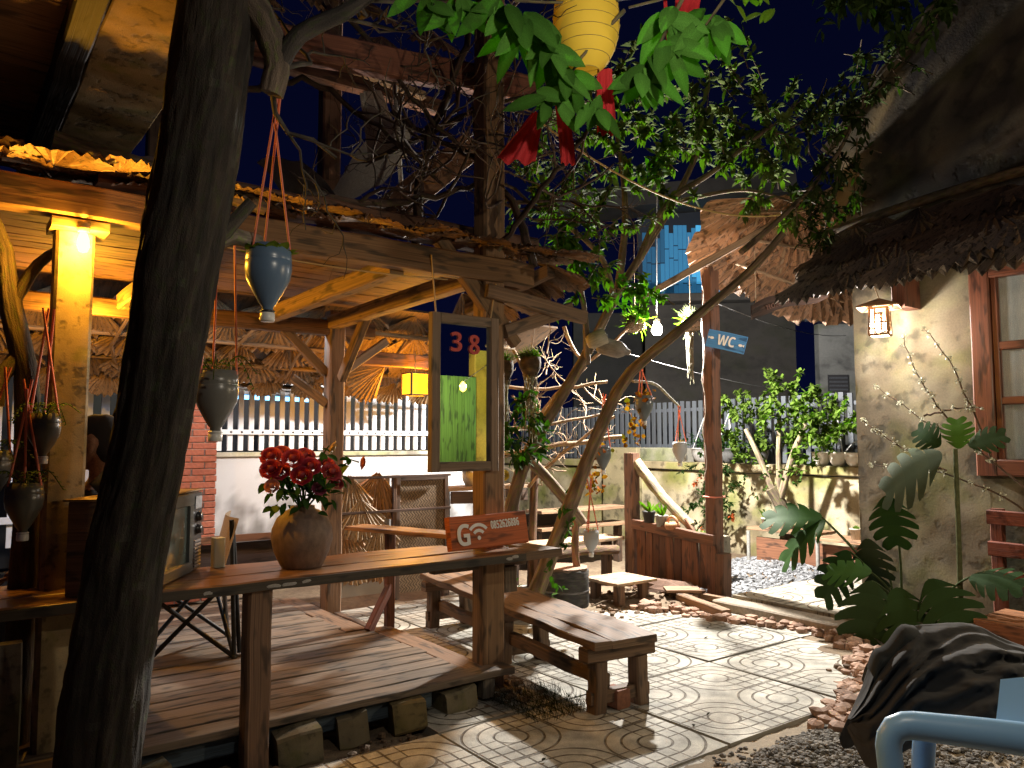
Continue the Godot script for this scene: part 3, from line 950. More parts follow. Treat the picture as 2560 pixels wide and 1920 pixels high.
func build_house() -> void:
	var h := thing("house", "weathered plaster house on the right with red-brown window and leaf awning", "house", V(6.25, 0, -3.47))
	var nz := FastNoiseLite.new()
	nz.seed = 21
	nz.frequency = 1.1
	nz.fractal_octaves = 4
	var stain_and_shade := func(p: Vector3) -> Color:
		var n := nz.get_noise_2d(p.z * 1.3 + 9, p.y * 0.9)
		var m := nz.get_noise_2d(p.z * 3.0, p.y * 3.0 + 40)
		var c := Color(0.34, 0.32, 0.28).lerp(Color(0.2, 0.17, 0.135), clampf(0.5 + n * 1.1, 0, 1)) * 0.85
		c = c.lerp(Color(0.29, 0.285, 0.18), clampf(m * 1.2, 0, 0.4))
		var damp := clampf((0.75 + 0.8 * n - p.y) * 1.3, 0, 1)
		c = c.lerp(Color(0.09, 0.075, 0.045), damp * 0.85)
		if p.y > 3.15: c = c.lerp(Color(0.026, 0.022, 0.026), clampf(0.9 + m, 0.7, 1.0))  # upper wall darkened: the shade above the awning is painted into its colour
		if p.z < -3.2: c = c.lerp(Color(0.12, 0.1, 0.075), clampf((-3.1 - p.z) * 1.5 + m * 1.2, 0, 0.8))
		return c
	# wall with the window opening left out
	var st := new_st()
	var wy0 := 1.3
	var wy1 := 2.7
	var wz0 := -2.46
	var wz1 := -1.1
	var dz := 0.07
	var grid := func(z0: float, z1: float, y0: float, y1: float) -> void:
		var nzc := maxi(1, int((z1 - z0) / dz))
		var nyc := maxi(1, int((y1 - y0) / dz))
		for i in nyc:
			for k in nzc:
				var a := V(6.25, lerpf(y0, y1, float(i) / nyc), lerpf(z0, z1, float(k) / nzc))
				var c := V(6.25, lerpf(y0, y1, float(i + 1) / nyc), lerpf(z0, z1, float(k + 1) / nzc))
				var b := V(6.25, a.y, c.z)
				var d := V(6.25, c.y, a.z)
				for p in [[a, c, b], [a, d, c]]:
					for q in p:
						var off := 0.006 * nz.get_noise_2d(q.z * 4, q.y * 4)
						vert(st, V(q.x + off, q.y, q.z), Vector2(q.z, q.y), stain_and_shade.call(q))
	st.set_smooth_group(3)
	grid.call(-3.47, wz0, -0.1, 3.3)
	grid.call(wz0, wz1, -0.1, wy0)
	grid.call(wz0, wz1, wy1, 3.3)
	grid.call(wz1, 1.5, -0.1, 3.3)
	st.set_smooth_group(-1)
	# thickness: far end, reveal faces, back
	var dk := Color(0.3, 0.26, 0.19)
	quad(st, V(6.25, -0.1, -3.47), V(6.25, 4.0, -3.47), V(6.5, 4.0, -3.47), V(6.5, -0.1, -3.47), dk)
	quad(st, V(6.5, -0.1, -3.47), V(6.5, 4.0, -3.47), V(6.5, 4.0, 1.5), V(6.5, -0.1, 1.5), dk)
	obj("wall", st, M.plaster, h)
	# tall gable above the awning
	var gb := new_st()
	gb.set_smooth_group(4)
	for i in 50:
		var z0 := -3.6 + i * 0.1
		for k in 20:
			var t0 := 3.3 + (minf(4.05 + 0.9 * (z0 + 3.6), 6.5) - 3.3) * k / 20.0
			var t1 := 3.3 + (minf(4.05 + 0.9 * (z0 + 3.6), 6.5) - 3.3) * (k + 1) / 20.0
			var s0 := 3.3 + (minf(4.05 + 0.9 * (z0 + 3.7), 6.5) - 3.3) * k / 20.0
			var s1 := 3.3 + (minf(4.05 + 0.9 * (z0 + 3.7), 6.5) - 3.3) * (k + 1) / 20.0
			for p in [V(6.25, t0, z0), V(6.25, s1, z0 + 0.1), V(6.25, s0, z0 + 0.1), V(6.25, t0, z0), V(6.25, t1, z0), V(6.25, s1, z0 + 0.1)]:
				var c: Color = stain_and_shade.call(p)
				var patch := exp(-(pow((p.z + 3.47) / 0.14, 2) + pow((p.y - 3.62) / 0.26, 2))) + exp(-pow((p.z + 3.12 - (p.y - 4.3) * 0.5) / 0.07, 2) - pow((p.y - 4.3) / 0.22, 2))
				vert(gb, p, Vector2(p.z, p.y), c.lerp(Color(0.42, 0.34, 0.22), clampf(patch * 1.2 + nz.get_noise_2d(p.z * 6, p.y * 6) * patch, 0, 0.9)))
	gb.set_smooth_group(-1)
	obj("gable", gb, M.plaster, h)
	obj("verge", beam(new_st(), V(6.3, 4.02, -3.68), V(6.3, 6.5, -0.92), 0.2, 0.06, Color(0.12, 0.1, 0.09), Vector3.UP, 0.01), M.plaster, h)
	# window
	var red := Color(0.21, 0.075, 0.045)
	var win := Node3D.new()
	win.name = "window"
	h.add_child(win)
	win.position = V(0, 1.2, 1.0)
	for b in [[V(6.2, 1.2, -2.53), V(6.31, 2.78, -2.39)], [V(6.2, 1.2, -1.2), V(6.31, 2.78, -1.06)], [V(6.2, 2.66, -2.388), V(6.31, 2.78, -1.202)], [V(6.2, 1.2, -2.388), V(6.31, 1.32, -1.202)]]:
		obj("frame", box(new_st(), b[0], b[1], red, 0.001), M.wood_gloss, win)
	for b in [[V(6.22, 1.32, -2.385), V(6.28, 2.66, -2.345)], [V(6.22, 1.323, -1.9), V(6.28, 2.657, -1.84)], [V(6.222, 2.12, -2.343), V(6.278, 2.18, -1.902)], [V(6.222, 1.72, -2.343), V(6.278, 1.775, -1.902)], [V(6.222, 2.12, -1.838), V(6.278, 2.18, -1.205)], [V(6.222, 1.72, -1.838), V(6.278, 1.775, -1.205)]]:
		obj("glazing_bar", box(new_st(), b[0], b[1], red, 0.001), M.wood_gloss, win)
	for b in [[1.325, 1.718], [1.777, 2.118], [2.182, 2.656]]:
		for z in [[-2.342, -1.903], [-1.837, -1.206]]:
			obj("pane", box(new_st(), V(6.247, b[0], z[0]), V(6.251, b[1], z[1]), Color.WHITE, 0, 0.0005), M.glass, win)
	var cur := []
	for i in 3:
		var row := []
		for k in 60: row.append(V(6.36 + 0.018 * sin(k * 1.1), 1.2 + i * 0.8, -2.5 + k * 0.026))
		cur.append(row)
	obj("curtain", sheet(new_st(), cur, Color(0.62, 0.58, 0.5), 0.1), M.thin_cloth, win)
	# awning of palm leaves in front of the wall
	var aw := thing("leaf_awning", "dark palm leaf awning sloping out from the plaster house wall", "awning", V(5.8, 2.7, -2.4))
	for r in 5:
		for i in 13:
			var f := new_st()
			var t := r / 4.0
			var z := -3.38 + (i + (0.5 if r % 2 else 0.0)) * 0.24 + rf(-0.05, 0.05)
			var p := V(6.2 - 0.62 * t, 3.3 - 0.5 * t + 0.02 + (z + 2.5) * 0.02, z)
			fan(f, p, V(-1.0, -0.72 + rf(-0.12, 0.1), rf(-0.3, 0.3)), V(-0.6, 1, 0), rf(0.42, 0.56), rf(1.5, 2.2), C(0.24, 0.18, 0.15, 0.35) if r < 3 else C(0.42, 0.38, 0.35, 0.3), rf(0.0, 0.12), 11, 0.012)  # lowest courses paler: light along the eave is put into the leaf colour
			obj("palm_leaf", f, M.thatch, aw)
	obj("ridge_pole", tube(new_st(), arc_pts([V(6.12, 3.26, -3.55), V(6.14, 3.36, -2.6), V(6.14, 3.4, -1.4), V(6.14, 3.4, 0.5)], 14), [0.04], 8, Color(0.2, 0.15, 0.11), 0.12), M.bark_fine, aw)
	obj("eave_pole", tube(new_st(), [V(5.55, 2.68, -3.5), V(5.55, 2.66, -1.5), V(5.55, 2.66, 0.5)], [0.025], 8, Color(0.34, 0.24, 0.15), 0.05), M.bark_fine, aw)
	for z in [-3.3, -2.3, -1.2]:
		obj("rafter", beam(new_st(), V(6.24, 3.2, z), V(5.5, 2.68, z), 0.06, 0.07, Color(0.3, 0.17, 0.1)), M.wood, aw)
	var bk := thing("bracket_beam", "stub of dark red timber jutting from the wall beside the wooden lantern", "beam", V(6.1, 2.6, -2.95))
	obj("beam", box(new_st(), V(5.62, 2.78, -3.02), V(6.24, 2.86, -2.9), Color(0.32, 0.15, 0.09), 0.003), M.wood, bk)
	obj("block", box(new_st(), V(6.0, 2.5, -3.02), V(6.245, 2.778, -2.9), Color(0.22, 0.09, 0.055), 0.003), M.wood, bk)
	# carved wooden lantern, lit
	var ln := thing("wooden_lantern", "white-lit wooden lantern with fretwork sides hanging by the plaster wall", "lantern", V(5.92, 2.28, -3.07))
	var q := V(5.92, 2.39, -3.07)
	for k in 4:
		var e := V(cos(k * PI / 2), 0, sin(k * PI / 2)).rotated(Vector3.UP, 0.35)
		var s := e.cross(Vector3.UP)
		obj("corner_post", beam(new_st(), q + (e + s) * 0.068 + V(0, -0.11, 0), q + (e + s) * 0.06 + V(0, 0.11, 0), 0.02, 0.02, Color(0.32, 0.19, 0.1)), M.wood, ln)
		for b in [[-0.06, 0.06, -0.105, 0.02], [-0.06, 0.06, 0.1, 0.016], [-0.04, 0.02, 0.055, 0.014], [-0.055, 0.0, -0.01, 0.014], [0.0, 0.055, -0.055, 0.014]]:
			obj("fret_bar", beam(new_st(), q + e * 0.068 + s * b[0] + V(0, b[2], 0), q + e * 0.068 + s * b[1] + V(0, b[2], 0), 0.012, b[3], Color(0.4, 0.24, 0.12)), M.wood, ln)
		for b in [[-0.02, -0.08, 0.06], [0.025, -0.03, 0.1]]:
			obj("fret_bar", beam(new_st(), q + e * 0.067 + s * b[0] + V(0, b[1], 0), q + e * 0.067 + s * b[0] + V(0, b[2], 0), 0.014, 0.012, Color(0.4, 0.24, 0.12)), M.wood, ln)
		var rf_st := new_st()
		tri3(rf_st, q + (e + s) * 0.15 + V(0, 0.115, 0), q + (e - s) * 0.15 + V(0, 0.115, 0), q + V(0, 0.19, 0), Color(0.42, 0.27, 0.16))
		tri3(rf_st, q + (e - s) * 0.15 + V(0, 0.105, 0), q + (e + s) * 0.15 + V(0, 0.105, 0), q + V(0, 0.178, 0), Color(0.42, 0.27, 0.16))
		quad(rf_st, q + (e - s) * 0.15 + V(0, 0.105, 0), q + (e - s) * 0.15 + V(0, 0.115, 0), q + (e + s) * 0.15 + V(0, 0.115, 0), q + (e + s) * 0.15 + V(0, 0.105, 0), Color(0.42, 0.27, 0.16))
		obj("roof_panel", rf_st, M.wood, ln)
	obj("bulb", lathe(new_st(), [Vector2(0, -0.05), Vector2(0.028, -0.04), Vector2(0.036, -0.01), Vector2(0.028, 0.025), Vector2(0.014, 0.05), Vector2(0, 0.052)], q + V(0, -0.03, 0), Color.WHITE, 12), M.bulb_white, ln)
	obj("string", rope(new_st(), q + V(0, 0.185, 0), V(5.75, 2.8, -3.07), 0.004, Color(0.5, 0.36, 0.22), 0, 2), M.plain, ln)
	lamp(ln, "light", q + V(0, -0.03, 0), Color(1.0, 0.97, 0.92), 1.7, 0.035)
	# second lamp along the same awning: the one the glass of the framed panel reflects
	var l2 := thing("hanging_lamp", "bare warm lamp hanging from the awning right of the view, reflected in the framed panel", "lamp", V(4.64, 2.055, -0.35))
	obj("bulb", lathe(new_st(), [Vector2(0, -0.06), Vector2(0.03, -0.04), Vector2(0.036, -0.01), Vector2(0.028, 0.03), Vector2(0, 0.06)], V(4.64, 2.055, -0.35), Color.WHITE, 12), M.bulb_warm, l2)
	obj("cord", rope(new_st(), V(4.64, 2.11, -0.35), V(5.5, 2.7, -0.35), 0.004, Color(0.1, 0.1, 0.1), 0.02, 4), M.plain, l2)
	lamp(l2, "light", V(4.64, 2.055, -0.35), Color(1.0, 0.9, 0.76), 1.8, 0.035)
	# left roof: leaves seen from beneath, over the way to the toilet
	var lr := thing("leaf_roof", "sunlit-looking tan palm leaf roof seen from below beside the WC post", "roof", V(6.1, 3.2, -4.1))
	lr.set_meta("label", "tan palm leaf roof seen from below, between the WC post and plaster house")
	var A := V(5.8, 3.62, -4.05)
	var B := V(6.55, 3.75, -3.5)
	var Cc := V(6.12, 3.1, -4.52)
	var D := V(7.15, 2.72, -4.1)
	for r in 4:
		for i in 4:
			var f := new_st()
			var t := r / 3.6
			var s := (i + (0.5 if r % 2 else 0.0)) / 3.6
			var p := A.lerp(B, s).lerp(Cc.lerp(D, s), t * 0.8)
			var dir := (Cc.lerp(D, s) - A.lerp(B, s)).normalized() + V(-0.5 + 0.6 * s, 0, -0.35 + 0.5 * s) + rv(0.12)
			fan(f, p, dir, V(0.5, 1, -0.6), rf(0.5, 0.66), rf(1.7, 2.3), C(0.5, 0.31, 0.2, 0.3), 0.05, 11, 0.014)
			obj("palm_leaf", f, M.thatch, lr)
	for t in [0.15, 0.5, 0.86]:
		obj("batten", beam(new_st(), A.lerp(Cc, t) + V(-0.1, -0.05, 0), B.lerp(D, t) + V(0, -0.05, 0), 0.035, 0.02, Color(0.5, 0.36, 0.24)), M.wood, lr)
	for s in [0.02, 0.35, 0.7]:
		obj("batten", beam(new_st(), A.lerp(B, s) + V(0, -0.03, 0), Cc.lerp(D, s) + V(0, -0.03, 0), 0.03, 0.02, Color(0.5, 0.36, 0.24)), M.wood, lr)
	obj("long_pole", beam(new_st(), V(5.0, 2.72, -4.75), V(6.4, 3.72, -3.68), 0.05, 0.06, Color(0.4, 0.26, 0.17), Vector3.UP, 0.004), M.wood, lr)
	# carved board under the left roof
	var sb := thing("carved_board", "dark wavy wooden board hanging by strings under the tan leaf roof", "board", V(5.55, 2.66, -3.62))
	var bs := new_st()
	var b0 := V(5.3, 2.5, -3.81)
	var b1 := V(5.8, 2.7, -3.43)
	var nrm := (b1 - b0).normalized().cross(Vector3.UP)
	for side in [-1.0, 1.0]:
		for i in 14:
			var r0 := []
			for k in 2:
				var t := (i + k) / 14.0
				var m: Vector3 = b0.lerp(b1, t) + nrm * 0.012 * side + V(0, 0.018 * sin(t * TAU), 0)
				var hh := 0.058 + 0.012 * sin(t * 9.0) + (0.01 if t > 0.8 else 0.0)
				r0.append([m - V(0, hh, 0), m + V(0, hh, 0)])
			if side > 0: quad(bs, r0[0][0], r0[1][0], r0[1][1], r0[0][1], Color(0.09, 0.045, 0.035), Vector2(i * 0.05, 0), Vector2(i * 0.05 + 0.05, 0), Vector2(i * 0.05 + 0.05, 0.12), Vector2(i * 0.05, 0.12))
			else: quad(bs, r0[1][0], r0[0][0], r0[0][1], r0[1][1], Color(0.09, 0.045, 0.035))
	obj("board", bs, M.wood, sb)
	var tm := lettering("HOA MAY NUOC", 0.05, 0.004, "Droid Serif")
	var to := obj("lettering", tm, colour_mat("board_letter", Color(0.2, 0.1, 0.08)), sb, true)
	to.transform = Transform3D(Basis((b1 - b0).normalized(), Vector3.UP, nrm).orthonormalized(), (b0 + b1) / 2 + nrm * 0.014 - sb.position)
	for t in [0.06, 0.94]:
		obj("string", rope(new_st(), b0.lerp(b1, t) + V(0, 0.05, 0), b0.lerp(b1, t) + V(0, 0.5, 0), 0.004, Color(0.5, 0.38, 0.26), 0, 2), M.plain, sb)


func colour_mat(called: String, c: Color, rough := 0.6) -> StandardMaterial3D:
	if not M.has(called):
		var m := StandardMaterial3D.new()
		m.resource_name = called
		m.albedo_color = c.linear_to_srgb()
		m.roughness = rough
		M[called] = m
	return M[called]


func lettering(text: String, size: float, depth: float, face := "Droid Sans", bold := true) -> TextMesh:
	var tm := TextMesh.new()
	var f := SystemFont.new()
	f.font_names = PackedStringArray([face])
	f.font_weight = 700 if bold else 400
	tm.font = f
	tm.text = text
	tm.font_size = 64
	tm.pixel_size = size / 64.0
	tm.depth = depth
	return tm


func build_back() -> void:
	var nz := FastNoiseLite.new()
	nz.seed = 33
	nz.frequency = 0.9
	nz.fractal_octaves = 4
	# mossy rendered garden wall behind the gate
	var bw := thing("mossy_wall", "low mossy rendered wall with a coping behind the plank gate", "wall", V(8.6, 0, -7))
	var rows := []
	for i in 15:
		var row := []
		for k in 110: row.append(V(8.6 + 0.012 * nz.get_noise_2d(k * 0.3, i * 0.4), -0.1 + i * 1.13 / 14.0, -12.0 + k * 0.09))
		rows.append(row)
	obj("face", sheet(new_st(), rows, func(p: Vector3) -> Color:
		var n := nz.get_noise_2d(p.z * 2.2, p.y * 0.7)
		var m := nz.get_noise_2d(p.z * 0.9 + 20, p.y * 1.5)
		var c := Color(0.66, 0.63, 0.54).lerp(Color(0.3, 0.26, 0.2), clampf(0.22 + n * 1.7, 0, 1))
		return c.lerp(Color(0.38, 0.4, 0.14), clampf(m * 1.6, 0, 0.7))), M.plaster, bw)
	obj("core", box(new_st(), V(8.62, -0.1, -12.0), V(8.8, 1.02, -2.2), Color(0.4, 0.37, 0.3)), M.plaster, bw)
	obj("coping", box(new_st(), V(8.53, 1.05, -12.0), V(8.86, 1.16, -2.2), Color(0.5, 0.45, 0.34), 0.004), M.plaster, bw)
	obj("pier", box(new_st(), V(8.5, -0.1, -8.95), V(8.84, 1.36, -8.2), Color(0.46, 0.43, 0.32), 0.006), M.plaster, bw)
	obj("cement_patch", box(new_st(), V(8.56, 1.158, -8.18), V(8.8, 1.36, -7.3), Color(0.5, 0.52, 0.56), 0.004), M.painted_wall, bw)
	var sf := thing("slat_fence", "dark grey upright slat fence above the mossy wall", "fence", V(8.95, 1.2, -7.5))
	for i in 66:
		var z := -11.6 + i * 0.115
		obj("slat", box(new_st(), V(8.94, 1.17, z - 0.033), V(8.965, 2.05 + rf(-0.01, 0.01), z + 0.033), C(0.075, 0.085, 0.1, 0.15)), M.plain, sf)
	for y in [1.36, 1.9]:
		obj("rail", box(new_st(), V(8.968, y, -11.7), V(9.0, y + 0.05, -4.0), Color(0.075, 0.085, 0.1)), M.plain, sf)
	# buildings beyond
	var bb := thing("lit_building", "distant dark building with a blue-lit gridded window band", "building", V(13, 0, -11))
	# its lit face runs across the view
	var f0 := V(11.4, 0, -12.6)
	var f1 := V(14.6, 0, -10.2)
	var dirf := (f1 - f0).normalized()
	var nf := dirf.cross(Vector3.UP)
	var panel := func(s0: float, s1: float, y0: float, y1: float, out: float, thick: float, c: Color) -> SurfaceTool:
		return beam(new_st(), f0 + dirf * s0 + V(0, (y0 + y1) / 2, 0) + nf * out, f0 + dirf * s1 + V(0, (y0 + y1) / 2, 0) + nf * out, thick, y1 - y0, c)
	obj("wall", panel.call(-0.2, 4.2, 0, 4.3, -0.15, 0.3, Color(0.03, 0.032, 0.04)), M.painted_wall, bb)
	obj("wall", panel.call(3.36, 4.2, 4.302, 6.9, -0.15, 0.3, Color(0.03, 0.032, 0.04)), M.painted_wall, bb)
	obj("roof", beam(new_st(), f0 + dirf * -0.8 + V(0, 6.5, 0) + nf * 0.4, f1 + dirf * 0.5 + V(0, 7.0, 0) + nf * 0.4, 1.0, 0.45, Color(0.05, 0.05, 0.055)), M.painted_wall, bb)
	for i in 20:
		var s := 1.35 + i * 0.1
		var y0 := 4.31
		var k := 0
		while y0 < 6.2:
			var hh := rf(0.3, 0.8)
			var y1 := minf(y0 + hh, 6.3)
			var w := obj("window_pane", panel.call(s, s + 0.09, y0, y1 - 0.025, 0.0, 0.03, Color.WHITE), [M.window_glow_dim, M.window_glow_mid, M.window_glow_blue][clampi((i + (k * 3) % 4) / 7, 0, 2)], bb)
			y0 = y1
			k += 1
			if y0 > 5.75 + 0.03 * i: break
	obj("frame", panel.call(1.25, 3.36, 4.25, 6.6, -0.05, 0.04, Color(0.02, 0.03, 0.045)), M.plain, bb)
	var db := thing("dark_building", "large unlit dark building behind the slat fence, beyond the WC post", "building", V(11.5, 0, -8.2))
	obj("wall", beam(new_st(), V(10.2, 1.95, -9.6), V(12.0, 1.95, -7.75), 0.2, 3.9, Color(0.035, 0.034, 0.036)), M.plaster, db)
	obj("roof", beam(new_st(), V(10.0, 3.98, -9.75), V(12.6, 3.98, -7.3), 0.7, 0.14, Color(0.05, 0.05, 0.055)), M.plaster, db)
	var gh := thing("grey_house", "blue-grey house with a small dark louvred window, left of the plaster house", "house", V(12.3, 0, -7))
	var g0 := V(11.95, 0, -7.3)
	var g1 := V(13.6, 0, -6.0)
	var dg := (g1 - g0).normalized()
	var ng := dg.cross(Vector3.UP)
	obj("wall", beam(new_st(), g0 + V(0, 1.72, 0), g1 + V(0, 1.72, 0), 0.2, 3.44, Color(0.22, 0.25, 0.31)), M.painted_wall, gh)
	obj("upper_wall", beam(new_st(), g0 + V(-0.4, 4.2, -0.3) - ng * 0.6, g1 + V(0, 4.2, 0) - ng * 0.6, 0.2, 1.2, Color(0.12, 0.13, 0.15)), M.painted_wall, gh)
	obj("canopy", beam(new_st(), g0 + V(-0.2, 3.52, 0) + ng * 0.25, g1 + V(0, 3.4, 0) + ng * 0.25, 0.8, 0.06, Color(0.1, 0.11, 0.15)), M.metal, gh)
	var wn := Node3D.new()
	wn.name = "window"
	gh.add_child(wn)
	var wc := g0 + dg * 0.3 + V(0, 2.32, 0) + ng * 0.11
	obj("frame", beam(new_st(), wc - dg * 0.17, wc + dg * 0.17, 0.03, 0.5, Color(0.02, 0.02, 0.025)), M.plain, wn)
	for i in 7:
		obj("louvre", beam(new_st(), wc - dg * 0.15 + V(0, -0.2 + i * 0.066, 0) + ng * 0.02, wc + dg * 0.15 + V(0, -0.2 + i * 0.066, 0) + ng * 0.02, 0.02, 0.03, Color(0.09, 0.095, 0.11)), M.metal, wn)
	for c in [[V(5.6, 2.7, -4.4), V(12.0, 3.2, -6.8)], [V(5.2, 2.3, -5.2), V(12.2, 2.2, -6.9)]]:
		tag(obj("wire", rope(new_st(), c[0], c[1], 0.0045, Color(0.16, 0.16, 0.17), 0.1, 14), M.plain), "pale overhead wire crossing in front of the dark building" if c[0].y > 2.5 else "lower pale wire crossing the dark building behind the WC sign", "wire")
	tag(obj("rope", rope(new_st(), V(2.8, 3.38, -3.5), V(6.2, 3.55, -3.75), 0.007, Color(0.55, 0.38, 0.14), 0.3, 20), M.plain), "yellow rope slung from the tall post across the leafy tree", "rope")
	# WC post and plank gate
	var wp := obj("sign_post", box(new_st(), V(5.87, -0.1, -4.79), V(5.99, 3.15, -4.66), Color(0.2, 0.1, 0.065), 0.004), M.wood)
	tag(wp, "tall dark timber post carrying the blue WC sign", "post")
	obj("pink_tie", tube(new_st(), [V(5.86, 0.93, -4.8), V(5.86, 0.93, -4.65), V(6.0, 0.93, -4.65), V(6.0, 0.94, -4.8), V(5.86, 0.93, -4.8)], [0.008], 5, Color(0.7, 0.25, 0.18)), M.plain, wp)
	var ep := V(5.865, 3.0, -4.73)
	var cpts := []
	for i in 30: cpts.append(V(5.862 + 0.008 * sin(i * 1.7), 2.95 - i * 0.065, -4.765 + 0.018 * sin(i * 0.8)))
	obj("cable", tube(new_st(), cpts, [0.0045], 5, Color(0.35, 0.3, 0.25), 0, false), M.plain, wp)
	obj("side_stud", box(new_st(), V(5.82, -0.05, -4.65), V(5.95, 0.42, -4.55), Color(0.16, 0.08, 0.05), 0.003), M.wood, wp)
	var ws := thing("wc_sign", "blue wooden WC sign with two white fishes, nailed to the timber post", "sign", V(5.83, 2.38, -4.5))
	var s0 := V(5.80, 2.43, -4.66)
	var s1 := V(5.97, 2.335, -4.36)
	var sd := (s1 - s0).normalized()
	var sn := sd.cross(Vector3.UP).normalized()
	if sn.x > 0: sn = -sn
	obj("board", beam(new_st(), s0, s1, 0.03, 0.165, Color(0.09, 0.36, 0.88), Vector3.UP, 0.002), M.wood, ws)
	var sb := Basis(sd, sn.cross(sd), sn)
	var wl := obj("lettering", lettering("WC", 0.125, 0.006), colour_mat("sign_white", Color(0.78, 0.78, 0.76)), ws, true)
	wl.transform = Transform3D(sb * Basis.from_scale(V(0.85, 1.05, 1)), (s0 + s1) / 2 + sn * 0.018 - ws.position)
	for k in [-1, 1]:
		var fs := new_st()
		var m: Vector3 = (s0 + s1) / 2 + sn * 0.0195 + sd * 0.135 * k + sb.y * (0.005 if k < 0 else -0.012)
		var e := sd * 0.02
		var y := sb.y * 0.013
		for i in 8:
			var a0 := TAU * i / 8
			var a1 := TAU * (i + 1) / 8
			tri3(fs, m, m + e * cos(a0) + y * sin(a0), m + e * cos(a1) + y * sin(a1), Color(0.78, 0.78, 0.76))
		tri3(fs, m - e * k * -0.8, m + e * k * 1.7 + y, m + e * k * 1.7 - y, Color(0.78, 0.78, 0.76))
		obj("fish", fs, M.plain, ws)
	var pg := thing("plank_gate", "low gate of dark upright planks between the two timber posts", "gate", V(5.9, 0, -5.2))
	var np := 0
	var z := -5.7
	while z < -4.86:
		var w := rf(0.075, 0.13)
		var lean := rf(-0.012, 0.012)
		obj("plank", beam(new_st(), V(5.9, 0.03 + rf(-0.02, 0.04), z + w / 2), V(5.9, 0.55, z + w / 2 + lean), w - 0.008, 0.022, C(0.17, 0.075, 0.04, 0.4), Vector3.RIGHT, 0.002), M.wood, pg)
		z += w
	obj("plank", beam(new_st(), V(5.89, 0.05, -4.72), V(5.89, 0.52, -4.82), 0.09, 0.022, Color(0.24, 0.11, 0.06), Vector3.RIGHT, 0.002), M.wood, pg)
	obj("top_rail", beam(new_st(), V(5.87, 0.6, -5.72), V(5.87, 0.53, -4.67), 0.06, 0.1, Color(0.2, 0.095, 0.055), Vector3.UP, 0.004), M.wood, pg)
	var mp := obj("gate_post", box(new_st(), V(5.86, -0.1, -5.85), V(5.98, 1.33, -5.72), Color(0.24, 0.13, 0.09), 0.003), M.wood)
	tag(mp, "shorter dark timber post at the left end of the plank gate", "post")
	var sm := Vector3.ZERO
	var pb := obj("peeling_branch", tube(new_st(), arc_pts([V(5.93, 1.24, -5.74), V(5.98, 1.08, -5.62), V(6.0, 0.88, -5.42), V(6.0, 0.72, -5.2), V(6.0, 0.62, -5.06)], 14), lerp_r(0.06, 0.05, 14), 9, Color(0.55, 0.45, 0.3), 0.08), M.bark)
	tag(pb, "thick pale peeling branch leaning against the gate post", "branch")
	obj("broken_end", beam(new_st(), V(5.98, 0.68, -5.12), V(5.96, 0.5, -4.95), 0.04, 0.05, Color(0.35, 0.2, 0.13), Vector3.UP, 0.006), M.wood, pb)


# twisting bare twigs growing from a limb
func twigs(st: SurfaceTool, p: Vector3, dir: Vector3, L: float, r: float, depth: int, col: Color, kink := 0.5, ends = null) -> void:
	var n := 4
	var pts := [p]
	var d := dir.normalized()
	for i in n:
		d = (d + rv(kink) + V(0, 0.06, 0)).normalized()
		pts.append(pts[-1] + d * L / n)
	tube(st, pts, lerp_r(r, r * 0.55, n), 5 if r > 0.008 else 4, col, 0.05, false)
	if ends != null and depth <= 1: ends.append([pts[2], pts[4]])
	if depth <= 0: return
	for k in 2 + rng.randi() % 2:
		var at: Vector3 = pts[2 + rng.randi() % 3]
		twigs(st, at, d + rv(0.9), L * rf(0.55, 0.85), r * 0.6, depth - 1, col, kink, ends)


# leaves set along a twig from a to b
func leafy(st: SurfaceTool, a: Vector3, b: Vector3, count: int, L: float, W: float, col: Color, jit := 0.2, droop := 0.35) -> void:
	var d := (b - a).normalized()
	for i in count:
		var t := rf(0.25, 1.0)
		var p := a.lerp(b, t) + rv(0.012)
		var out := (d * 0.4 + rv(0.8) + V(0, -0.15, 0)).normalized()
		if i == 0: out = d
		leaf(st, p, out, V(rf(-0.4, 0.4), 1, rf(-0.4, 0.4)), L * rf(0.65, 1.2), W * rf(0.7, 1.15), col * rf(1.0 - jit, 1.0 + jit), droop, 0.2, 3)


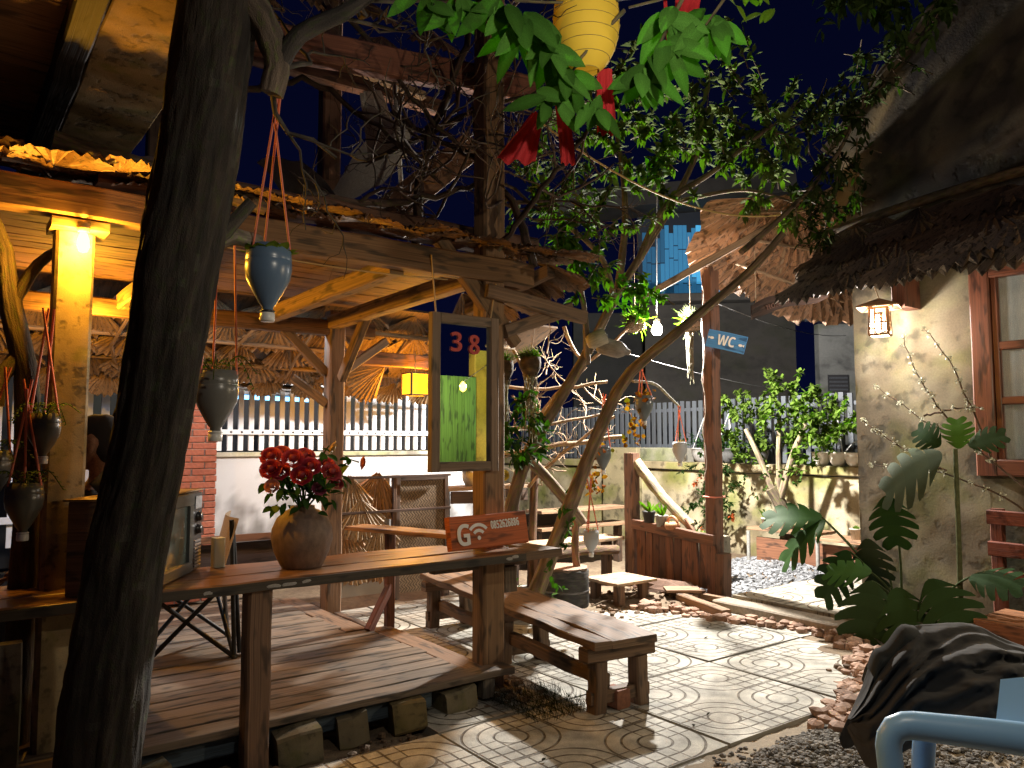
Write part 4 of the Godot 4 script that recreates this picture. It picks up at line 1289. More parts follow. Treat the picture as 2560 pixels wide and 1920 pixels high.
func build_trees() -> void:
	# ----- big dark trunk in front -----
	var bt := thing("big_tree", "thick dark leaning tree trunk in the left foreground", "tree", V(0.52, 0, -3.0))
	var path := arc_pts([V(0.50, -0.15, -3.08), V(0.51, 0.35, -3.05), V(0.548, 1.0, -2.96), V(0.598, 1.5, -2.84), V(0.635, 2.0, -2.74), V(0.68, 2.47, -2.66), V(0.715, 2.95, -2.6), V(0.74, 3.5, -2.58)], 130)
	var nz := FastNoiseLite.new()
	nz.seed = 4
	nz.frequency = 2.2
	nz.fractal_octaves = 3
	var st := new_st()
	st.set_smooth_group(2)
	var rows := []
	var fine := FastNoiseLite.new()
	fine.seed = 14
	fine.frequency = 1.0
	fine.fractal_type = FastNoiseLite.FRACTAL_RIDGED
	fine.fractal_octaves = 3
	for i in path.size():
		var row := []
		var t := float(i) / (path.size() - 1)
		var r := lerpf(0.138, 0.126, t) + 0.012 * exp(-t * 14.0) - 0.012 * exp(-pow((t - 0.42) / 0.12, 2))
		for k in 73:
			var a := TAU * k / 72.0
			var e := V(cos(a), 0, sin(a))
			var y: float = path[i].y
			var f := 1.0 + 0.12 * nz.get_noise_3d(e.x * 0.8, y * 0.7, e.z * 0.8)
			f += 0.05 * nz.get_noise_3d(e.x * 2.6, y * 2.2 + 7.0, e.z * 2.6)
			f -= 0.055 * smoothstep(0.25, 0.9, fine.get_noise_3d(e.x * 2.6, y * 0.9, e.z * 2.6))
			f += 0.02 * fine.get_noise_3d(e.x * 7.0, y * 7.0, e.z * 7.0)
			if absf(a - 1.9) < 0.1 and t < 0.5: f -= 0.12 * (1.0 - t * 2)
			for kn in [[0.5, 1.3, 0.9], [0.33, 2.3, 1.2], [0.62, 0.9, 0.8], [0.22, 1.5, 0.8], [0.74, 1.7, 1.0]]:
				f += 0.09 * kn[2] * exp(-pow((t - kn[0]) / 0.018, 2) - pow((a - kn[1]) / 0.22, 2)) - 0.1 * exp(-pow((t - kn[0]) / 0.007, 2) - pow((a - kn[1]) / 0.09, 2))
			row.append(path[i] + e * r * f)
		rows.append(row)
	for i in rows.size() - 1:
		for k in 72:
			var m: Vector3 = rows[i][k]
			var li := smoothstep(0.2, 0.55, nz.get_noise_3d(m.x * 5, m.y * 3, m.z * 5))
			var cc := Color(0.042, 0.031, 0.022).lerp(Color(0.08, 0.075, 0.055), li * 0.8) * (1.0 + 0.35 * nz.get_noise_3d(m.x * 14, m.y * 9, m.z * 14))
			quad(st, rows[i][k + 1], rows[i][k], rows[i + 1][k], rows[i + 1][k + 1], cc, Vector2(i * 0.03, (k + 1) * 0.0135), Vector2(i * 0.03, k * 0.0135), Vector2(i * 0.03 + 0.03, k * 0.0135), Vector2(i * 0.03 + 0.03, (k + 1) * 0.0135))
	obj("trunk", st, M.bark, bt)
	obj("branch", tube(new_st(), arc_pts([V(0.74, 3.0, -2.55), V(0.83, 2.86, -2.5), V(0.87, 2.72, -2.48), V(0.86, 2.62, -2.5)], 10), lerp_r(0.055, 0.04, 10), 9, Color(0.2, 0.15, 0.11), 0.1), M.bark, bt)
	obj("branch", tube(new_st(), arc_pts([V(0.86, 2.68, -2.49), V(0.93, 2.82, -2.43), V(1.05, 2.9, -2.36), V(1.2, 3.05, -2.3)], 10), lerp_r(0.035, 0.02, 10), 8, Color(0.06, 0.05, 0.04), 0.1), M.bark, bt)
	obj("stub", tube(new_st(), arc_pts([V(0.68, 2.1, -2.76), V(0.77, 2.17, -2.72), V(0.86, 2.29, -2.67)], 6), lerp_r(0.035, 0.022, 6), 8, Color(0.12, 0.1, 0.08), 0.08), M.bark, bt)
	obj("cut_stub", tube(new_st(), [V(0.7, 2.13, -2.8), V(0.84, 2.2, -2.82), V(0.95, 2.2, -2.86)], [0.035, 0.034, 0.03], 8, Color(0.34, 0.29, 0.23), 0.08), M.bark_fine, bt)
	obj("knot", tube(new_st(), arc_pts([V(0.62, 1.62, -2.84), V(0.54, 1.57, -2.85), V(0.5, 1.52, -2.86)], 6), lerp_r(0.07, 0.03, 6), 11, Color(0.045, 0.034, 0.025), 0.1), M.bark, bt)
	var tw := new_st()
	for b in [[V(1.05, 2.9, -2.36), V(1, 0.4, 0)], [V(0.93, 2.82, -2.43), V(1, 0.1, -0.3)], [V(1.2, 3.05, -2.3), V(1, 0.2, -0.4)], [V(0.87, 2.7, -2.5), V(1, 0.05, -0.6)], [V(0.86, 2.65, -2.5), V(0.8, -0.3, -0.5)], [V(1.1, 2.95, -2.35), V(0.6, 0.5, -0.8)]]:
		twigs(tw, b[0], b[1], 0.42, 0.011, 3, Color(0.1, 0.075, 0.06))
	tag(obj("twigs", tw, M.bark_fine, bt), "", "", "", "stuff")
	# ----- second, thinner trunk at the far left -----
	var lt := thing("slim_tree", "slim dark tree trunk at the far left edge, behind hanging bottles", "tree", V(0.33, 0, -3.95))
	obj("trunk", tube(new_st(), arc_pts([V(0.33, -0.05, -4.0), V(0.34, 1.0, -3.97), V(0.325, 1.55, -3.95), V(0.305, 1.78, -3.95), V(0.24, 2.05, -3.95), V(0.2, 2.3, -3.95), V(0.1, 2.5, -3.95)], 20), lerp_r(0.065, 0.04, 20), 10, Color(0.16, 0.11, 0.07), 0.08), M.bark, lt)
	obj("branch", tube(new_st(), arc_pts([V(0.25, 2.05, -3.95), V(0.33, 2.22, -3.93), V(0.4, 2.3, -3.95)], 6), lerp_r(0.03, 0.02, 6), 8, Color(0.16, 0.11, 0.07), 0.08), M.bark, lt)
	obj("branch", tube(new_st(), arc_pts([V(0.3, 1.85, -3.95), V(0.22, 1.72, -3.95), V(0.21, 1.6, -3.95)], 6), lerp_r(0.035, 0.03, 6), 8, Color(0.2, 0.15, 0.1), 0.08), M.bark, lt)
	# ----- bare tree rising through the pavilion roof -----
	var dt := thing("bare_tree", "bare leafless tree with tangled twigs rising from the pavilion roof", "tree", V(2.5, 2.6, -4.0))
	var dc := Color(0.17, 0.105, 0.08)
	var stems := [
		[[V(2.34, 2.6, -4.1), V(2.32, 2.94, -4.07), V(2.37, 3.34, -4.0), V(2.51, 3.82, -3.85), V(2.6, 4.3, -3.75)], 0.034],
		[[V(2.69, 2.55, -3.92), V(2.67, 2.96, -3.87), V(2.63, 3.25, -3.87), V(2.62, 3.82, -3.83), V(2.66, 4.3, -3.78)], 0.026],
		[[V(2.99, 2.55, -3.75), V(2.89, 2.86, -3.78), V(2.73, 3.18, -3.87), V(2.5, 3.3, -4.0), V(2.2, 3.5, -4.2)], 0.028],
		[[V(2.66, 2.6, -3.7), V(2.8, 2.87, -3.53), V(2.96, 3.17, -3.38), V(3.12, 3.4, -3.27)], 0.022],
		[[V(1.5, 2.7, -3.95), V(1.75, 2.8, -4.0), V(2.1, 2.86, -4.0), V(2.4, 2.95, -3.95), V(2.75, 3.1, -3.9)], 0.03],
		[[V(1.3, 3.4, -4.2), V(1.6, 3.5, -4.1), V(2.0, 3.3, -4.0), V(2.4, 3.0, -3.9)], 0.02],
		[[V(1.75, 3.95, -4.0), V(2.0, 3.7, -3.95), V(2.3, 3.4, -3.9), V(2.7, 3.15, -3.85), V(3.0, 2.9, -3.7)], 0.018],
		[[V(2.1, 3.2, -4.3), V(2.5, 3.45, -4.1), V(2.8, 3.6, -3.8), V(3.2, 3.75, -3.5)], 0.02]]
	var tws := new_st()
	for s in stems:
		var pts := arc_pts(s[0], 16)
		for i in range(1, 16): pts[i] += rv(0.018)
		obj("stem", tube(new_st(), pts, lerp_r(s[1], s[1] * 0.5, 16), 8, dc * rf(0.8, 1.3), 0.12), M.bark, dt)
		for k in 5:
			var i := 4 + rng.randi() % 12
			twigs(tws, pts[i], rv(1.0) + V(0.1, 0.25, 0.1), rf(0.35, 0.6), s[1] * 0.42, 3, dc * rf(0.9, 1.9), 0.5)
	tag(obj("twigs", tws, M.bark_fine, dt), "", "", "", "stuff")
	# a knot of pale twigs lit by the lamp, between the framed panel and the leaning trunk
	var pt := thing("twig_trellis", "pale bare branches forming a rough trellis left of the white bulb", "branches", V(4.6, 0.9, -5.9))
	var pc := Color(0.42, 0.27, 0.17)
	for s in [[V(4.0, 2.0, -6.2), V(4.9, 1.98, -5.9), V(5.4, 2.05, -5.6), 0.022], [V(4.0, 1.62, -6.1), V(4.6, 1.58, -5.9), V(5.3, 1.72, -5.6), 0.02], [V(4.4, 1.3, -6.1), V(5.0, 1.42, -5.8), V(5.5, 1.5, -5.5), 0.032], [V(4.8, 1.35, -6.0), V(4.85, 1.75, -5.95), V(5.2, 2.2, -5.7), 0.026], [V(4.6, 2.5, -6.2), V(4.72, 2.0, -6.0), V(4.85, 1.35, -5.9), 0.02], [V(4.7, 1.0, -6.0), V(5.0, 1.35, -5.8), V(5.4, 1.7, -5.5), 0.02], [V(4.2, 2.7, -6.1), V(4.15, 2.3, -6.1), V(4.2, 2.0, -6.1), 0.03], [V(4.35, 2.5, -6.1), V(4.4, 2.2, -6.05), V(4.25, 2.0, -6.1), 0.02], [V(4.0, 2.4, -6.2), V(4.1, 2.1, -6.15), V(4.05, 1.9, -6.1), 0.018], [V(5.0, 2.6, -5.8), V(5.2, 2.25, -5.7), V(5.6, 2.6, -5.5), 0.022]]:
		var pts := arc_pts([s[0], s[1], s[2]], 10)
		for i in range(1, 10): pts[i] += rv(0.012)
		obj("branch", tube(new_st(), pts, lerp_r(s[3], s[3] * 0.7, 10), 7, pc * rf(0.8, 1.2), 0.1), M.bark_fine, pt)
	var pt2 := new_st()
	for k in 26:
		twigs(pt2, V(rf(4.1, 5.4), rf(1.1, 2.3), rf(-6.1, -5.6)), rv(1) + V(0.2, 0.3, 0), rf(0.25, 0.5), 0.009, 2, pc * rf(0.7, 1.2), 0.4)
	tag(obj("twigs", pt2, M.bark_fine, pt), "", "", "", "stuff")
	for s in [[V(4.35, -0.05, -6.1), V(4.35, 1.4, -6.1)], [V(4.85, -0.05, -6.15), V(4.88, 1.45, -6.1)]]:
		obj("stake", tube(new_st(), [s[0], (s[0] + s[1]) / 2 + rv(0.01), s[1]], [0.045, 0.042, 0.04], 8, Color(0.2, 0.11, 0.07), 0.06), M.bark, pt)
	# ----- leafy tree with two leaning limbs -----
	var ct := thing("leafy_tree", "leafy green tree with two slanting trunks in the middle of the yard", "tree", V(4.1, 0, -5.2))
	var tc := Color(0.3, 0.2, 0.13)
	var limbs := [
		[[V(4.08, -0.05, -5.25), V(4.22, 0.77, -4.92), V(4.28, 1.5, -4.56), V(4.36, 1.95, -4.32), V(4.48, 2.17, -4.08), V(4.67, 2.45, -3.79), V(4.85, 2.72, -3.5), V(5.0, 3.0, -3.3)], 0.075, 0.026],
		[[V(3.72, 0.0, -5.3), V(3.8, 0.86, -5.1), V(3.9, 1.35, -4.98), V(4.09, 1.8, -4.8), V(4.32, 2.19, -4.71), V(4.49, 2.65, -4.55), V(4.68, 3.08, -4.36), V(4.77, 3.43, -4.13), V(4.82, 3.75, -3.95)], 0.07, 0.022],
		[[V(4.63, 2.96, -4.41), V(4.72, 3.39, -4.18), V(4.93, 3.62, -3.87), V(5.2, 3.95, -3.5)], 0.035, 0.014],
		[[V(4.49, 2.58, -4.55), V(4.31, 2.94, -4.52), V(4.05, 3.14, -4.57), V(3.71, 3.37, -4.68)], 0.03, 0.012],
		[[V(4.55, 2.7, -4.59), V(4.52, 3.27, -4.46), V(4.46, 3.84, -4.45), V(4.28, 4.3, -4.42)], 0.035, 0.012],
		[[V(4.32, 2.1, -4.72), V(4.1, 2.45, -4.5), V(3.85, 2.75, -4.3), V(3.7, 3.0, -4.15)], 0.03, 0.012],
		[[V(4.72, 3.39, -4.18), V(5.2, 3.5, -3.8), V(5.6, 3.4, -3.55)], 0.02, 0.008]]
	var pool := []
	for l in limbs:
		var pts := arc_pts(l[0], 20)
		obj("limb", tube(new_st(), pts, lerp_r(l[1], l[2], 20), 10, tc * rf(0.85, 1.1), 0.06), M.bark, ct)
		for i in pts.size(): if pts[i].y > 2.0: pool.append(pts[i])
	var crown := new_st()
	var tws2 := new_st()
	var cl := [V(3.75, 3.92, -4.73), V(3.92, 4.02, -4.47), V(4.28, 4.18, -4.31), V(4.65, 4.18, -4.15), V(4.96, 4.11, -3.93), V(5.23, 4.07, -3.73), V(5.56, 4.07, -3.61), V(5.7, 4.3, -3.6), V(3.9, 3.66, -4.39), V(4.16, 3.66, -4.2), V(4.49, 3.73, -4.07), V(4.86, 3.69, -3.91), V(5.1, 3.77, -3.73), V(5.29, 3.58, -3.61), V(3.59, 3.37, -4.65), V(3.79, 3.3, -4.38), V(4.09, 3.3, -4.28), V(4.45, 3.37, -4.13), V(3.66, 3.06, -4.5), V(3.69, 3.01, -4.11), V(3.72, 2.77, -4.1), V(4.17, 2.72, -4.27), V(3.88, 2.67, -4.38), V(5.34, 3.77, -3.55), V(5.57, 3.35, -3.54), V(4.86, 4.53, -4.09), V(5.17, 4.53, -3.86), V(4.51, 4.6, -4.22), V(4.3, 3.95, -4.2), V(4.7, 3.95, -4.0), V(5.05, 3.95, -3.8), V(3.6, 3.6, -4.7)]
	for c in cl:
		for k in (7 if c.x > 3.95 or c.y < 3.2 else 4):
			var e: Vector3 = c + rv(0.26)
			var best: Vector3 = pool[0]
			for p in pool:
				if p.distance_squared_to(e) < best.distance_squared_to(e): best = p
			var near := best.lerp(e, 0.35) + rv(0.06)
			var start := e.lerp(near, minf(1.0, 0.42 / maxf(0.1, e.distance_to(near))))
			tube(tws2, [start, start.lerp(e, 0.5) + rv(0.03), e], [0.006, 0.004, 0.003], 4, tc * 0.8, 0, false)
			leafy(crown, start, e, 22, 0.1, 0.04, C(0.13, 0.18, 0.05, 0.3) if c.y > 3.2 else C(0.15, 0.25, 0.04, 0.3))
	for p in [[V(3.45, 3.0, -4.2), V(3.6, 2.62, -4.0)], [V(4.1, 3.25, -3.9), V(4.25, 3.75, -3.7)], [V(3.8, 2.55, -4.1), V(4.25, 2.5, -3.9)]]:
		for k in 5:
			var a: Vector3 = p[0] + rv(0.1)
			var b: Vector3 = p[1] + rv(0.12)
			leafy(crown, a, b, 18, 0.11, 0.045, C(0.1, 0.24, 0.03, 0.15), 0.2, 0.2)
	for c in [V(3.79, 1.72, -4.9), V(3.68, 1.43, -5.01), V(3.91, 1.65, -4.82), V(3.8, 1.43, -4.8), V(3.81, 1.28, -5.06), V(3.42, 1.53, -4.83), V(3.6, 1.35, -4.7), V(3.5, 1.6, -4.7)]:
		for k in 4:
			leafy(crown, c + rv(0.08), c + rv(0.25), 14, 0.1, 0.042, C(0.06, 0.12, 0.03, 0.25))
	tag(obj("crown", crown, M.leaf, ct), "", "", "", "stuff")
	tag(obj("twigs", tws2, M.bark_fine, ct), "", "", "", "stuff")
	obj("prop_branch", tube(new_st(), arc_pts([V(4.05, 1.35, -5.25), V(4.3, 1.05, -5.1), V(4.5, 0.75, -4.98)], 6), lerp_r(0.05, 0.045, 6), 9, Color(0.4, 0.27, 0.18), 0.06), M.bark, ct)
	obj("prop_branch", tube(new_st(), arc_pts([V(4.62, 0.8, -5.2), V(4.6, 0.45, -5.2), V(4.66, 0.05, -5.15)], 6), lerp_r(0.035, 0.035, 6), 8, Color(0.38, 0.2, 0.12), 0.1), M.bark, ct)
	# vine on the trunk
	var vine := new_st()
	for k in 9:
		var t := k / 8.0
		var c := V(4.1, 0.2, -5.05).lerp(V(4.2, 1.1, -4.75), t) + rv(0.06)
		leafy(vine, c, c + rv(0.16), 9, 0.07, 0.035, C(0.07, 0.14, 0.03, 0.2))
	obj("vine", vine, M.leaf, ct)
	# darker tree on the right, leaning over the house
	var rt := thing("dim_tree", "dim leafy branches in front of the gable at the upper right", "tree", V(5.9, 3.2, -3.6))
	var rst := new_st()
	var rtw := new_st()
	for c in [V(5.91, 4.36, -3.07), V(5.8, 4.03, -3.18), V(5.62, 4.14, -3.31), V(5.95, 4.15, -3.25), V(5.95, 3.75, -3.45), V(5.85, 3.45, -3.4), V(5.7, 3.55, -3.45), V(5.6, 3.25, -3.5), V(5.75, 3.2, -3.45), V(6.0, 4.5, -3.0)]:
		for k in 7:
			var e: Vector3 = c + rv(0.2)
			var s := e + rv(0.3)
			tube(rtw, [s, e], [0.005, 0.003], 4, Color(0.2, 0.13, 0.09), 0, false)
			leafy(rst, s, e, 18, 0.095, 0.034, C(0.06, 0.085, 0.03, 0.25))
	obj("limb", tube(new_st(), arc_pts([V(4.9, 2.9, -3.6), V(5.4, 3.3, -3.5), V(5.8, 3.8, -3.3), V(6.0, 4.5, -3.05)], 12), lerp_r(0.025, 0.01, 12), 7, Color(0.3, 0.2, 0.14), 0.08), M.bark, rt)
	tag(obj("crown", rst, M.leaf, rt), "", "", "", "stuff")
	tag(obj("twigs", rtw, M.bark_fine, rt), "", "", "", "stuff")
	var rt2 := thing("overhanging_foliage", "dim hanging foliage at the top right edge in front of the gable", "foliage", V(5.4, 4.4, -2.6))
	var r2 := new_st()
	for c in [V(5.2, 4.48, -2.66), V(5.42, 4.45, -2.5), V(5.04, 4.5, -2.8), V(5.6, 4.5, -2.35), V(5.3, 4.6, -2.6)]:
		for k in 6: leafy(r2, c + V(0, 0.2, 0) + rv(0.14), c + rv(0.2), 14, 0.13, 0.045, C(0.06, 0.1, 0.03, 0.25), 0.2, 0.5)
	tag(obj("leaves", r2, M.leaf, rt2), "", "", "", "stuff")
	# bright bush at the mossy wall
	var bu := thing("bright_bush", "bright green shrub with three pale stems by the mossy wall", "shrub", V(8.1, 0, -5.4))
	for s in [[V(8.1, 0.0, -5.35), V(8.05, 0.6, -5.4), V(7.95, 0.9, -5.5), 0.11], [V(7.98, 0.75, -5.45), V(7.95, 1.2, -5.62), V(7.9, 1.6, -5.8), 0.04], [V(8.0, 0.85, -5.42), V(8.0, 1.3, -5.42), V(8.0, 1.7, -5.4), 0.035], [V(8.0, 0.8, -5.4), V(8.0, 1.25, -5.25), V(8.0, 1.65, -5.05), 0.045]]:
		obj("stem", tube(new_st(), arc_pts([s[0], s[1], s[2]], 10), lerp_r(s[3], s[3] * 0.65, 10), 9, Color(0.42, 0.32, 0.22) if s[3] < 0.1 else Color(0.24, 0.18, 0.12), 0.07), M.bark, bu)
	var bs := new_st()
	for c in [V(8, 1.75, -5.9), V(8, 1.55, -6.1), V(8, 1.85, -5.6), V(8, 1.5, -5.6), V(8, 2.1, -5.45), V(8, 1.85, -5.3), V(8, 1.6, -5.2), V(8, 1.95, -5.0), V(8, 1.75, -4.9), V(8, 1.5, -4.95), V(8, 1.65, -4.65), V(8, 1.55, -4.8), V(7.9, 1.3, -5.0), V(8, 1.9, -6.2), V(8, 1.3, -5.9), V(7.9, 1.72, -4.5)]:
		for k in 7: leafy(bs, c + rv(0.18), c + rv(0.26) + V(0, 0.06, 0), 30, 0.08, 0.042, C(0.13, 0.21, 0.035, 0.3), 0.25, 0.1)
	for k in 9: leafy(bs, V(7.9, 1.55, -4.7), V(7.8, 1.7 + rf(-0.05, 0.05), -4.2 + rf(-0.1, 0.1)), 8, 0.06, 0.035, C(0.14, 0.26, 0.03, 0.15))
	for c in [V(7.9, 0.95, -5.6), V(7.9, 0.6, -5.55), V(7.9, 1.0, -5.2)]:
		for k in 3: leafy(bs, c + rv(0.1), c + rv(0.15), 7, 0.06, 0.035, C(0.09, 0.17, 0.04, 0.2))
	tag(obj("foliage", bs, M.leaf, bu), "", "", "", "stuff")
	var b2 := thing("climbing_shrub", "dark leafy shrub growing against the mossy wall behind the peeling branch", "shrub", V(8.2, 0, -6.6))
	var s2 := new_st()
	for k in 60:
		var c := V(8.25, rf(0.15, 1.5), -6.55) + V(rf(-0.15, 0.1), 0, rf(-0.28, 0.28))
		leafy(s2, c, c + rv(0.22) + V(-0.05, 0.05, 0), 14, 0.07, 0.035, C(0.045, 0.085, 0.025, 0.3) if k % 12 else C(0.4, 0.09, 0.03))
	tag(obj("foliage", s2, M.leaf, b2), "", "", "", "stuff")


func build_furniture() -> void:
	var W: Material = M.wood
	# ----- long counter table -----
	var tb := thing("counter_table", "long rough plank counter with chipped dark edge along the deck front", "table", V(1.3, 0, -3.75))
	var c := Color(0.31, 0.17, 0.09)
	obj("top_plank", box(new_st(), V(-0.6, 0.775, -3.7), V(2.72, 0.825, -3.5), c, 0.003), M.wood_gloss, tb)
	obj("top_plank", box(new_st(), V(-0.6, 0.777, -3.885), V(2.76, 0.827, -3.707), c * 0.85, 0.003), M.wood_gloss, tb)
	obj("top_plank", box(new_st(), V(-0.6, 0.775, -4.06), V(2.5, 0.824, -3.892), c * 1.15, 0.003), M.wood_gloss, tb)
	obj("end_board", box(new_st(), V(2.725, 0.772, -3.72), V(2.86, 0.82, -3.505), Color(0.24, 0.16, 0.1), 0.003), W, tb)
	obj("end_board", box(new_st(), V(2.865, 0.77, -3.86), V(3.02, 0.818, -3.53), Color(0.22, 0.15, 0.1), 0.003), W, tb)
	obj("edge_strip", box(new_st(), V(-0.6, 0.778, -3.499), V(2.72, 0.818, -3.488), Color(0.09, 0.075, 0.06), 0.003), W, tb)
	for i in 6:
		var x: float = [1.27, 1.34, 1.42, 0.98, 2.6, 2.64][i]
		obj("paint_flake", rock(new_st(), V(x, 0.803 + rf(-0.008, 0.005), -3.488), V(rf(0.02, 0.045), 0.009, 0.003), Color(0.55, 0.53, 0.5), i, 0.6, 8), M.stone, tb)
	obj("leg", box(new_st(), V(1.165, -0.08, -3.62), V(1.275, 0.774, -3.515), Color(0.27, 0.165, 0.11), 0.003), W, tb)
	obj("leg", box(new_st(), V(0.0, -0.08, -3.62), V(0.11, 0.774, -3.515), Color(0.2, 0.13, 0.1), 0.003), W, tb)
	obj("bearer", box(new_st(), V(2.3, 0.7, -3.86), V(2.95, 0.768, -3.79), Color(0.2, 0.15, 0.11), 0.003), W, tb)
	obj("block", box(new_st(), V(2.77, 0.55, -3.85), V(2.87, 0.698, -3.77), Color(0.2, 0.16, 0.12), 0.004), W, tb)
	var lp := thing("upright_boards", "dark weathered upright boards below the counter at the lower left", "boards", V(0.15, 0, -3.3))
	obj("board", box(new_st(), V(0.02, -0.1, -3.42), V(0.3, 0.72, -3.36), Color(0.14, 0.12, 0.11), 0.004), M.concrete, lp)
	obj("board", box(new_st(), V(-0.3, -0.1, -3.44), V(0.0, 0.7, -3.38), Color(0.1, 0.07, 0.06), 0.004), W, lp)
	# ----- bench -----
	var bn := thing("plank_bench", "long low bench with cracked worn seat beside the paved yard", "bench", V(3.08, 0, -4.2))
	var a := V(3.06, 0.365, -3.04)
	var b := V(3.36, 0.385, -5.4)
	var sd := (b - a).normalized().cross(Vector3.UP)
	var sc := Color(0.3, 0.195, 0.12)
	obj("seat", beam(new_st(), a + sd * 0.06, b + sd * 0.05, 0.31, 0.045, sc, Vector3.UP, 0.006), W, bn)
	obj("seat", beam(new_st(), a + sd * -0.155 + V(0, -0.002, 0), b + sd * -0.15, 0.115, 0.043, sc * 0.9, Vector3.UP, 0.005), W, bn)
	for t in [0.035, 0.47, 0.95]:
		var p := a.lerp(b, t)
		for k in [-1.0, 1.0]:
			obj("leg", beam(new_st(), p + sd * 0.15 * k + V(0, -0.4, 0), p + sd * 0.135 * k + V(0, -0.1, 0), 0.085, 0.085, sc * rf(0.6, 0.85), Vector3.BACK, 0.003), W, bn)
		obj("crosspiece", beam(new_st(), p + sd * -0.23 + V(0, -0.062, 0), p + sd * 0.23 + V(0, -0.062, 0), 0.09, 0.075, sc * 0.8, Vector3.UP, 0.004), W, bn)
		obj("crosspiece", beam(new_st(), p + sd * -0.2 + V(0, -0.29, 0), p + sd * 0.2 + V(0, -0.29, 0), 0.05, 0.07, sc * 0.7, Vector3.UP, 0.004), W, bn)
	obj("stretcher", beam(new_st(), a + sd * -0.1 + V(0, -0.2, -0.05), b + sd * -0.1 + V(0, -0.22, 0.1), 0.06, 0.075, sc * 0.75, Vector3.UP, 0.004), W, bn)
	tag(obj("broken_brick", box(new_st(), V(3.02, 0.0, -3.2), V(3.12, 0.1, -3.08), Color(0.4, 0.17, 0.1), 0.003), M.stone), "small red brick stub on the paving between the bench's front legs", "brick")
	# ----- stump -----
	var sp := thing("drum_stool", "dark drum-shaped stool with pale round wooden top beside the leaning trunk", "stool", V(4.52, 0, -5.25))
	obj("body", lathe(new_st(), [Vector2(0.205, 0.0), Vector2(0.21, 0.02), Vector2(0.213, 0.15), Vector2(0.211, 0.25), Vector2(0.214, 0.33), Vector2(0.205, 0.345), Vector2(0.0, 0.345)], V(4.52, -0.01, -5.25), Color(0.075, 0.07, 0.07), 32), M.bark_fine, sp)
	obj("hoop", lathe(new_st(), [Vector2(0.212, 0.14), Vector2(0.217, 0.145), Vector2(0.217, 0.155), Vector2(0.212, 0.16)], V(4.52, 0, -5.25), Color(0.12, 0.11, 0.11), 32), M.metal, sp)
	var topd := []
	for i in 33: topd.append(0.205 * (1.0 + 0.03 * sin(i * 1.3) + rf(-0.02, 0.02)))
	var ts := new_st()
	for i in 32:
		var a0 := TAU * i / 32
		var a1 := TAU * (i + 1) / 32
		var p0 := V(4.52 + cos(a0) * topd[i], 0.35, -5.25 + sin(a0) * topd[i])
		var p1 := V(4.52 + cos(a1) * topd[(i + 1) % 32], 0.35, -5.25 + sin(a1) * topd[(i + 1) % 32])
		tri(ts, V(4.52, 0.353, -5.25), p1, p0, Color(0.5, 0.3, 0.2))
		quad(ts, p1 - V(0, 0.03, 0), p0 - V(0, 0.03, 0), p0, p1, Color(0.2, 0.15, 0.12))
	obj("top", ts, W, sp)
	# ----- low stool and timbers by the gate -----
	var ls := thing("low_stool", "low square stool of two pale planks beside the drum stool", "stool", V(5.05, 0, -5.05))
	obj("top_plank", box(new_st(), V(4.8, 0.19, -5.12), V(5.3, 0.215, -4.88), Color(0.55, 0.4, 0.27), 0.002), W, ls)
	obj("top_plank", box(new_st(), V(4.82, 0.19, -5.34), V(5.32, 0.214, -5.13), Color(0.52, 0.38, 0.26), 0.002), W, ls)
	for x in [4.9, 5.2]:
		for z in [-5.26, -4.96]:
			obj("leg", box(new_st(), V(x - 0.04, -0.04, z - 0.04), V(x + 0.04, 0.188, z + 0.04), Color(0.22, 0.13, 0.08)), W, ls)
	var tmb := [[V(5.6, 0.05, -5.35), V(5.5, 0.05, -4.62), 0.09, 0.07], [V(5.42, 0.06, -4.72), V(5.28, 0.04, -4.1), 0.09, 0.07], [V(5.38, 0.11, -4.86), V(5.62, 0.115, -4.66), 0.2, 0.025], [V(5.2, 0.02, -4.95), V(5.45, 0.02, -4.75), 0.06, 0.03], [V(5.75, 0.03, -4.9), V(5.78, 0.03, -4.45), 0.07, 0.05]]
	var tl := ["long timber lying on the earth in front of the plank gate", "timber nearest the paving, lying end-on before the WC post", "short pale plank laid across the timbers by the gate", "thin splintered lath on the earth beside the low stool", "short timber lying at the foot of the WC post"]
	for i in tmb.size():
		tag(obj("timber", beam(new_st(), tmb[i][0], tmb[i][1], tmb[i][2], tmb[i][3], C(0.36, 0.23, 0.14, 0.15), Vector3.UP, 0.004), W), tl[i], "timber", "timbers lying by the gate")
	var mo := obj("earth_mound", rock(new_st(), V(5.66, 0.03, -5.1), V(0.2, 0.1, 0.4), Color(0.17, 0.1, 0.07), 77, 0.5, 16), M.soil)
	tag(mo, "mound of brown earth heaped against the plank gate", "earth", "", "stuff")
	# ----- tables behind the trunk -----
	var t2 := thing("low_bench_table", "low pale-topped bench in shade beyond the leaning trunk, left of the gate", "bench", V(5.3, 0, -5.9))
	obj("top", box(new_st(), V(4.7, 0.43, -6.1), V(5.82, 0.465, -5.8), Color(0.55, 0.4, 0.27), 0.003), W, t2)
	obj("front_log", tube(new_st(), [V(4.7, 0.36, -5.78), V(5.2, 0.37, -5.78), V(5.7, 0.34, -5.8)], [0.05], 8, Color(0.22, 0.13, 0.08), 0.1), M.bark, t2)
	for x in [4.8, 5.7]: obj("leg", box(new_st(), V(x - 0.04, -0.05, -6.0), V(x + 0.04, 0.428, -5.9), Color(0.14, 0.08, 0.05)), W, t2)
	var t3 := thing("plant_shelf", "dark plank shelf carrying the pot of yellow flowers", "shelf", V(4.6, 0, -6.3))
	obj("top", box(new_st(), V(3.9, 0.98, -6.5), V(4.9, 1.015, -6.2), Color(0.45, 0.31, 0.2), 0.003), W, t3)
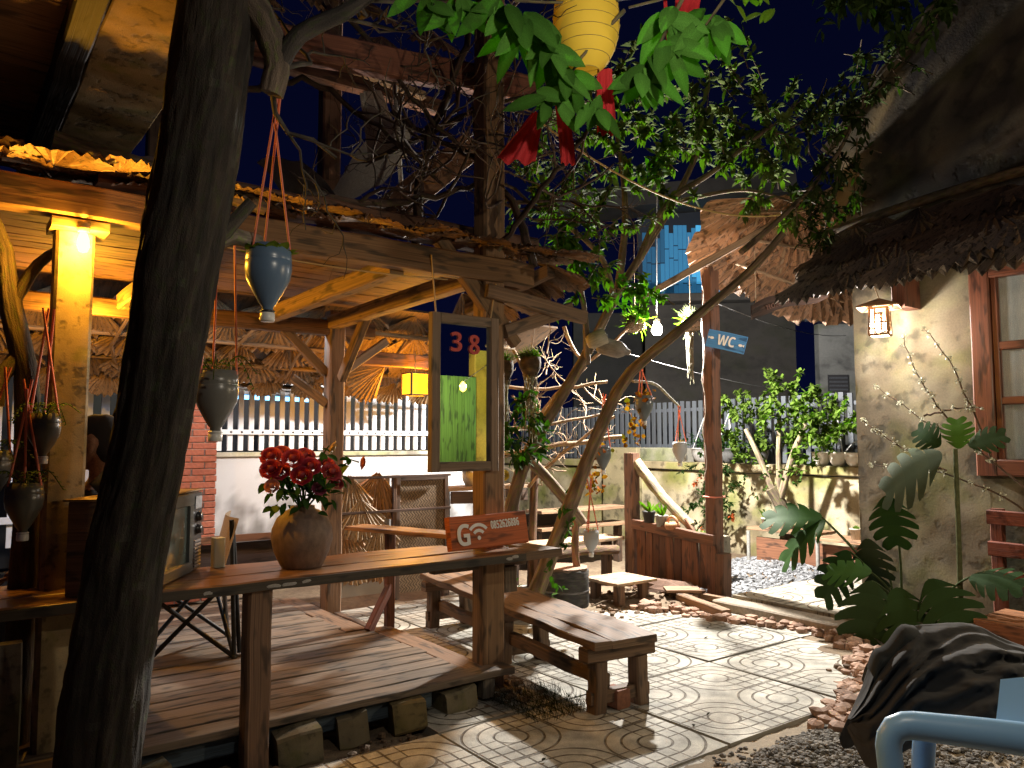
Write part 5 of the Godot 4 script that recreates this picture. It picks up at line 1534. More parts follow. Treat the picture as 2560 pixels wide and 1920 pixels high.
	obj("apron", box(new_st(), V(3.95, 0.86, -6.24), V(4.85, 0.975, -6.2), Color(0.1, 0.06, 0.04), 0.003), W, t3)
	for x in [3.98, 4.82]: obj("leg", box(new_st(), V(x - 0.04, -0.05, -6.45), V(x + 0.04, 0.978, -6.35), Color(0.1, 0.06, 0.04)), W, t3)
	var t4 := thing("back_shelf", "dark two-tier shelf against the mossy wall, left of the gate post", "shelf", V(6.6, 0, -7.2))
	for y in [0.62, 0.42]: obj("board", box(new_st(), V(5.6, y, -7.2), V(7.0, y + 0.035, -6.9), Color(0.34, 0.22, 0.14), 0.003), W, t4)
	for x in [5.65, 6.95]: obj("leg", box(new_st(), V(x - 0.035, -0.05, -7.1), V(x + 0.035, 0.418, -7.0), Color(0.1, 0.06, 0.04)), W, t4)
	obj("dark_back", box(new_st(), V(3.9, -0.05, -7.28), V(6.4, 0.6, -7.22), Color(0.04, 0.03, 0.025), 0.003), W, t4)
	var t5 := thing("far_bench", "weathered bench with metal legs against the mossy wall behind the monstera", "bench", V(8.1, 0, -5))
	obj("top", box(new_st(), V(7.85, 0.4, -5.78), V(8.3, 0.43, -4.9), Color(0.45, 0.28, 0.18), 0.003), W, t5)
	obj("top", box(new_st(), V(7.8, 0.37, -4.86), V(8.25, 0.4, -3.9), Color(0.48, 0.3, 0.19), 0.003), W, t5)
	obj("front_board", box(new_st(), V(7.92, 0.05, -5.7), V(7.95, 0.32, -4.1), Color(0.3, 0.14, 0.08), 0.003), W, t5)
	for z in [-5.75, -4.85, -4.0]: obj("leg", tube(new_st(), [V(7.84, -0.05, z), V(7.84, 0.39, z)], [0.022], 8, Color(0.45, 0.45, 0.42)), M.metal, t5)
	# ----- wooden seat at the right wall -----
	var pb := thing("slatted_seat", "dark red slatted wooden seat at the right edge below the window", "seat", V(5.95, 0, -2.2))
	for y in [0.86, 0.64, 0.44]: obj("back_slat", box(new_st(), V(6.06, y, -2.42), V(6.11, y + 0.1, -1.0), Color(0.25, 0.07, 0.04), 0.003), W, pb)
	obj("back_post", box(new_st(), V(6.115, 0.0, -2.42), V(6.18, 0.97, -2.34), Color(0.22, 0.07, 0.04), 0.003), W, pb)
	for i in 4: obj("seat_slat", box(new_st(), V(5.5 + i * 0.13, 0.26, -2.3), V(5.615 + i * 0.13, 0.295, -1.0), Color(0.42, 0.19, 0.085), 0.003), W, pb)
	obj("front_board", box(new_st(), V(5.47, 0.0, -2.28), V(5.497, 0.29, -1.0), Color(0.3, 0.12, 0.06), 0.003), W, pb)
	obj("side_board", box(new_st(), V(5.5, 0.02, -2.32), V(6.1, 0.258, -2.302), Color(0.12, 0.05, 0.035), 0.003), W, pb)
	var gk := obj("kerb_timber", beam(new_st(), V(2.75, 0.02, -1.3), V(4.3, 0.02, -0.55), 0.12, 0.09, Color(0.42, 0.27, 0.15), Vector3.UP, 0.006), W)
	tag(gk, "old timber laid as a kerb on the gravel behind the blue chair", "timber")
	# ----- blue plastic chair -----
	var ch := thing("blue_chair", "pale blue moulded plastic armchair at the lower right corner", "chair", V(2.4, 0, -0.95))
	var blue := colour_mat("blue_plastic", Color(0.26, 0.5, 0.8), 0.35)
	var arm := new_st()
	var ap := arc_pts([V(2.11, 0.3, -1.1), V(2.115, 0.56, -1.11), V(2.12, 0.64, -1.115), V(2.145, 0.678, -1.09), V(2.2, 0.682, -1.01), V(2.3, 0.68, -0.85), V(2.4, 0.67, -0.69), V(2.55, 0.64, -0.45)], 40)
	obj("arm", tube(arm, ap, lerp_r(0.03, 0.034, 12) + lerp_r(0.036, 0.052, 28), 18, Color.WHITE), blue, ch)
	obj("leg", tube(new_st(), arc_pts([V(2.08, 0, -1.08), V(2.1, 0.2, -1.095), V(2.11, 0.3, -1.1)], 8), lerp_r(0.024, 0.031, 8), 12, Color.WHITE), blue, ch)
	obj("leg", tube(new_st(), arc_pts([V(2.3, 0.0, -1.16), V(2.265, 0.4, -1.11), V(2.23, 0.66, -1.07)], 10), lerp_r(0.026, 0.03, 10), 12, Color.WHITE), blue, ch)
	var seat := []
	for i in 9:
		var row := []
		for k in 9:
			var s := k / 8.0
			var t := i / 8.0
			row.append(V(2.32, 0.672, -0.93).lerp(V(2.5, 0.65, -0.58), s).lerp(V(2.5, 0.745, -0.98).lerp(V(2.78, 0.75, -0.58), s), t) + V(0, 0.02 * t * t + 0.03 * sin(PI * s), 0))
		seat.append(row)
	obj("seat", sheet(new_st(), seat, Color.WHITE), blue, ch)
	# ----- dark jacket thrown over the chair back -----
	var jk := thing("jacket", "crumpled dark grey-green jacket thrown over the blue chair", "jacket", V(2.75, 0.5, -1.2))
	var ridge := arc_pts([V(2.42, 0.55, -1.41), V(2.45, 0.64, -1.38), V(2.52, 0.75, -1.36), V(2.65, 0.82, -1.32), V(2.77, 0.825, -1.3), V(2.93, 0.815, -1.23), V(3.03, 0.76, -1.16), V(3.12, 0.7, -1.0)], 96)
	var front := arc_pts([V(2.4, 0.53, -1.4), V(2.3, 0.47, -1.28), V(2.27, 0.52, -1.2), V(2.31, 0.57, -1.14), V(2.35, 0.6, -1.06), V(2.42, 0.64, -1.0), V(2.5, 0.68, -0.94), V(2.62, 0.72, -0.84)], 96)
	var back := arc_pts([V(2.52, 0.44, -1.5), V(2.6, 0.38, -1.52), V(2.75, 0.4, -1.5), V(2.9, 0.42, -1.4), V(3.05, 0.42, -1.3), V(3.2, 0.44, -1.2), V(3.3, 0.45, -1.05), V(3.4, 0.46, -0.9)], 96)
	var nz := FastNoiseLite.new()
	nz.seed = 12
	nz.frequency = 1.6
	var jr := []
	for i in 97:
		var row := []
		for k in 121:
			var t := k / 120.0
			var p: Vector3
			var s := i / 96.0
			if t < 0.3: p = back[i].lerp(ridge[i], t / 0.3)
			else: p = ridge[i].lerp(front[i], (t - 0.3) / 0.7)
			var bulge := sin(PI * clampf((t - 0.3) / 0.7, 0, 1))
			var n := (V(-0.55, 0.5, 0.65)).normalized()
			var w := 0.5 * nz.get_noise_2d(s * 0.9, t * 0.9)
			var dgl := t + 0.35 * s + 0.25 * w
			var f := 0.0
			for fo in [[0.42, 0.035, 0.028], [0.56, 0.05, 0.03], [0.7, 0.03, 0.02], [0.83, 0.05, 0.03], [0.97, 0.04, 0.024], [1.12, 0.05, 0.022]]:
				f += fo[2] * (exp(-pow((dgl - fo[0]) / fo[1], 2)) - 0.8 * exp(-pow((dgl - fo[0] - fo[1] * 1.7) / (fo[1] * 0.8), 2))) * bulge
			for fo in [[0.3, 0.05], [0.5, 0.04], [0.68, 0.05]]:
				f += 0.016 * exp(-pow((s - fo[0] - 0.25 * (t - 0.3) + 0.2 * w) / fo[1], 2)) * bulge
			f += 0.006 * nz.get_noise_2d(s * 5.0, t * 5.0)
			p += n * (0.05 * bulge + f)
			row.append(p)
		jr.append(row)
	obj("body", sheet(new_st(), jr, Color(0.02, 0.022, 0.022), 0.03), M.cloth, jk)
	var collar := []
	for i in 13:
		var row := []
		var base: Vector3 = ridge[16 + i * 2]
		for k in 9:
			var a2 := PI * 1.3 * k / 8.0
			row.append(base + V(-0.045 * sin(a2), 0.03 + 0.035 * cos(a2) - 0.05, 0.05 * sin(a2)) + V(0, 0.012 * sin(i * 0.9), 0))
		collar.append(row)
	obj("collar", sheet(new_st(), collar, Color(0.03, 0.032, 0.028), 0.03), M.cloth, jk)
	var flap := []
	for i in 8:
		var row := []
		for k in 8:
			var s := i / 7.0
			var t := k / 7.0
			row.append(V(2.5, 0.74, -1.24).lerp(V(2.7, 0.745, -1.04), s) + V(-0.03, -0.075, 0.03) * t * (1.0 - 0.35 * sin(PI * s)) + V(-0.012, 0, 0.012))
		flap.append(row)
	obj("pocket_flap", sheet(new_st(), flap, Color(0.03, 0.032, 0.028), 0.03), M.cloth, jk)


func build_plants() -> void:
	# ----- monstera by the house wall -----
	var mo := thing("monstera", "large monstera plant with split glossy leaves by the plaster wall", "plant", V(5.85, 0, -2.95))
	var stalk := Color(0.1, 0.14, 0.06)
	var root := V(5.85, 0.0, -2.9)
	# leaf centre, midrib direction, facing, length, tint
	var lv := [
		[V(5.65, 1.36, -2.52), V(-0.1, -0.42, -0.9), V(-0.8, 0.55, -0.1), 0.52, Color(0.12, 0.16, 0.1)],
		[V(5.75, 1.4, -2.45), V(0.1, 0.85, -0.1), V(-0.9, 0.1, 0.3), 0.22, Color(0.14, 0.3, 0.05)],
		[V(5.72, 1.42, -2.56), V(0, 0.5, -0.7), V(-0.9, 0.2, 0), 0.22, Color(0.05, 0.11, 0.04)],
		[V(5.78, 1.42, -2.4), V(0.1, 0.35, 0.7), V(-0.8, 0.4, 0), 0.22, Color(0.08, 0.14, 0.07)],
		[V(5.6, 0.86, -3.42), V(-0.4, 0.1, -0.75), V(-0.5, 0.8, 0.2), 0.42, Color(0.05, 0.13, 0.03)],
		[V(5.55, 0.84, -3.36), V(-0.35, -0.55, -0.75), V(-0.6, 0.7, -0.2), 0.46, Color(0.055, 0.14, 0.035)],
		[V(5.7, 1.05, -2.95), V(-0.1, -0.75, 0.1), V(-0.95, 0.15, 0.1), 0.36, Color(0.045, 0.11, 0.03)],
		[V(5.68, 0.72, -3.1), V(-0.1, -0.95, 0.1), V(-0.95, 0.1, 0), 0.34, Color(0.07, 0.1, 0.06)],
		[V(5.6, 0.62, -3.2), V(-0.3, -0.75, -0.5), V(-0.8, 0.5, -0.1), 0.42, Color(0.045, 0.1, 0.03)],
		[V(5.5, 0.5, -2.98), V(-0.2, 0.1, -0.9), V(-0.6, 0.8, 0), 0.32, Color(0.08, 0.18, 0.04)],
		[V(5.45, 0.45, -2.95), V(-0.4, -0.85, 0.0), V(-0.85, 0.3, 0.2), 0.46, Color(0.07, 0.12, 0.05)],
		[V(5.5, 0.42, -2.8), V(-0.4, -0.7, 0.35), V(-0.8, 0.5, 0.2), 0.4, Color(0.06, 0.12, 0.04)],
		[V(5.55, 0.5, -2.6), V(-0.3, -0.55, 0.5), V(-0.8, 0.6, 0), 0.42, Color(0.07, 0.14, 0.05)],
		[V(5.75, 0.52, -2.42), V(-0.2, 0.12, 0.8), V(-0.6, 0.8, 0), 0.32, Color(0.06, 0.12, 0.05)]]
	for l in lv:
		obj("leaf", monstera_leaf(l[0], l[1], l[2], l[3], l[4] * 0.7), M.leaf_gloss, mo)
		var p: Vector3 = l[0]
		if p.y > 1.2: continue
		obj("stalk", tube(new_st(), arc_pts([root + rv(0.08) * V(1, 0, 1), root.lerp(p, 0.55) + V(0.05, 0.06, 0), p], 8), lerp_r(0.012, 0.007, 8), 6, stalk), M.leaf_gloss, mo)
	obj("tall_stalk", tube(new_st(), arc_pts([V(5.82, 0.0, -2.52), V(5.8, 0.7, -2.5), V(5.76, 1.4, -2.48)], 10), lerp_r(0.02, 0.016, 10), 8, Color(0.14, 0.16, 0.08)), M.leaf_gloss, mo)
	# ----- white blossom branches -----
	var bl := thing("blossom_branches", "thin bare branches with tiny white blossoms in front of the plaster wall", "branches", V(5.9, 1.0, -2.0))
	var fl := new_st()
	for s in [[V(5.85, 0.95, -1.9), V(5.9, 1.43, -2.43), V(5.9, 1.6, -2.74), V(5.9, 1.88, -3.1), 9], [V(5.9, 1.38, -2.4), V(5.92, 1.7, -2.65), V(5.95, 2.05, -2.85), V(5.95, 2.25, -2.9), 7], [V(5.9, 1.3, -2.3), V(5.92, 1.66, -2.42), V(5.93, 2.0, -2.55), V(5.95, 2.3, -2.75), 5], [V(5.85, 0.7, -1.9), V(5.88, 1.0, -2.12), V(5.88, 1.2, -2.55), V(5.88, 1.27, -3.15), 8], [V(5.88, 1.24, -2.6), V(5.9, 1.36, -2.85), V(5.9, 1.45, -3.0), V(5.9, 1.62, -3.22), 7], [V(5.9, 1.64, -2.75), V(5.92, 1.68, -2.6), V(5.92, 1.7, -2.45), V(5.93, 1.68, -2.35), 2], [V(5.9, 1.58, -2.72), V(5.9, 1.45, -2.7), V(5.9, 1.3, -2.68), V(5.9, 1.24, -2.66), 0]]:
		var pts := arc_pts([s[0], s[1], s[2], s[3]], 14)
		for i in range(1, 14): pts[i] += rv(0.008)
		obj("branch", tube(new_st(), pts, lerp_r(0.009, 0.003, 14), 5, Color(0.16, 0.085, 0.05)), M.bark_fine, bl)
		for k in s[4] * 11:
			var c: Vector3 = pts[5 + rng.randi() % 10] + rv(0.018)
			for j in 4: leaf(fl, c, rv(1), rv(1), 0.018, 0.014, C(0.72, 0.72, 0.55, 0.1), 0.1, 0.1, 2)
	tag(obj("blossom", fl, M.petal, bl), "", "", "", "stuff")
	# ----- foreground branch with big leaves, from the right above -----
	var fb := thing("near_branch", "large bright green leaves hanging close overhead around the yellow paper lantern", "branch", V(1.75, 3.05, -1.7))
	var tw := [[V(2.2, 3.15, -1.3), V(1.95, 2.95, -1.58), V(1.75, 2.86, -1.7)], [V(1.95, 2.95, -1.58), V(1.7, 2.9, -1.78), V(1.45, 2.88, -1.92)], [V(1.75, 2.86, -1.72), V(1.65, 2.72, -1.8), V(1.6, 2.62, -1.84)], [V(1.9, 2.9, -1.6), V(1.86, 2.78, -1.65), V(1.82, 2.68, -1.67)], [V(2.05, 3.0, -1.45), V(1.98, 2.86, -1.52), V(1.95, 2.8, -1.55)], [V(1.45, 2.9, -1.92), V(1.3, 2.92, -2.0), V(1.2, 2.92, -2.1)]]
	for t in tw: obj("twig", tube(new_st(), arc_pts(t, 6), lerp_r(0.008, 0.004, 6), 5, Color(0.16, 0.12, 0.06)), M.bark_fine, fb)
	var heads := [[V(1.8, 2.665, -1.67), 8, 0.13], [V(1.96, 2.82, -1.55), 8, 0.14], [V(1.87, 2.84, -1.62), 6, 0.14], [V(1.6, 2.64, -1.84), 8, 0.13], [V(1.56, 2.74, -1.86), 7, 0.14], [V(1.48, 2.8, -1.9), 8, 0.15], [V(1.42, 2.86, -1.94), 6, 0.14], [V(1.68, 2.56, -1.78), 4, 0.11], [V(1.22, 2.9, -2.1), 5, 0.12], [V(1.3, 2.88, -2.04), 5, 0.12], [V(1.86, 2.74, -1.63), 5, 0.13], [V(1.54, 2.56, -1.87), 5, 0.11]]
	for h in heads:
		for k in h[1] + 1:
			var a: float = TAU * k / h[1] + rf(-0.3, 0.3)
			var st := new_st()
			var d := V(cos(a) * 0.8, -0.75 + 0.4 * sin(a * 2.0) + rf(-0.3, 0.2), sin(a) * 0.8)
			leaf(st, h[0] + rv(0.03), d, V(-0.55, -0.05, 0.75) + rv(0.45), h[2] * rf(0.95, 1.4), h[2] * 0.42, C(0.075, 0.2, 0.035, 0.5), 0.25, 0.18, 6)
			obj("leaf", st, M.leaf, fb)
	for p in [V(2.18, 3.0, -1.55), V(2.25, 2.96, -1.5), V(2.1, 3.04, -1.62)]:
		for k in 6:
			var st := new_st()
			leaf(st, p + rv(0.06), rv(1) + V(0, -0.3, 0), Vector3.UP, 0.075, 0.035, C(0.16, 0.3, 0.03, 0.15), 0.2, 0.2, 4)
			obj("leaf", st, M.leaf, fb)
	# ----- dark tuft of grass beside the bench -----
	var gr := thing("grass_tuft", "dark tuft of fine grass growing under the bench beside the thick post", "grass", V(2.75, 0, -3.42))
	var gs := new_st()
	for i in 900:
		var p := V(2.75 + rf(-0.2, 0.2), -0.02, -3.42 + rf(-0.24, 0.24))
		leaf(gs, p, V(rf(-0.7, 0.7), 1, rf(-0.7, 0.7)), V(1, 0, 0.3), rf(0.06, 0.14), 0.005, C(0.025, 0.04, 0.018, 0.3), 0.7, 0.1, 2)
	tag(obj("blades", gs, M.leaf, gr), "", "", "", "stuff")
	# ----- pots on the wall, shelf, rail -----
	var pot := [Vector2(0.0, 0.0), Vector2(0.055, 0.0), Vector2(0.085, 0.04), Vector2(0.1, 0.09), Vector2(0.102, 0.13), Vector2(0.11, 0.132), Vector2(0.11, 0.145), Vector2(0.098, 0.142), Vector2(0.09, 0.1), Vector2(0, 0.1)]
	var wi := 0
	for z in [-5.25, -5.03, -4.83, -4.66]:
		var t := thing("white_pot", ["white bowl-shaped pot on the mossy wall coping, leftmost of four", "white bowl pot with three hanging wires on the wall coping", "white pot on the coping with dark soil, third from the left", "white pot on the coping closest to the plaster house"][wi], "pot", V(8.62, 1.16, z), "white pots on the wall coping")
		obj("bowl", lathe(new_st(), pot, V(8.62, 1.16, z), Color(0.72, 0.68, 0.58), 20, V(1.05, 1.15, 1.05)), M.plastic, t)
		if wi > 0:
			for k in 3:
				var e := V(cos(k * 2.1) * 0.1, 0.16, sin(k * 2.1) * 0.1) + t.position
				var top := t.position + (V(0, 0.62, 0) if wi == 1 else V(0.0, 0.26, 0.15))
				obj("wire", tube(new_st(), arc_pts([e, (e + top) / 2 + V(0, 0.08, 0) if wi > 1 else (e + top) / 2, top], 6), [0.006], 5, Color(0.62, 0.62, 0.6), 0, false), M.plastic, t)
		wi += 1
	var gi := 0
	for p in [V(8.62, 1.16, -7.05), V(8.62, 1.16, -6.65), V(8.6, 1.16, -6.15)]:
		var t := thing("round_planter", ["half-round pale planter with a leafy plant on the wall, right of the hanging bottle", "dark round planter of leafy green on the wall, left of the WC post", "low round planter of leafy green on the wall, right of the WC post"][gi], "planter", p)
		obj("bowl", lathe(new_st(), pot, p, Color(0.45, 0.43, 0.4) if gi == 0 else Color(0.14, 0.14, 0.14), 20, V(1.5, 1.4, 1.5)), M.clay, t)
		var fs := new_st()
		for k in 26: leafy(fs, p + V(0, 0.18, 0) + rv(0.06), p + V(rf(-0.15, 0.15), 0.34 + rf(-0.1, 0.08), rf(-0.25, 0.25)), 9, 0.05, 0.03, C(0.05, 0.11, 0.045, 0.25))
		tag(obj("foliage", fs, M.leaf, t), "", "", "", "stuff")
		if gi < 2:
			for k in 3: obj("wire", tube(new_st(), [p + V(cos(k * 2.1) * 0.13, 0.2, sin(k * 2.1) * 0.13), p + V(-0.05, 0.68, 0.1)], [0.006], 5, Color(0.66, 0.66, 0.64), 0, false), M.plastic, t)
		gi += 1
	var yp := thing("yellow_flower_pot", "white pot of big yellow flowers on the shelf beside the left slanting trunk", "potted plant", V(4.3, 1.015, -6.33))
	var yq := V(4.3, 1.015, -6.33)
	obj("bowl", lathe(new_st(), [Vector2(0, 0), Vector2(0.1, 0), Vector2(0.13, 0.06), Vector2(0.135, 0.15), Vector2(0.12, 0.15), Vector2(0, 0.13)], yq, Color(0.6, 0.57, 0.48), 20), M.clay, yp)
	var yf := new_st()
	for k in 18: leafy(yf, yq + V(0, 0.16, 0), yq + V(rf(-0.22, 0.22), rf(0.2, 0.45), rf(-0.15, 0.15)), 6, 0.08, 0.04, C(0.06, 0.11, 0.03, 0.2))
	obj("foliage", yf, M.leaf, yp)
	for c in [V(0.02, 0.42, 0.1), V(0.12, 0.38, 0.08), V(0.05, 0.52, 0.05), V(-0.1, 0.34, 0.14), V(0.2, 0.34, 0.05), V(-0.18, 0.3, 0.05), V(0.28, 0.1, 0.08), V(-0.02, 0.16, 0.15), V(0.12, 0.22, 0.14), V(-0.3, 0.2, 0.1)]:
		obj("flower", rose(yq + c, rv(0.6) + V(-0.4, 0.5, 0.7), 0.075 if c.y > 0.3 else 0.045, Color(0.85, 0.62, 0.06)), M.petal, yp)
	var si := 0
	for d in [[V(5.87, 0.63, -5.5), "black pot with a pale green succulent on the gate rail", Color(0.03, 0.03, 0.03)], [V(5.88, 0.6, -5.34), "small pot with bright green rosette on the gate rail", Color(0.3, 0.3, 0.28)], [V(8.0, 0.43, -5.6), "small white pot with a single sprout on the far bench", Color(0.75, 0.74, 0.72)], [V(8.02, 0.4, -4.5), "cream round pot on the far bench behind the monstera", Color(0.65, 0.58, 0.45)]]:
		var t := thing("small_pot", d[1], "pot", d[0])
		obj("bowl", lathe(new_st(), [Vector2(0, 0), Vector2(0.05, 0), Vector2(0.062, 0.1), Vector2(0.068, 0.1), Vector2(0.068, 0.115), Vector2(0.056, 0.115), Vector2(0, 0.1)], d[0], d[2], 16), M.clay, t)
		var s := new_st()
		for k in 14: leaf(s, d[0] + V(0, 0.1, 0), V(rf(-0.6, 0.6), rf(0.5, 1.2), rf(-0.6, 0.6)), V(1, 0, 0), rf(0.08, 0.17) if si < 3 else 0.05, 0.035, C(0.2, 0.34, 0.05, 0.2), 0.2, 0.2)
		obj("foliage", s, M.leaf, t)
		si += 1
	var tp := thing("clay_basket", "small orange clay basket with a looped handle on the gate rail", "pot", V(5.88, 0.585, -5.2))
	obj("bowl", lathe(new_st(), [Vector2(0, 0), Vector2(0.06, 0), Vector2(0.08, 0.03), Vector2(0.07, 0.07), Vector2(0.055, 0.07), Vector2(0, 0.05)], V(5.88, 0.585, -5.2), Color(0.5, 0.24, 0.11), 18), M.clay, tp)
	var hp := []
	for i in 11: hp.append(V(5.88, 0.64 + 0.07 * sin(PI * i / 10.0), -5.2 + 0.065 * cos(PI * i / 10.0)))
	obj("handle", tube(new_st(), hp, [0.014], 8, Color(0.52, 0.25, 0.12)), M.clay, tp)
	var tr := thing("grey_trough", "rectangular grey planter trough beyond the gate, left of the WC post", "planter", V(6.6, 0.3, -5.3))
	obj("trough", box(new_st(), V(6.45, 0.3, -5.55), V(6.65, 0.48, -5.1), Color(0.4, 0.4, 0.38), 0.003), M.concrete, tr)
	obj("stand", box(new_st(), V(6.5, 0.0, -5.5), V(6.6, 0.298, -5.15), Color(0.2, 0.12, 0.08)), M.wood, tr)
	var trf := new_st()
	for k in 24: leaf(trf, V(6.55, 0.47, -5.5 + k * 0.017), rv(0.6) + V(0, 0.8, 0), V(1, 0, 0), 0.06, 0.025, C(0.25, 0.36, 0.1, 0.2), 0.3, 0.2)
	obj("foliage", trf, M.leaf, tr)
	# cactus-like plants by the drum
	var cc := thing("pale_cactus", "pale green cactus column standing behind the bench, left of the drum stool", "cactus", V(4.2, 0, -5.75))
	obj("column", lathe(new_st(), [Vector2(0.09, 0.0), Vector2(0.1, 0.12), Vector2(0.09, 0.28), Vector2(0.05, 0.36), Vector2(0, 0.37)], V(3.95, 0.0, -5.5), Color(0.3, 0.4, 0.14), 14), M.leaf, cc)
	var ccl := new_st()
	for k in 20: leafy(ccl, V(4.0, 0.05, -5.4) + rv(0.06), V(4.0, 0.12, -5.35) + rv(0.14), 5, 0.06, 0.03, C(0.12, 0.25, 0.05, 0.2))
	obj("undergrowth", ccl, M.leaf, cc)
	# hanging fibre baskets left of the trellis
	for b in [[V(3.55, 2.02, -4.85), "round hanging coconut basket with shaggy grass, nearer the framed mirror"], [V(3.72, 2.05, -4.72), "hanging coconut basket with a taller shaggy grass cap, right of its twin"]]:
		var t := thing("fibre_basket", b[1], "hanging planter", b[0])
		obj("husk", lathe(new_st(), [Vector2(0, -0.1), Vector2(0.05, -0.09), Vector2(0.08, -0.03), Vector2(0.085, 0.02), Vector2(0.08, 0.06), Vector2(0, 0.05)], b[0], Color(0.16, 0.1, 0.06), 16), M.bark, t)
		var s := new_st()
		for k in 260: leaf(s, b[0] + V(rf(-0.06, 0.06), 0.05, rf(-0.06, 0.06)), V(rf(-1, 1), rf(0.2, 1.2), rf(-1, 1)), V(1, 0, 0), rf(0.06, 0.12), 0.006, C(0.12, 0.17, 0.05, 0.3), 0.9, 0.1, 2)
		tag(obj("grass", s, M.leaf, t), "", "", "", "stuff")
		obj("string", rope(new_st(), b[0] + V(0, 0.06, 0), b[0] + V(0.05, 0.75, 0.1), 0.003, Color(0.3, 0.22, 0.14), 0, 2), M.plain, t)
		var ms := new_st()
		for k in 40: rope(ms, b[0] + V(rf(-0.05, 0.05), -0.08, rf(-0.05, 0.05)), b[0] + V(rf(-0.06, 0.06), -0.2 - rng.randf() * 0.42, rf(-0.06, 0.06)), 0.003, C(0.4, 0.36, 0.25, 0.2), 0, 2)
		tag(obj("hanging_moss", ms, M.bark_fine, t), "", "", "", "stuff")
	for b in [[V(5.75, 2.68, -5.55), "spiky spider plant hanging just left of the white bulb"], [V(6.2, 2.68, -5.2), "spiky spider plant hanging just right of the white bulb, trailing pale roots"]]:
		var t := thing("spider_plant", b[1], "hanging plant", b[0])
		var s := new_st()
		for k in 150: leaf(s, b[0] + rv(0.04), rv(1) + V(0, 0.3, 0), V(1, 0, 0), rf(0.1, 0.2), 0.012, C(0.1, 0.12, 0.05, 0.25), 0.8, 0.15, 3)
		tag(obj("blades", s, M.leaf, t), "", "", "", "stuff")
		obj("clump", rock(new_st(), b[0] - V(0, 0.04, 0), V(0.1, 0.07, 0.1), Color(0.2, 0.15, 0.1), 5, 0.4, 10), M.soil, t)
		obj("string", rope(new_st(), b[0], b[0] + V(0, 0.9, 0), 0.003, Color(0.3, 0.22, 0.14), 0, 2), M.plain, t)
		if b[0].x > 6.0:
			var ms := new_st()
			for k in 40: rope(ms, b[0] + V(rf(-0.04, 0.04), -0.08, rf(-0.04, 0.04)), b[0] + V(rf(-0.03, 0.03), -0.3 - rng.randf() * 0.35, rf(-0.03, 0.03)), 0.004, C(0.2, 0.18, 0.13, 0.15), 0, 2)
			tag(obj("roots", ms, M.bark_fine, t), "", "", "", "stuff")


# a split monstera leaf: lobes leave the midrib and stay joined near it
func monstera_leaf(p: Vector3, dir: Vector3, face: Vector3, L: float, col: Color) -> SurfaceTool:
	var st := new_st()
	dir = dir.normalized()
	var s := dir.cross(face).normalized()
	var u := s.cross(dir)
	st.set_smooth_group(5)
	var lobes := 5
	var at := func(t: float, w: float) -> Vector3:
		# t along the midrib, w across (-1..1)
		var wid := L * 0.5 * pow(sin(PI * clampf(0.1 + t * 0.86, 0, 1)), 0.7)
		var f := absf(w)
		return p + dir * L * (t + 0.16 * f * f) + s * wid * w - u * (L * 0.28 * t * t + wid * 0.35 * f * f) + u * wid * 0.12 * f
	for side in [-1.0, 1.0]:
		for i in lobes:
			var t0 := float(i) / lobes
			var t1 := float(i + 1) / lobes
			var gap := 0.17 / lobes
			for j in 6:
				var w0 := j / 6.0
				var w1 := (j + 1) / 6.0
				var g0 := gap * clampf((w0 - 0.35) * 1.8, 0, 1)
				var g1 := gap * clampf((w1 - 0.35) * 1.8, 0, 1)
				if j == 5: g1 = 0.3 / lobes
				var a: Vector3 = at.call(t0 + g0, w0 * side)
				var b: Vector3 = at.call(t0 + g1, w1 * side)
				var c: Vector3 = at.call(t1 - g1, w1 * side)
				var d: Vector3 = at.call(t1 - g0, w0 * side)
				if side > 0: quad(st, a, b, c, d, col * (0.96 + 0.08 * (i % 2)))
				else: quad(st, b, a, d, c, col * (0.96 + 0.08 * (i % 2)))
	return st


# layered cupped petals turned about an axis
func rose(p: Vector3, axis: Vector3, R: float, col: Color) -> SurfaceTool:
	var st := new_st()
	axis = axis.normalized()
	var e := axis.cross(V(0.3, 1, 0.2)).normalized()
	var f := axis.cross(e)
	rock(st, p + axis * R * 0.05, Vector3.ONE * R * 0.5, col * 0.6, 3, 0.1, 10, true)
	for ring in 6:
		var n: int = [2, 3, 4, 5, 6, 7][ring]
		for k in n:
			var a := TAU * (k + 0.37 * ring) / n + rf(-0.2, 0.2)
			var top := R * (0.5 - 0.02 * ring - 0.05 * ring * (ring - 3) * 0.5) * rf(0.88, 1.1)
			var rows := []
			for i in 5:
				var t := i / 4.0
				var row := []
				for j in 6:
					var q := (j - 2.5) / 2.5
					var aa := a + q * PI / n * 1.15
					var rad := R * (0.06 + 0.14 * ring + (0.05 + 0.045 * ring) * t + (0.02 + 0.05 * ring) * t * t * t * t) * (1.0 + 0.06 * q * q)
					row.append(p + (e * cos(aa) + f * sin(aa)) * rad + axis * (lerpf(-0.35 * R, top, t) - R * 0.16 * q * q * t - (R * 0.1 * t * t * t if ring > 3 else 0.0)))
				rows.append(row)
			sheet(st, rows, col * rf(0.8, 1.12) * (0.7 + 0.07 * ring), 0.1, rng.randi() % 100000 + 1)
	return st


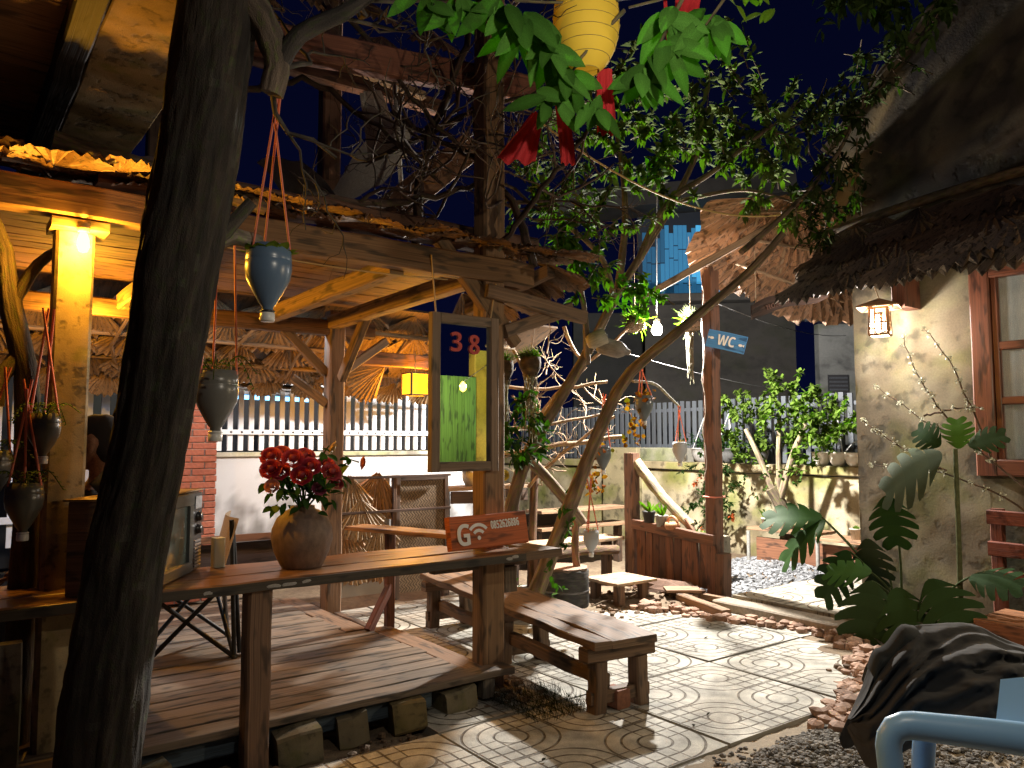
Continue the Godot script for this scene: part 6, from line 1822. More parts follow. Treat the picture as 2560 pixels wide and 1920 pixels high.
func build_small() -> void:
	var W: Material = M.wood
	# ----- the white bulb in the yard -----
	var wb := thing("yard_bulb", "bright white bulb hanging under the leafy tree in the yard", "bulb", V(6.08, 2.6, -5.55))
	var q := V(6.08, 2.64, -5.55)
	obj("glass_bulb", lathe(new_st(), [Vector2(0, -0.07), Vector2(0.04, -0.062), Vector2(0.058, -0.02), Vector2(0.05, 0.03), Vector2(0.028, 0.06), Vector2(0, 0.062)], q, Color.WHITE, 16), M.bulb_white, wb)
	obj("socket", lathe(new_st(), [Vector2(0.03, 0.06), Vector2(0.032, 0.1), Vector2(0.01, 0.115), Vector2(0, 0.115)], q, Color(0.6, 0.6, 0.58), 12), M.plastic, wb)
	obj("cord", rope(new_st(), q + V(0, 0.11, 0), q + V(-0.3, 1.3, 0.3), 0.005, Color(0.15, 0.15, 0.15), 0, 2), M.plain, wb)
	lamp(wb, "light", q, Color(1.0, 0.975, 0.94), 36.0, 0.058)
	# ----- a lamp hung above the viewpoint: the one that lights the near leaves and cloths from this side -----
	var nl := thing("viewpoint_lamp", "bare bulb hung just above the view, lighting the near leaves and red cloths", "lamp", V(1.28, 2.5, -0.86))
	obj("bulb", lathe(new_st(), [Vector2(0, -0.05), Vector2(0.028, -0.035), Vector2(0.034, -0.01), Vector2(0.026, 0.03), Vector2(0, 0.05)], V(1.28, 2.5, -0.86), Color.WHITE, 12), M.bulb_white, nl)
	obj("cord", rope(new_st(), V(1.28, 2.55, -0.86), V(1.28, 4.0, -0.86), 0.004, Color(0.1, 0.1, 0.1), 0, 2), M.plain, nl)
	lamp(nl, "light", V(1.28, 2.5, -0.86), Color(1.0, 0.94, 0.84), 0.75, 0.034)
	# ----- hanging mirror -----
	var mi := thing("hanging_mirror", "tall wood-framed mirror with red numbers hung on the pavilion post", "mirror", V(2.44, 1.28, -3.72))
	var fc := Color(0.3, 0.22, 0.16)
	obj("frame", box(new_st(), V(2.21, 1.28, -3.735), V(2.268, 2.18, -3.69), fc, 0.001), W, mi)
	obj("frame", box(new_st(), V(2.615, 1.28, -3.735), V(2.672, 2.18, -3.69), fc * 1.1, 0.001), W, mi)
	obj("frame", box(new_st(), V(2.269, 1.28, -3.734), V(2.614, 1.335, -3.691), fc, 0.001), W, mi)
	obj("frame", box(new_st(), V(2.269, 2.125, -3.734), V(2.614, 2.18, -3.691), fc, 0.001), W, mi)
	var gm := StandardMaterial3D.new()
	gm.albedo_color = Color(0.86, 0.9, 0.9)
	gm.metallic = 1.0
	gm.roughness = 0.0
	obj("glass", box(new_st(), V(2.262, 1.33, -3.724), V(2.62, 2.13, -3.718), Color.WHITE, 0.0, 0.001), gm, mi)
	var k := 0
	for ch in ["3", "8"]:
		var o := obj("numeral", lettering(ch, 0.155, 0.004), colour_mat("numeral_red", Color(0.5, 0.05, 0.04)), mi, true)
		o.position = V(2.385 + 0.125 * k, 2.02 - 0.008 * k, -3.712) - mi.position
		k += 1
	obj("string", rope(new_st(), V(2.25, 2.18, -3.72), V(2.2, 2.5, -3.69), 0.005, Color(0.42, 0.3, 0.16), 0, 3), M.plain, mi)
	obj("string", rope(new_st(), V(2.63, 2.18, -3.72), V(2.68, 2.4, -3.735), 0.005, Color(0.42, 0.3, 0.16), 0, 3), M.plain, mi)
	# what the mirror shows: a green door and yellow wall behind the view
	var gd := thing("green_door", "green plank door reflected in the mirror, standing behind the viewpoint", "door", V(5.1, 0, 0.5))
	for i in 4: obj("board", box(new_st(), V(4.72 + i * 0.17, 0.0, 0.5), V(4.885 + i * 0.17, 2.25, 0.54), Color(0.12, 0.3, 0.05), 0.001), W, gd)
	tag(obj("yellow_wall", sheet_wall(V(5.41, 0, 0.7), V(6.2, 2.6, 0.7), 0.15, Color(0.62, 0.5, 0.08)), M.painted_wall), "yellow wall beside the green door, seen only in the mirror", "wall")
	# ----- wifi sign -----
	var wsn := thing("wifi_sign", "orange-red wooden wifi sign with white phone number leaning on the counter", "sign", V(2.55, 0.825, -3.62))
	var sb := Basis.from_euler(V(-0.18, 0.0, 0.02))
	var so := V(2.55, 0.945, -3.63)
	var pl := obj("board", beam(new_st(), V(-0.265, 0, 0), V(0.265, 0, 0), 0.05, 0.185, Color(0.72, 0.19, 0.06), Vector3.UP, 0.002), W, wsn, true)
	var root := Transform3D(sb, so - wsn.position)
	pl.transform = root
	var wm := colour_mat("sign_white", Color(0.78, 0.78, 0.76))
	var g := obj("letter", lettering("G", 0.15, 0.005), wm, wsn, true)
	g.transform = root * Transform3D(Basis.from_scale(V(0.92, 1.08, 1)), V(-0.185, -0.015, 0.03))
	var wf := new_st()
	for r in 2:
		for i in 8:
			var a0 := PI * 0.22 + PI * 0.56 * i / 8.0
			var a1 := PI * 0.22 + PI * 0.56 * (i + 1) / 8.0
			var r0 := 0.032 + r * 0.032
			var r1 := r0 + 0.018
			quad(wf, V(cos(a0) * r0, sin(a0) * r0, 0), V(cos(a0) * r1, sin(a0) * r1, 0), V(cos(a1) * r1, sin(a1) * r1, 0), V(cos(a1) * r0, sin(a1) * r0, 0), Color.WHITE)
	for i in 10: tri3(wf, V(0, 0, 0), V(cos(TAU * i / 10) * 0.012, sin(TAU * i / 10) * 0.012, 0), V(cos(TAU * (i + 1) / 10) * 0.012, sin(TAU * (i + 1) / 10) * 0.012, 0), Color.WHITE)
	var wo := obj("wifi_mark", wf, wm, wsn, true)
	wo.transform = root * Transform3D(Basis.IDENTITY, V(-0.082, -0.035, 0.0285))
	var dg := obj("digits", lettering("0852626886", 0.054, 0.004), wm, wsn, true)
	dg.transform = root * Transform3D(Basis.from_euler(V(0, 0, 0.03)) * Basis.from_scale(V(0.68, 1.15, 1)), V(0.105, 0.03, 0.029))
	# ----- clay pot and roses -----
	var cp := thing("clay_pot", "round brown clay pot with a chipped neck on the counter", "pot", V(1.5, 0.826, -3.75))
	obj("body", lathe(new_st(), [Vector2(0, 0), Vector2(0.095, 0), Vector2(0.105, 0.015), Vector2(0.135, 0.08), Vector2(0.15, 0.14), Vector2(0.148, 0.19), Vector2(0.125, 0.245), Vector2(0.085, 0.28), Vector2(0.06, 0.29), Vector2(0.058, 0.305), Vector2(0.045, 0.305), Vector2(0.045, 0.25), Vector2(0, 0.24)], V(1.5, 0.826, -3.75), Color(0.27, 0.175, 0.125), 40), M.clay, cp)
	var rs := thing("rose_bouquet", "bouquet of red roses with two drooping blooms in the clay pot", "bouquet", V(1.5, 1.1, -3.75))
	var base := V(1.5, 1.1, -3.74)
	var roses := [V(1.32, 1.38, -3.72), V(1.39, 1.39, -3.78), V(1.30, 1.32, -3.66), V(1.35, 1.31, -3.68), V(1.40, 1.37, -3.64), V(1.50, 1.38, -3.74), V(1.43, 1.29, -3.60), V(1.48, 1.33, -3.62), V(1.60, 1.33, -3.70), V(1.61, 1.30, -3.66), V(1.30, 1.24, -3.64), V(1.53, 1.22, -3.62), V(1.66, 1.24, -3.70), V(1.65, 1.42, -3.74), V(1.81, 1.34, -3.72)]
	var rl := new_st()
	for i in roses.size():
		var c: Vector3 = roses[i]
		c += V(0.0, 0.0, 0.0)
		var col: Color = [Color(0.62, 0.04, 0.06), Color(0.6, 0.07, 0.09), Color(0.45, 0.012, 0.04), Color(0.5, 0.02, 0.05)][i % 4] if i < 10 else [Color(0.7, 0.25, 0.18), Color(0.35, 0.05, 0.12), Color(0.5, 0.05, 0.06), Color(0.8, 0.5, 0.2), Color(0.7, 0.12, 0.05)][i - 10]
		var ax := (c - base).normalized() * 0.5 + V(-0.25, 0.25, 0.75)
		if i == 13: ax = V(0.5, -0.3, 0.3)
		if i == 14: ax = V(0.9, -0.1, 0.3)
		obj("rose", rose(c, ax, (0.041 if i < 10 else 0.028), col), M.petal, rs)
		var mid := base.lerp(c, 0.55) + V(0, 0.03, 0)
		if i > 12: mid = base.lerp(c, 0.75) + V(0, 0.07, 0)
		obj("stem", tube(new_st(), arc_pts([base, mid, c - ax.normalized() * 0.02], 8), [0.004], 5, Color(0.06, 0.11, 0.03)), M.leaf, rs)
		for j in 3: leaf(rl, mid + rv(0.03), rv(0.8) + V(0, -0.1, 0.2), V(0, 1, 0.4), rf(0.05, 0.09), rf(0.03, 0.05), C(0.05, 0.11, 0.03, 0.3), 0.4, 0.2, 4)
	for j in 60: leaf(rl, base + V(rf(-0.17, 0.19), rf(0.0, 0.2), rf(-0.1, 0.14)), rv(0.8) + V(0, -0.3, 0.3), V(0, 1, 0.5), rf(0.05, 0.085), rf(0.03, 0.045), C(0.045, 0.1, 0.03, 0.35) if j % 9 else C(0.25, 0.3, 0.05), 0.4, 0.2, 4)
	tag(obj("foliage", rl, M.leaf, rs), "", "", "", "stuff")
	var pe := new_st()
	for j in 2: leaf(pe, V(1.68 + j * 0.02, 0.834, -3.72), V(1, 0.2, 0.3 - j), Vector3.UP, 0.03, 0.024, Color(0.6, 0.35, 0.28), 0.2, 0.3)
	tag(obj("fallen_petal", pe, M.petal), "pale fallen petals on the counter right of the clay pot", "petals")
	# ----- old television -----
	var tv := thing("old_television", "old wood-cased television with grey screen at the left end of the counter", "television", V(0.85, 0.826, -3.85))
	var e := V(0.544, 0, -0.839)
	var n := V(0.839, 0, 0.544)
	var t0 := V(0.72, 0.826, -3.42) - n * 0.02
	var bx := func(s0: float, s1: float, y0: float, y1: float, d0: float, d1: float, c: Color, bev := 0.004) -> SurfaceTool:
		return beam(new_st(), t0 + e * s0 + V(0, (y0 + y1) / 2, 0) - n * (d0 + d1) / 2, t0 + e * s1 + V(0, (y0 + y1) / 2, 0) - n * (d0 + d1) / 2, absf(d1 - d0), y1 - y0, c, Vector3.UP, 0.0, bev)
	obj("case", bx.call(0.0, 0.7, 0.0, 0.38, 0.012, 0.3, Color(0.22, 0.13, 0.07)), W, tv)
	obj("top_board", bx.call(-0.01, 0.71, 0.381, 0.39, 0.0, 0.32, Color(0.34, 0.22, 0.1)), W, tv)
	var gy := Color(0.075, 0.085, 0.085)
	obj("bezel", bx.call(0.01, 0.57, 0.32, 0.378, -0.008, 0.011, gy), M.plastic, tv)
	obj("bezel", bx.call(0.01, 0.57, 0.004, 0.055, -0.008, 0.011, gy), M.plastic, tv)
	obj("bezel", bx.call(0.52, 0.57, 0.0555, 0.3195, -0.008, 0.011, gy), M.plastic, tv)
	obj("bezel", bx.call(0.01, 0.06, 0.0555, 0.3195, -0.008, 0.011, gy), M.plastic, tv)
	var scr := []
	for i in 9:
		var row := []
		for j in 11:
			var s := j / 10.0
			var t := i / 8.0
			row.append(t0 + e * lerpf(0.055, 0.525, s) + V(0, lerpf(0.05, 0.325, t), 0) + n * (0.02 * sin(PI * s) * sin(PI * t) - 0.006))
		scr.append(row)
	var sm := colour_mat("screen_glass", Color(0.1, 0.13, 0.12), 0.12)
	obj("screen", sheet(new_st(), scr, Color.WHITE), sm, tv)
	obj("control_panel", bx.call(0.572, 0.695, 0.004, 0.376, -0.004, 0.011, Color(0.04, 0.04, 0.045)), M.plastic, tv)
	obj("channel_plate", bx.call(0.59, 0.68, 0.3, 0.36, -0.008, -0.0045, Color(0.4, 0.41, 0.43)), M.metal, tv)
	for y in [0.26, 0.2]:
		var kn := obj("dial", lathe(new_st(), [Vector2(0, 0.02), Vector2(0.02, 0.02), Vector2(0.025, 0.0)], Vector3.ZERO, Color(0.03, 0.03, 0.03), 14), M.plastic, tv, true)
		kn.transform = Transform3D(Basis(e, n, e.cross(n)), t0 + e * 0.635 + V(0, y, 0) + n * 0.004 - tv.position)
	for i in 8: obj("grille_bar", bx.call(0.59, 0.68, 0.02 + i * 0.017, 0.03 + i * 0.017, -0.01, -0.0045, Color(0.16, 0.16, 0.17)), M.plastic, tv)
	var pk := thing("paper_box", "narrow cream box standing on the counter beside the television", "box", V(1.17, 0.826, -4.0))
	obj("carton", box(new_st(), V(1.14, 0.826, -4.04), V(1.195, 0.97, -3.98), Color(0.5, 0.48, 0.34)), M.plain, pk)
	var pt := obj("black_bag", rock(new_st(), V(0.75, 1.26, -3.95), V(0.17, 0.07, 0.12), Color(0.015, 0.015, 0.018), 3, 0.3, 12, true), M.cloth)
	tag(pt, "black cloth bag slumped on top of the old television", "bag")
	# ----- folding camp chair -----
	var fc2 := thing("camp_chair", "folding camp chair with crossed black legs behind the counter", "chair", V(1.33, 0.165, -5.05))
	var bk := Color(0.015, 0.017, 0.022)
	var L := [V(1.49, 0.175, -4.74), V(1.06, 0.175, -4.95), V(1.62, 0.175, -5.3), V(1.18, 0.175, -5.42)]
	var H := [V(1.42, 0.6, -4.75), V(1.0, 0.6, -4.98), V(1.5, 0.6, -5.28), V(1.1, 0.6, -5.42)]
	for b in [[0, 1], [1, 0], [2, 3], [3, 2], [0, 2], [2, 0], [1, 3], [3, 1]]:
		obj("leg", tube(new_st(), [L[b[0]], H[b[1]]], [0.014], 8, bk), M.metal, fc2)
	for i in 4: obj("foot", lathe(new_st(), [Vector2(0.018, -0.008), Vector2(0.018, 0.014), Vector2(0, 0.016)], L[i], Color(0.03, 0.03, 0.03), 10), M.plastic, fc2)
	for p in [[V(1.49, 0.18, -4.74), V(1.46, 0.98, -4.76)], [V(1.54, 0.18, -4.8), V(1.48, 0.95, -4.8)]]: obj("upright", tube(new_st(), [p[0], p[1]], [0.014], 8, bk), M.metal, fc2)
	var sl := []
	for i in 9:
		var row := []
		for j in 9:
			var s := j / 8.0
			var t := i / 8.0
			row.append(H[1].lerp(H[0], s).lerp(H[3].lerp(H[2], s), t) - V(0, 0.1 * sin(PI * s) * sin(PI * t), 0))
		sl.append(row)
	obj("seat", sheet(new_st(), sl, Color(0.28, 0.2, 0.13), 0.1), M.thin_cloth, fc2)
	var bs := []
	for i in 7:
		var row := []
		for j in 7: row.append(V(1.42, 0.72 + i * 0.045, -4.72).lerp(V(1.52, 0.7 + i * 0.05, -5.2), j / 6.0) + V(-0.06 * sin(PI * j / 6.0) + 0.012 * i, 0, 0))
		bs.append(row)
	obj("backrest", sheet(new_st(), bs, Color(0.46, 0.33, 0.2), 0.1), M.thin_cloth, fc2)
	# ----- rear bench, screens, side shelf -----
	var rb := thing("rear_bench", "dark bench with a brown back rail along the white wall", "bench", V(1.9, 0.165, -6.6))
	obj("back_rail", box(new_st(), V(1.6, 0.6, -6.72), V(2.62, 0.66, -6.69), Color(0.26, 0.13, 0.07), 0.003), W, rb)
	obj("back_board", box(new_st(), V(1.6, 0.2, -6.76), V(2.62, 0.59, -6.74), Color(0.07, 0.05, 0.045), 0.003), W, rb)
	obj("seat", box(new_st(), V(1.2, 0.3, -6.7), V(2.55, 0.34, -6.4), Color(0.09, 0.06, 0.05), 0.003), W, rb)
	var fs := thing("palm_screen", "upright screen of overlapping tan palm fans behind the clay pot", "screen", V(2.88, 0.16, -5.95))
	for x in [2.56, 3.18]: obj("upright", box(new_st(), V(x, 0.12, -5.98), V(x + 0.035, 1.16, -5.94), Color(0.2, 0.11, 0.07), 0.002), W, fs)
	for y in [0.85, 1.14]: obj("rail", box(new_st(), V(2.56, y, -5.935), V(3.75, y + 0.022, -5.915), Color(0.12, 0.07, 0.05), 0.002), W, fs)
	obj("backing", box(new_st(), V(2.6, 0.17, -5.99), V(3.17, 1.14, -5.985), Color(0.42, 0.38, 0.33)), M.plain, fs)
	for f in [[V(2.78, 1.18, -5.95), 0.4, 0], [V(3.05, 1.2, -5.965), 0.45, 1], [V(2.72, 0.82, -5.93), 0.34, 1], [V(3.05, 0.8, -5.94), 0.32, 0], [V(2.86, 0.98, -5.92), 0.36, 0], [V(2.85, 0.62, -5.93), 0.36, 0], [V(3.05, 0.56, -5.95), 0.3, 1]]:
		var st := new_st()
		fan(st, f[0], V(rf(-0.1, 0.1), -1, 0.02), V(0, 0.02, 1), f[1], 1.75, Color(0.62, 0.46, 0.3) if f[2] == 0 else Color(0.55, 0.32, 0.16), 0.03, 14)
		obj("palm_leaf", st, M.thatch, fs)
	var wsr := thing("woven_screen", "woven bamboo screen panel beside the palm screen, behind the mirror", "screen", V(3.5, 0.1, -5.97))
	obj("mat", box(new_st(), V(3.24, 0.15, -5.98), V(3.74, 1.12, -5.97), Color(0.4, 0.3, 0.2), 0, 0.001), M.woven, wsr)
	for b in [[V(3.22, 0.1, -5.99), V(3.26, 1.16, -5.955)], [V(3.71, 0.1, -5.99), V(3.75, 1.16, -5.955)]]: obj("frame", box(new_st(), b[0], b[1], Color(0.16, 0.1, 0.07), 0.002), W, wsr)
	obj("frame", box(new_st(), V(3.262, 1.11, -5.988), V(3.708, 1.15, -5.957), Color(0.16, 0.1, 0.07), 0.002), W, wsr)
	var sh := thing("side_shelf", "small side counter plank on red-brown posts behind the main counter", "shelf", V(2.65, 0.165, -4.8))
	obj("top", beam(new_st(), V(2.45, 0.84, -5.15), V(2.78, 0.84, -4.2), 0.2, 0.03, Color(0.46, 0.24, 0.1), V(0, 1, 0), 0.002), M.wood_gloss, sh)
	obj("leg", box(new_st(), V(2.6, 0.0, -4.98), V(2.66, 0.824, -4.92), Color(0.2, 0.08, 0.05), 0.002), W, sh)
	obj("brace", beam(new_st(), V(2.42, 0.17, -4.85), V(2.63, 0.44, -4.94), 0.045, 0.06, Color(0.24, 0.09, 0.055), Vector3.UP, 0.002), W, sh)
	# ----- bottle planters -----
	planter(V(0.985, 1.9, -2.845), [V(0.9, 2.7, -2.62), V(0.915, 2.69, -2.58), V(0.93, 2.7, -2.6)], 1.0, 0, "grey-blue upturned bottle planter with lettuce, hanging highest beside the trunk")
	planter(V(0.905, 1.45, -3.19), [V(0.93, 2.34, -3.1), V(0.86, 2.15, -3.16), V(0.88, 2.17, -3.14)], 1.0, 1, "grey upturned bottle planter with a fern, hanging lower beside the trunk")
	planter(V(0.36, 1.36, -3.66), [V(0.34, 2.0, -3.68), V(0.36, 2.0, -3.68), V(0.38, 2.0, -3.68)], 0.72, 2, "dark bottle planter half hidden behind the concrete post at far left")
	planter(V(0.3, 1.06, -3.62), [V(0.28, 1.7, -3.64), V(0.31, 1.7, -3.64), V(0.29, 1.66, -3.6)], 0.8, 2, "lowest clear bottle planter at the far left, with a white cap")
	planter(V(0.2, 1.2, -3.7), [V(0.22, 1.75, -3.7), V(0.24, 1.75, -3.7), V(0.2, 1.72, -3.7)], 0.75, 1, "bottle planter with a leafy plant at the extreme left edge")
	planter(V(4.61, 1.58, -4.36), [V(4.6, 2.1, -4.4), V(4.63, 2.12, -4.38), V(4.58, 2.1, -4.36)], 0.85, 3, "dark bottle planter with trailing orange leaves in front of the slat fence")
	planter(V(4.12, 0.56, -4.47), [V(4.1, 1.16, -4.49), V(4.12, 1.16, -4.47), V(4.14, 1.17, -4.48)], 0.72, 4, "small clear bottle on pink cords hanging above the drum stool")
	planter(V(5.58, 1.22, -4.83), [V(5.55, 1.78, -4.82), V(5.57, 1.79, -4.83), V(5.59, 1.78, -4.82)], 0.8, 4, "clear bottle planter on orange cords left of the WC post, above the shrub")
	planter(V(4.52, 1.18, -4.75), [V(4.5, 1.85, -4.72), V(4.52, 1.86, -4.74), V(4.54, 1.85, -4.73)], 0.8, 3, "low bottle planter smothered in orange leaves by the gate post")
	var bb := obj("bent_branch", tube(new_st(), arc_pts([V(4.63, 1.95, -4.5), V(5.0, 1.95, -4.6), V(5.35, 1.86, -4.75), V(5.6, 1.78, -4.85)], 10), lerp_r(0.014, 0.01, 10), 6, Color(0.45, 0.38, 0.28)), M.bark_fine)
	tag(bb, "thin pale bent branch holding the bottle left of the WC post", "branch")
	# cut plastic jug lashed to the limb
	var jg := thing("plastic_jug", "cut pale plastic jug lashed sideways to the slanting limb", "jug", V(4.35, 2.24, -4.5))
	var ja := V(0.8, -0.25, 0.55).normalized()
	var jb := obj("body", lathe(new_st(), [Vector2(0.0, -0.13), Vector2(0.05, -0.13), Vector2(0.07, -0.1), Vector2(0.072, 0.02), Vector2(0.07, 0.06), Vector2(0.045, 0.1), Vector2(0.025, 0.12), Vector2(0.025, 0.15), Vector2(0, 0.15)], Vector3.ZERO, Color(0.26, 0.24, 0.22), 20), M.clay, jg, true)
	jb.basis = Basis(Quaternion(Vector3.UP, ja))
	jb.position = V(0.05, -0.03, 0.0)
	var jc := obj("cut_half", lathe(new_st(), [Vector2(0.0, 0.1), Vector2(0.045, 0.095), Vector2(0.066, 0.06), Vector2(0.068, -0.06), Vector2(0.06, -0.062), Vector2(0.058, 0.05), Vector2(0, 0.085)], Vector3.ZERO, Color(0.42, 0.38, 0.28), 20), M.clay, jg, true)
	jc.basis = Basis(Quaternion(Vector3.UP, V(-0.7, -0.35, -0.45).normalized()))
	jc.position = V(-0.09, 0.04, -0.02)
	# ----- paper lantern and red cloths overhead -----
	var pl2 := thing("paper_lantern", "ribbed yellow paper lantern hanging close overhead among leaves", "lantern", V(1.7, 2.69, -1.85))
	var prof := []
	for i in 19:
		var t := i / 18.0
		prof.append(Vector2(0.112 * sqrt(maxf(0.0, 1.0 - pow(t * 2.0 - 1.0, 2) * 0.86)) if t < 0.75 else lerpf(0.088, 0.075, (t - 0.75) * 4), t * 0.34))
	obj("paper", lathe(new_st(), prof, V(1.7, 2.69, -1.85), Color.WHITE, 32), M.paper, pl2)
	for i in range(0, 19, 2):
		var ring := []
		for a in 25: ring.append(V(1.7, 2.69 + prof[i].y, -1.85) + V(cos(TAU * a / 24), 0, sin(TAU * a / 24)) * (prof[i].x + 0.001))
		obj("rib", tube(new_st(), ring, [0.0014], 4, Color(0.35, 0.25, 0.05), 0, false), M.plain, pl2)
	obj("cord", rope(new_st(), V(1.7, 3.03, -1.85), V(1.75, 3.3, -1.8), 0.003, Color(0.2, 0.15, 0.08), 0, 2), M.plain, pl2)
	var rd := Color(0.62, 0.022, 0.03)
	red_cloth(V(1.705, 2.645, -2.12), V(-0.065, -0.185, -0.05), 0.035, 0.15, rd, "red cloth flag flaring wide at its hem, leftmost of the hanging reds")
	red_cloth(V(1.74, 2.69, -2.03), V(0.035, -0.25, 0.0), 0.045, 0.052, rd, "narrow red cloth strip hanging between the flared flag and the lantern")
	red_cloth(V(1.765, 2.71, -1.83), V(0.005, -0.225, 0.0), 0.05, 0.062, rd, "broad straight red cloth strip hanging just below the paper lantern")
	red_cloth(V(1.915, 2.98, -1.69), V(0.01, -0.19, 0.0), 0.012, 0.012, rd, "thin red ribbon hanging among leaves right of the lantern")
	red_cloth(V(2.0, 2.97, -1.66), V(-0.02, -0.13, 0.0), 0.09, 0.07, rd, "red cloth bunched behind leaves at the top right of the lantern")
	red_cloth(V(1.985, 2.83, -1.67), V(-0.035, -0.14, 0.0), 0.03, 0.008, rd, "red cloth tail tapering below the bunched red cloth")


func red_cloth(p: Vector3, d: Vector3, w0: float, w1: float, col: Color, label: String) -> void:
	var side := V(0.8, 0.05, 0.6).normalized()
	var out := side.cross(d.normalized())
	var rows := []
	for i in 15:
		var t := i / 14.0
		var row := []
		var w := lerpf(w0, w1, pow(t, 0.8))
		for j in 13:
			var s := j / 12.0 - 0.5
			row.append(p + d * t + side * w * s + out * (0.012 * sin(j * 1.25 + t * 3.0) * (0.3 + t) * w1 / 0.08 + 0.006 * sin(t * 7.0)) + V(0, (0.004 * sin(j * 1.1) - 0.12 * w * s) * t, 0))
		rows.append(row)
	var o := obj("red_cloth", sheet(new_st(), rows, col, 0.08), M.thin_cloth)
	tag(o, label, "cloth", "red cloths tied overhead")


func planter(at: Vector3, hooks: Array, k: float, plant: int, label: String) -> void:
	var t := thing("bottle_planter", label, "planter", at, "upturned bottle planters")
	var c := Color(0.1, 0.16, 0.25) if plant == 0 else (Color(0.15, 0.15, 0.145) if plant == 1 else (Color(0.09, 0.085, 0.07) if plant == 2 else (Color(0.1, 0.12, 0.13) if plant == 3 else Color(0.34, 0.36, 0.38))))  # lettuce bottle tinted bluer than its plastic: a cool reflection put into the colour
	var S := Vector3.ONE * k
	obj("bottle", lathe(new_st(), [Vector2(0.02, 0.03), Vector2(0.021, 0.055), Vector2(0.03, 0.065), Vector2(0.058, 0.115), Vector2(0.08, 0.16), Vector2(0.086, 0.2), Vector2(0.085, 0.225), Vector2(0.0835, 0.228), Vector2(0.085, 0.232), Vector2(0.079, 0.285), Vector2(0.076, 0.285), Vector2(0.08, 0.24), Vector2(0, 0.25)], at, c, 32, S), M.plastic, t)
	obj("cap", lathe(new_st(), [Vector2(0, 0), Vector2(0.025, 0.0), Vector2(0.027, 0.004), Vector2(0.027, 0.03), Vector2(0.024, 0.033)], at, Color(0.66, 0.66, 0.64), 20, S), M.plastic, t)
	obj("neck_ring", lathe(new_st(), [Vector2(0.026, 0.034), Vector2(0.0285, 0.037), Vector2(0.026, 0.041), Vector2(0.022, 0.043)], at, Color(0.66, 0.66, 0.64) if plant else Color(0.03, 0.03, 0.035), 20, S), M.plastic, t)
	for i in 3:
		var a := 0.6 + TAU * i / 3
		var p := at + V(cos(a) * 0.079, 0.27, sin(a) * 0.079) * k
		obj("cord", rope(new_st(), p, hooks[i], 0.0045 if k > 0.9 else 0.005, Color(0.62, 0.17, 0.1), 0.0, 2), M.plain, t)
	var top := at + V(0, 0.255 * k, 0)
	var st := new_st()
	if plant == 0:
		for i in 16:
			var a := TAU * i / 16 + rf(-0.2, 0.2)
			leaf(st, top + V(cos(a), 0.0, sin(a)) * 0.055, V(cos(a) * 0.7, rf(0.5, 1.2), sin(a) * 0.7), V(-cos(a), 0.3, -sin(a)), rf(0.04, 0.075), rf(0.04, 0.06), C(0.33, 0.46, 0.06, 0.15), 0.6, -0.2, 4)
	elif plant == 1 or plant == 2:
		for i in 7:
			var a := TAU * i / 7 + rf(-0.3, 0.3)
			var pts := arc_pts([top, top + V(cos(a) * 0.09, 0.09, sin(a) * 0.09) * k, top + V(cos(a) * 0.17, rf(-0.03, 0.05), sin(a) * 0.17) * k], 10)
			tube(st, pts, [0.002], 4, Color(0.08, 0.12, 0.03), 0, false)
			for j in range(2, 11):
				for sgn in [-1.0, 1.0]:
					leaf(st, pts[j], V(-sin(a), 0, cos(a)) * sgn + V(cos(a), -0.3, sin(a)) * 0.5, Vector3.UP, 0.045 * k * (1.2 - j * 0.06), 0.012, C(0.1, 0.15, 0.05, 0.3), 0.3, 0.1, 2)
	elif plant == 3:
		for i in 70:
			var h := rf(-0.45, 0.1)
			var p := top + V(rf(-0.1, 0.08), h * k, rf(-0.09, 0.09))
			if h < -0.02: p.x -= 0.07; p.z -= 0.05
			leaf(st, p, rv(1) + V(0, -0.3, 0), rv(1), rf(0.035, 0.06), rf(0.035, 0.05), C(0.5, 0.14, 0.03, 0.35) if i % 4 else C(0.2, 0.1, 0.03), 0.3, 0.2, 3)
	else:
		for i in 8: leaf(st, top, rv(0.8) + V(0, 0.4, 0), V(1, 0, 0), 0.06, 0.012, C(0.5, 0.25, 0.1, 0.2), 0.4, 0.1, 2)
	obj("plant", st, M.leaf, t)


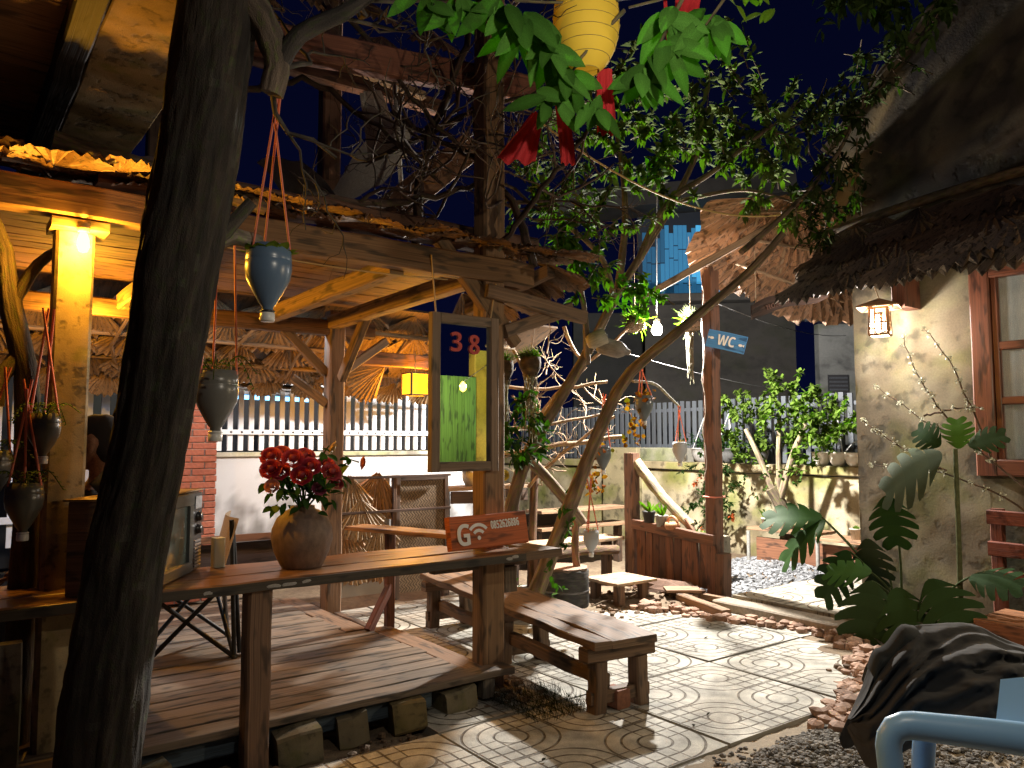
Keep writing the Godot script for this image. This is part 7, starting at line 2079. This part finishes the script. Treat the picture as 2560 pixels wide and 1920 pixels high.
# ---------- one seated person, mostly behind the trunk: a single skin over tapered bones ----------
func bones_mesh(bones: Array, cell: float, blend: float, colour: Callable) -> SurfaceTool:
	var lo := V(1e9, 1e9, 1e9)
	var hi := -lo
	for b in bones:
		for q in [[b[0], b[2]], [b[1], b[3]]]:
			lo = lo.min(q[0] - Vector3.ONE * (q[1] + blend))
			hi = hi.max(q[0] + Vector3.ONE * (q[1] + blend))
	var n := Vector3i(((hi - lo) / cell).ceil()) + Vector3i.ONE * 2
	var nx := n.x
	var ny := n.y
	var nz_ := n.z
	var f := PackedFloat32Array()
	f.resize(nx * ny * nz_)
	for z in nz_:
		for y in ny:
			for x in nx:
				var p := lo + V(x, y, z) * cell
				var acc := 0.0
				for b in bones:
					var ab: Vector3 = b[1] - b[0]
					var t := clampf((p - b[0]).dot(ab) / maxf(ab.length_squared(), 1e-9), 0, 1)
					var d: float = p.distance_to(b[0] + ab * t) - lerpf(b[2], b[3], t)
					acc += exp(-d / blend * 4.0)
				f[(z * ny + y) * nx + x] = -log(maxf(acc, 1e-30)) * blend / 4.0
	var vid := {}
	var pts := []
	for z in nz_ - 1:
		for y in ny - 1:
			for x in nx - 1:
				var s := V(0, 0, 0)
				var c := 0
				for e in [[0, 0, 0, 1, 0, 0], [0, 1, 0, 1, 1, 0], [0, 0, 1, 1, 0, 1], [0, 1, 1, 1, 1, 1], [0, 0, 0, 0, 1, 0], [1, 0, 0, 1, 1, 0], [0, 0, 1, 0, 1, 1], [1, 0, 1, 1, 1, 1], [0, 0, 0, 0, 0, 1], [1, 0, 0, 1, 0, 1], [0, 1, 0, 0, 1, 1], [1, 1, 0, 1, 1, 1]]:
					var f0 := f[((z + e[2]) * ny + y + e[1]) * nx + x + e[0]]
					var f1 := f[((z + e[5]) * ny + y + e[4]) * nx + x + e[3]]
					if (f0 < 0) != (f1 < 0):
						s += V(e[0], e[1], e[2]).lerp(V(e[3], e[4], e[5]), f0 / (f0 - f1))
						c += 1
				if c:
					vid[(z * ny + y) * nx + x] = pts.size()
					pts.append(lo + (V(x, y, z) + s / c) * cell)
	var st := new_st()
	st.set_smooth_group(7)
	var step := [1, nx, nx * ny]
	for z in range(1, nz_ - 1):
		for y in range(1, ny - 1):
			for x in range(1, nx - 1):
				var i := (z * ny + y) * nx + x
				for ax in 3:
					var f0 := f[i]
					var f1 := f[i + step[ax]]
					if (f0 < 0) == (f1 < 0): continue
					var u: int = step[(ax + 1) % 3]
					var w: int = step[(ax + 2) % 3]
					if not (vid.has(i) and vid.has(i - u) and vid.has(i - w) and vid.has(i - u - w)): continue
					var a: Vector3 = pts[vid[i - u - w]]
					var b: Vector3 = pts[vid[i - w]]
					var c: Vector3 = pts[vid[i]]
					var d: Vector3 = pts[vid[i - u]]
					var col: Color = colour.call((a + c) / 2)
					if f0 < 0: quad(st, a, b, c, d, col, Vector2(a.x, a.y), Vector2(b.x, b.y), Vector2(c.x, c.y), Vector2(d.x, d.y))
					else: quad(st, d, c, b, a, col, Vector2(d.x, d.y), Vector2(c.x, c.y), Vector2(b.x, b.y), Vector2(a.x, a.y))
	return st


func build_person() -> void:
	var pr := thing("person", "seated person in a black jacket, mostly hidden behind the dark trunk, head turned left", "person", V(0.7, 0.165, -4.42))
	# faces left and a little away: forward is -x
	var o := V(0.72, 0.0, -4.4)
	var fw := V(-0.9, 0, -0.43).normalized()
	var rt := fw.cross(Vector3.UP)
	var at := func(f: float, y: float, r: float) -> Vector3: return o + fw * f + rt * r + V(0, y, 0)
	var body := []
	body.append([at.call(0.0, 0.72, 0), at.call(0.0, 0.95, 0), 0.15, 0.15])
	body.append([at.call(0.0, 0.95, 0), at.call(0.02, 1.12, 0), 0.155, 0.145])
	body.append([at.call(0.02, 1.14, -0.13), at.call(0.02, 1.14, 0.13), 0.085, 0.085])
	body.append([at.call(0.02, 1.15, 0), at.call(0.03, 1.28, 0), 0.06, 0.052])
	for s in [-1.0, 1.0]:
		body.append([at.call(0.02, 1.14, s * 0.19), at.call(0.06, 0.88, s * 0.23), 0.062, 0.05])
		body.append([at.call(0.06, 0.88, s * 0.23), at.call(0.3, 0.84, s * 0.14), 0.048, 0.036])
		body.append([at.call(0.0, 0.68, s * 0.1), at.call(0.44, 0.66, s * 0.13), 0.095, 0.065])
		body.append([at.call(0.44, 0.66, s * 0.13), at.call(0.42, 0.25, s * 0.13), 0.06, 0.042])
		body.append([at.call(0.42, 0.22, s * 0.13), at.call(0.6, 0.2, s * 0.14), 0.042, 0.034])
	var st := bones_mesh(body, 0.022, 0.05, func(p: Vector3) -> Color:
		if p.y > 1.215: return Color(0.42, 0.22, 0.14)
		if p.y > 0.74: return Color(0.014, 0.014, 0.018)
		if p.y < 0.27: return Color(0.05, 0.05, 0.05)
		return Color(0.03, 0.035, 0.05))
	# hands: palm, four fingers and a thumb each, resting on the knee
	for s in [-1.0, 1.0]:
		var hand := []
		var w: Vector3 = at.call(0.31, 0.835, s * 0.135)
		hand.append([w, at.call(0.38, 0.805, s * 0.12), 0.026, 0.024])
		for k in 4:
			var b: Vector3 = at.call(0.375, 0.8, s * (0.12 + (k - 1.5) * 0.02))
			var m := b + fw * (0.04 - 0.004 * absf(k - 1.3)) + V(0, -0.012, 0)
			hand.append([b, m, 0.0095, 0.009])
			hand.append([m, m + fw * 0.025 + V(0, -0.028, 0), 0.009, 0.0075])
		var tb: Vector3 = at.call(0.34, 0.81, s * 0.1)
		hand.append([tb, tb + fw * 0.035 - rt * s * 0.025 + V(0, -0.012, 0), 0.011, 0.009])
		st.append_from(mesh_of(bones_mesh(hand, 0.006, 0.008, func(_p: Vector3) -> Color: return Color(0.42, 0.22, 0.14))), 0, Transform3D())
	# head with brow, nose, lips, chin and ears
	var hc: Vector3 = at.call(0.06, 1.43, 0)
	var hp := func(f: float, y: float, r: float) -> Vector3: return hc + fw * f + rt * r + V(0, y, 0)
	var head := [[hp.call(-0.015, 0.04, 0), hp.call(0.01, 0.02, 0), 0.088, 0.082], [hp.call(0.02, -0.04, 0), hp.call(0.045, -0.085, 0), 0.062, 0.038], [hp.call(0.078, 0.02, 0), hp.call(0.103, -0.018, 0), 0.012, 0.014], [hp.call(0.082, -0.048, -0.016), hp.call(0.082, -0.048, 0.016), 0.011, 0.011], [hp.call(0.078, -0.062, -0.013), hp.call(0.078, -0.062, 0.013), 0.011, 0.011], [hp.call(-0.03, -0.06, 0), hp.call(-0.03, -0.16, 0), 0.055, 0.055]]
	for s in [-1.0, 1.0]:
		head.append([hp.call(0.072, 0.032, s * 0.045), hp.call(0.08, 0.03, s * 0.02), 0.013, 0.012])
		head.append([hp.call(-0.01, 0.02, s * 0.085), hp.call(0.0, -0.03, s * 0.08), 0.014, 0.01])
	st.append_from(mesh_of(bones_mesh(head, 0.007, 0.018, func(p: Vector3) -> Color:
		return Color(0.36, 0.13, 0.1) if absf(p.y - hc.y + 0.055) < 0.014 and (p - hc).dot(fw) > 0.08 else Color(0.42, 0.22, 0.14))), 0, Transform3D())
	obj("body", st, M.cloth, pr)
	for s in [-1.0, 1.0]:
		obj("eye", rock(new_st(), hp.call(0.077, 0.012, s * 0.032), Vector3.ONE * 0.0125, Color(0.75, 0.72, 0.68), 1, 0.0, 12, true), M.plastic, pr)
		obj("iris", rock(new_st(), hp.call(0.0865, 0.012, s * 0.032), Vector3.ONE * 0.0055, Color(0.03, 0.02, 0.015), 1, 0.0, 10, true), M.plastic, pr)
	var hair := [[hp.call(-0.03, 0.07, 0), hp.call(0.0, 0.075, 0), 0.092, 0.085], [hp.call(-0.05, 0.02, 0), hp.call(-0.055, -0.05, 0), 0.082, 0.06], [hp.call(0.05, 0.095, -0.04), hp.call(0.05, 0.095, 0.04), 0.032, 0.032]]
	obj("hair", bones_mesh(hair, 0.01, 0.02, func(_p: Vector3) -> Color: return Color(0.012, 0.01, 0.009)), M.cloth, pr)
	var stl := thing("plain_stool", "dark wooden stool under the seated person behind the trunk", "stool", V(0.66, 0.165, -4.42))
	obj("seat", box(new_st(), V(0.48, 0.545, -4.6), V(0.86, 0.58, -4.24), Color(0.14, 0.09, 0.06), 0.002), M.wood, stl)
	for x in [0.52, 0.82]:
		for z in [-4.56, -4.28]: obj("leg", box(new_st(), V(x - 0.02, 0.165, z - 0.02), V(x + 0.02, 0.544, z + 0.02), Color(0.12, 0.08, 0.05)), M.wood, stl)
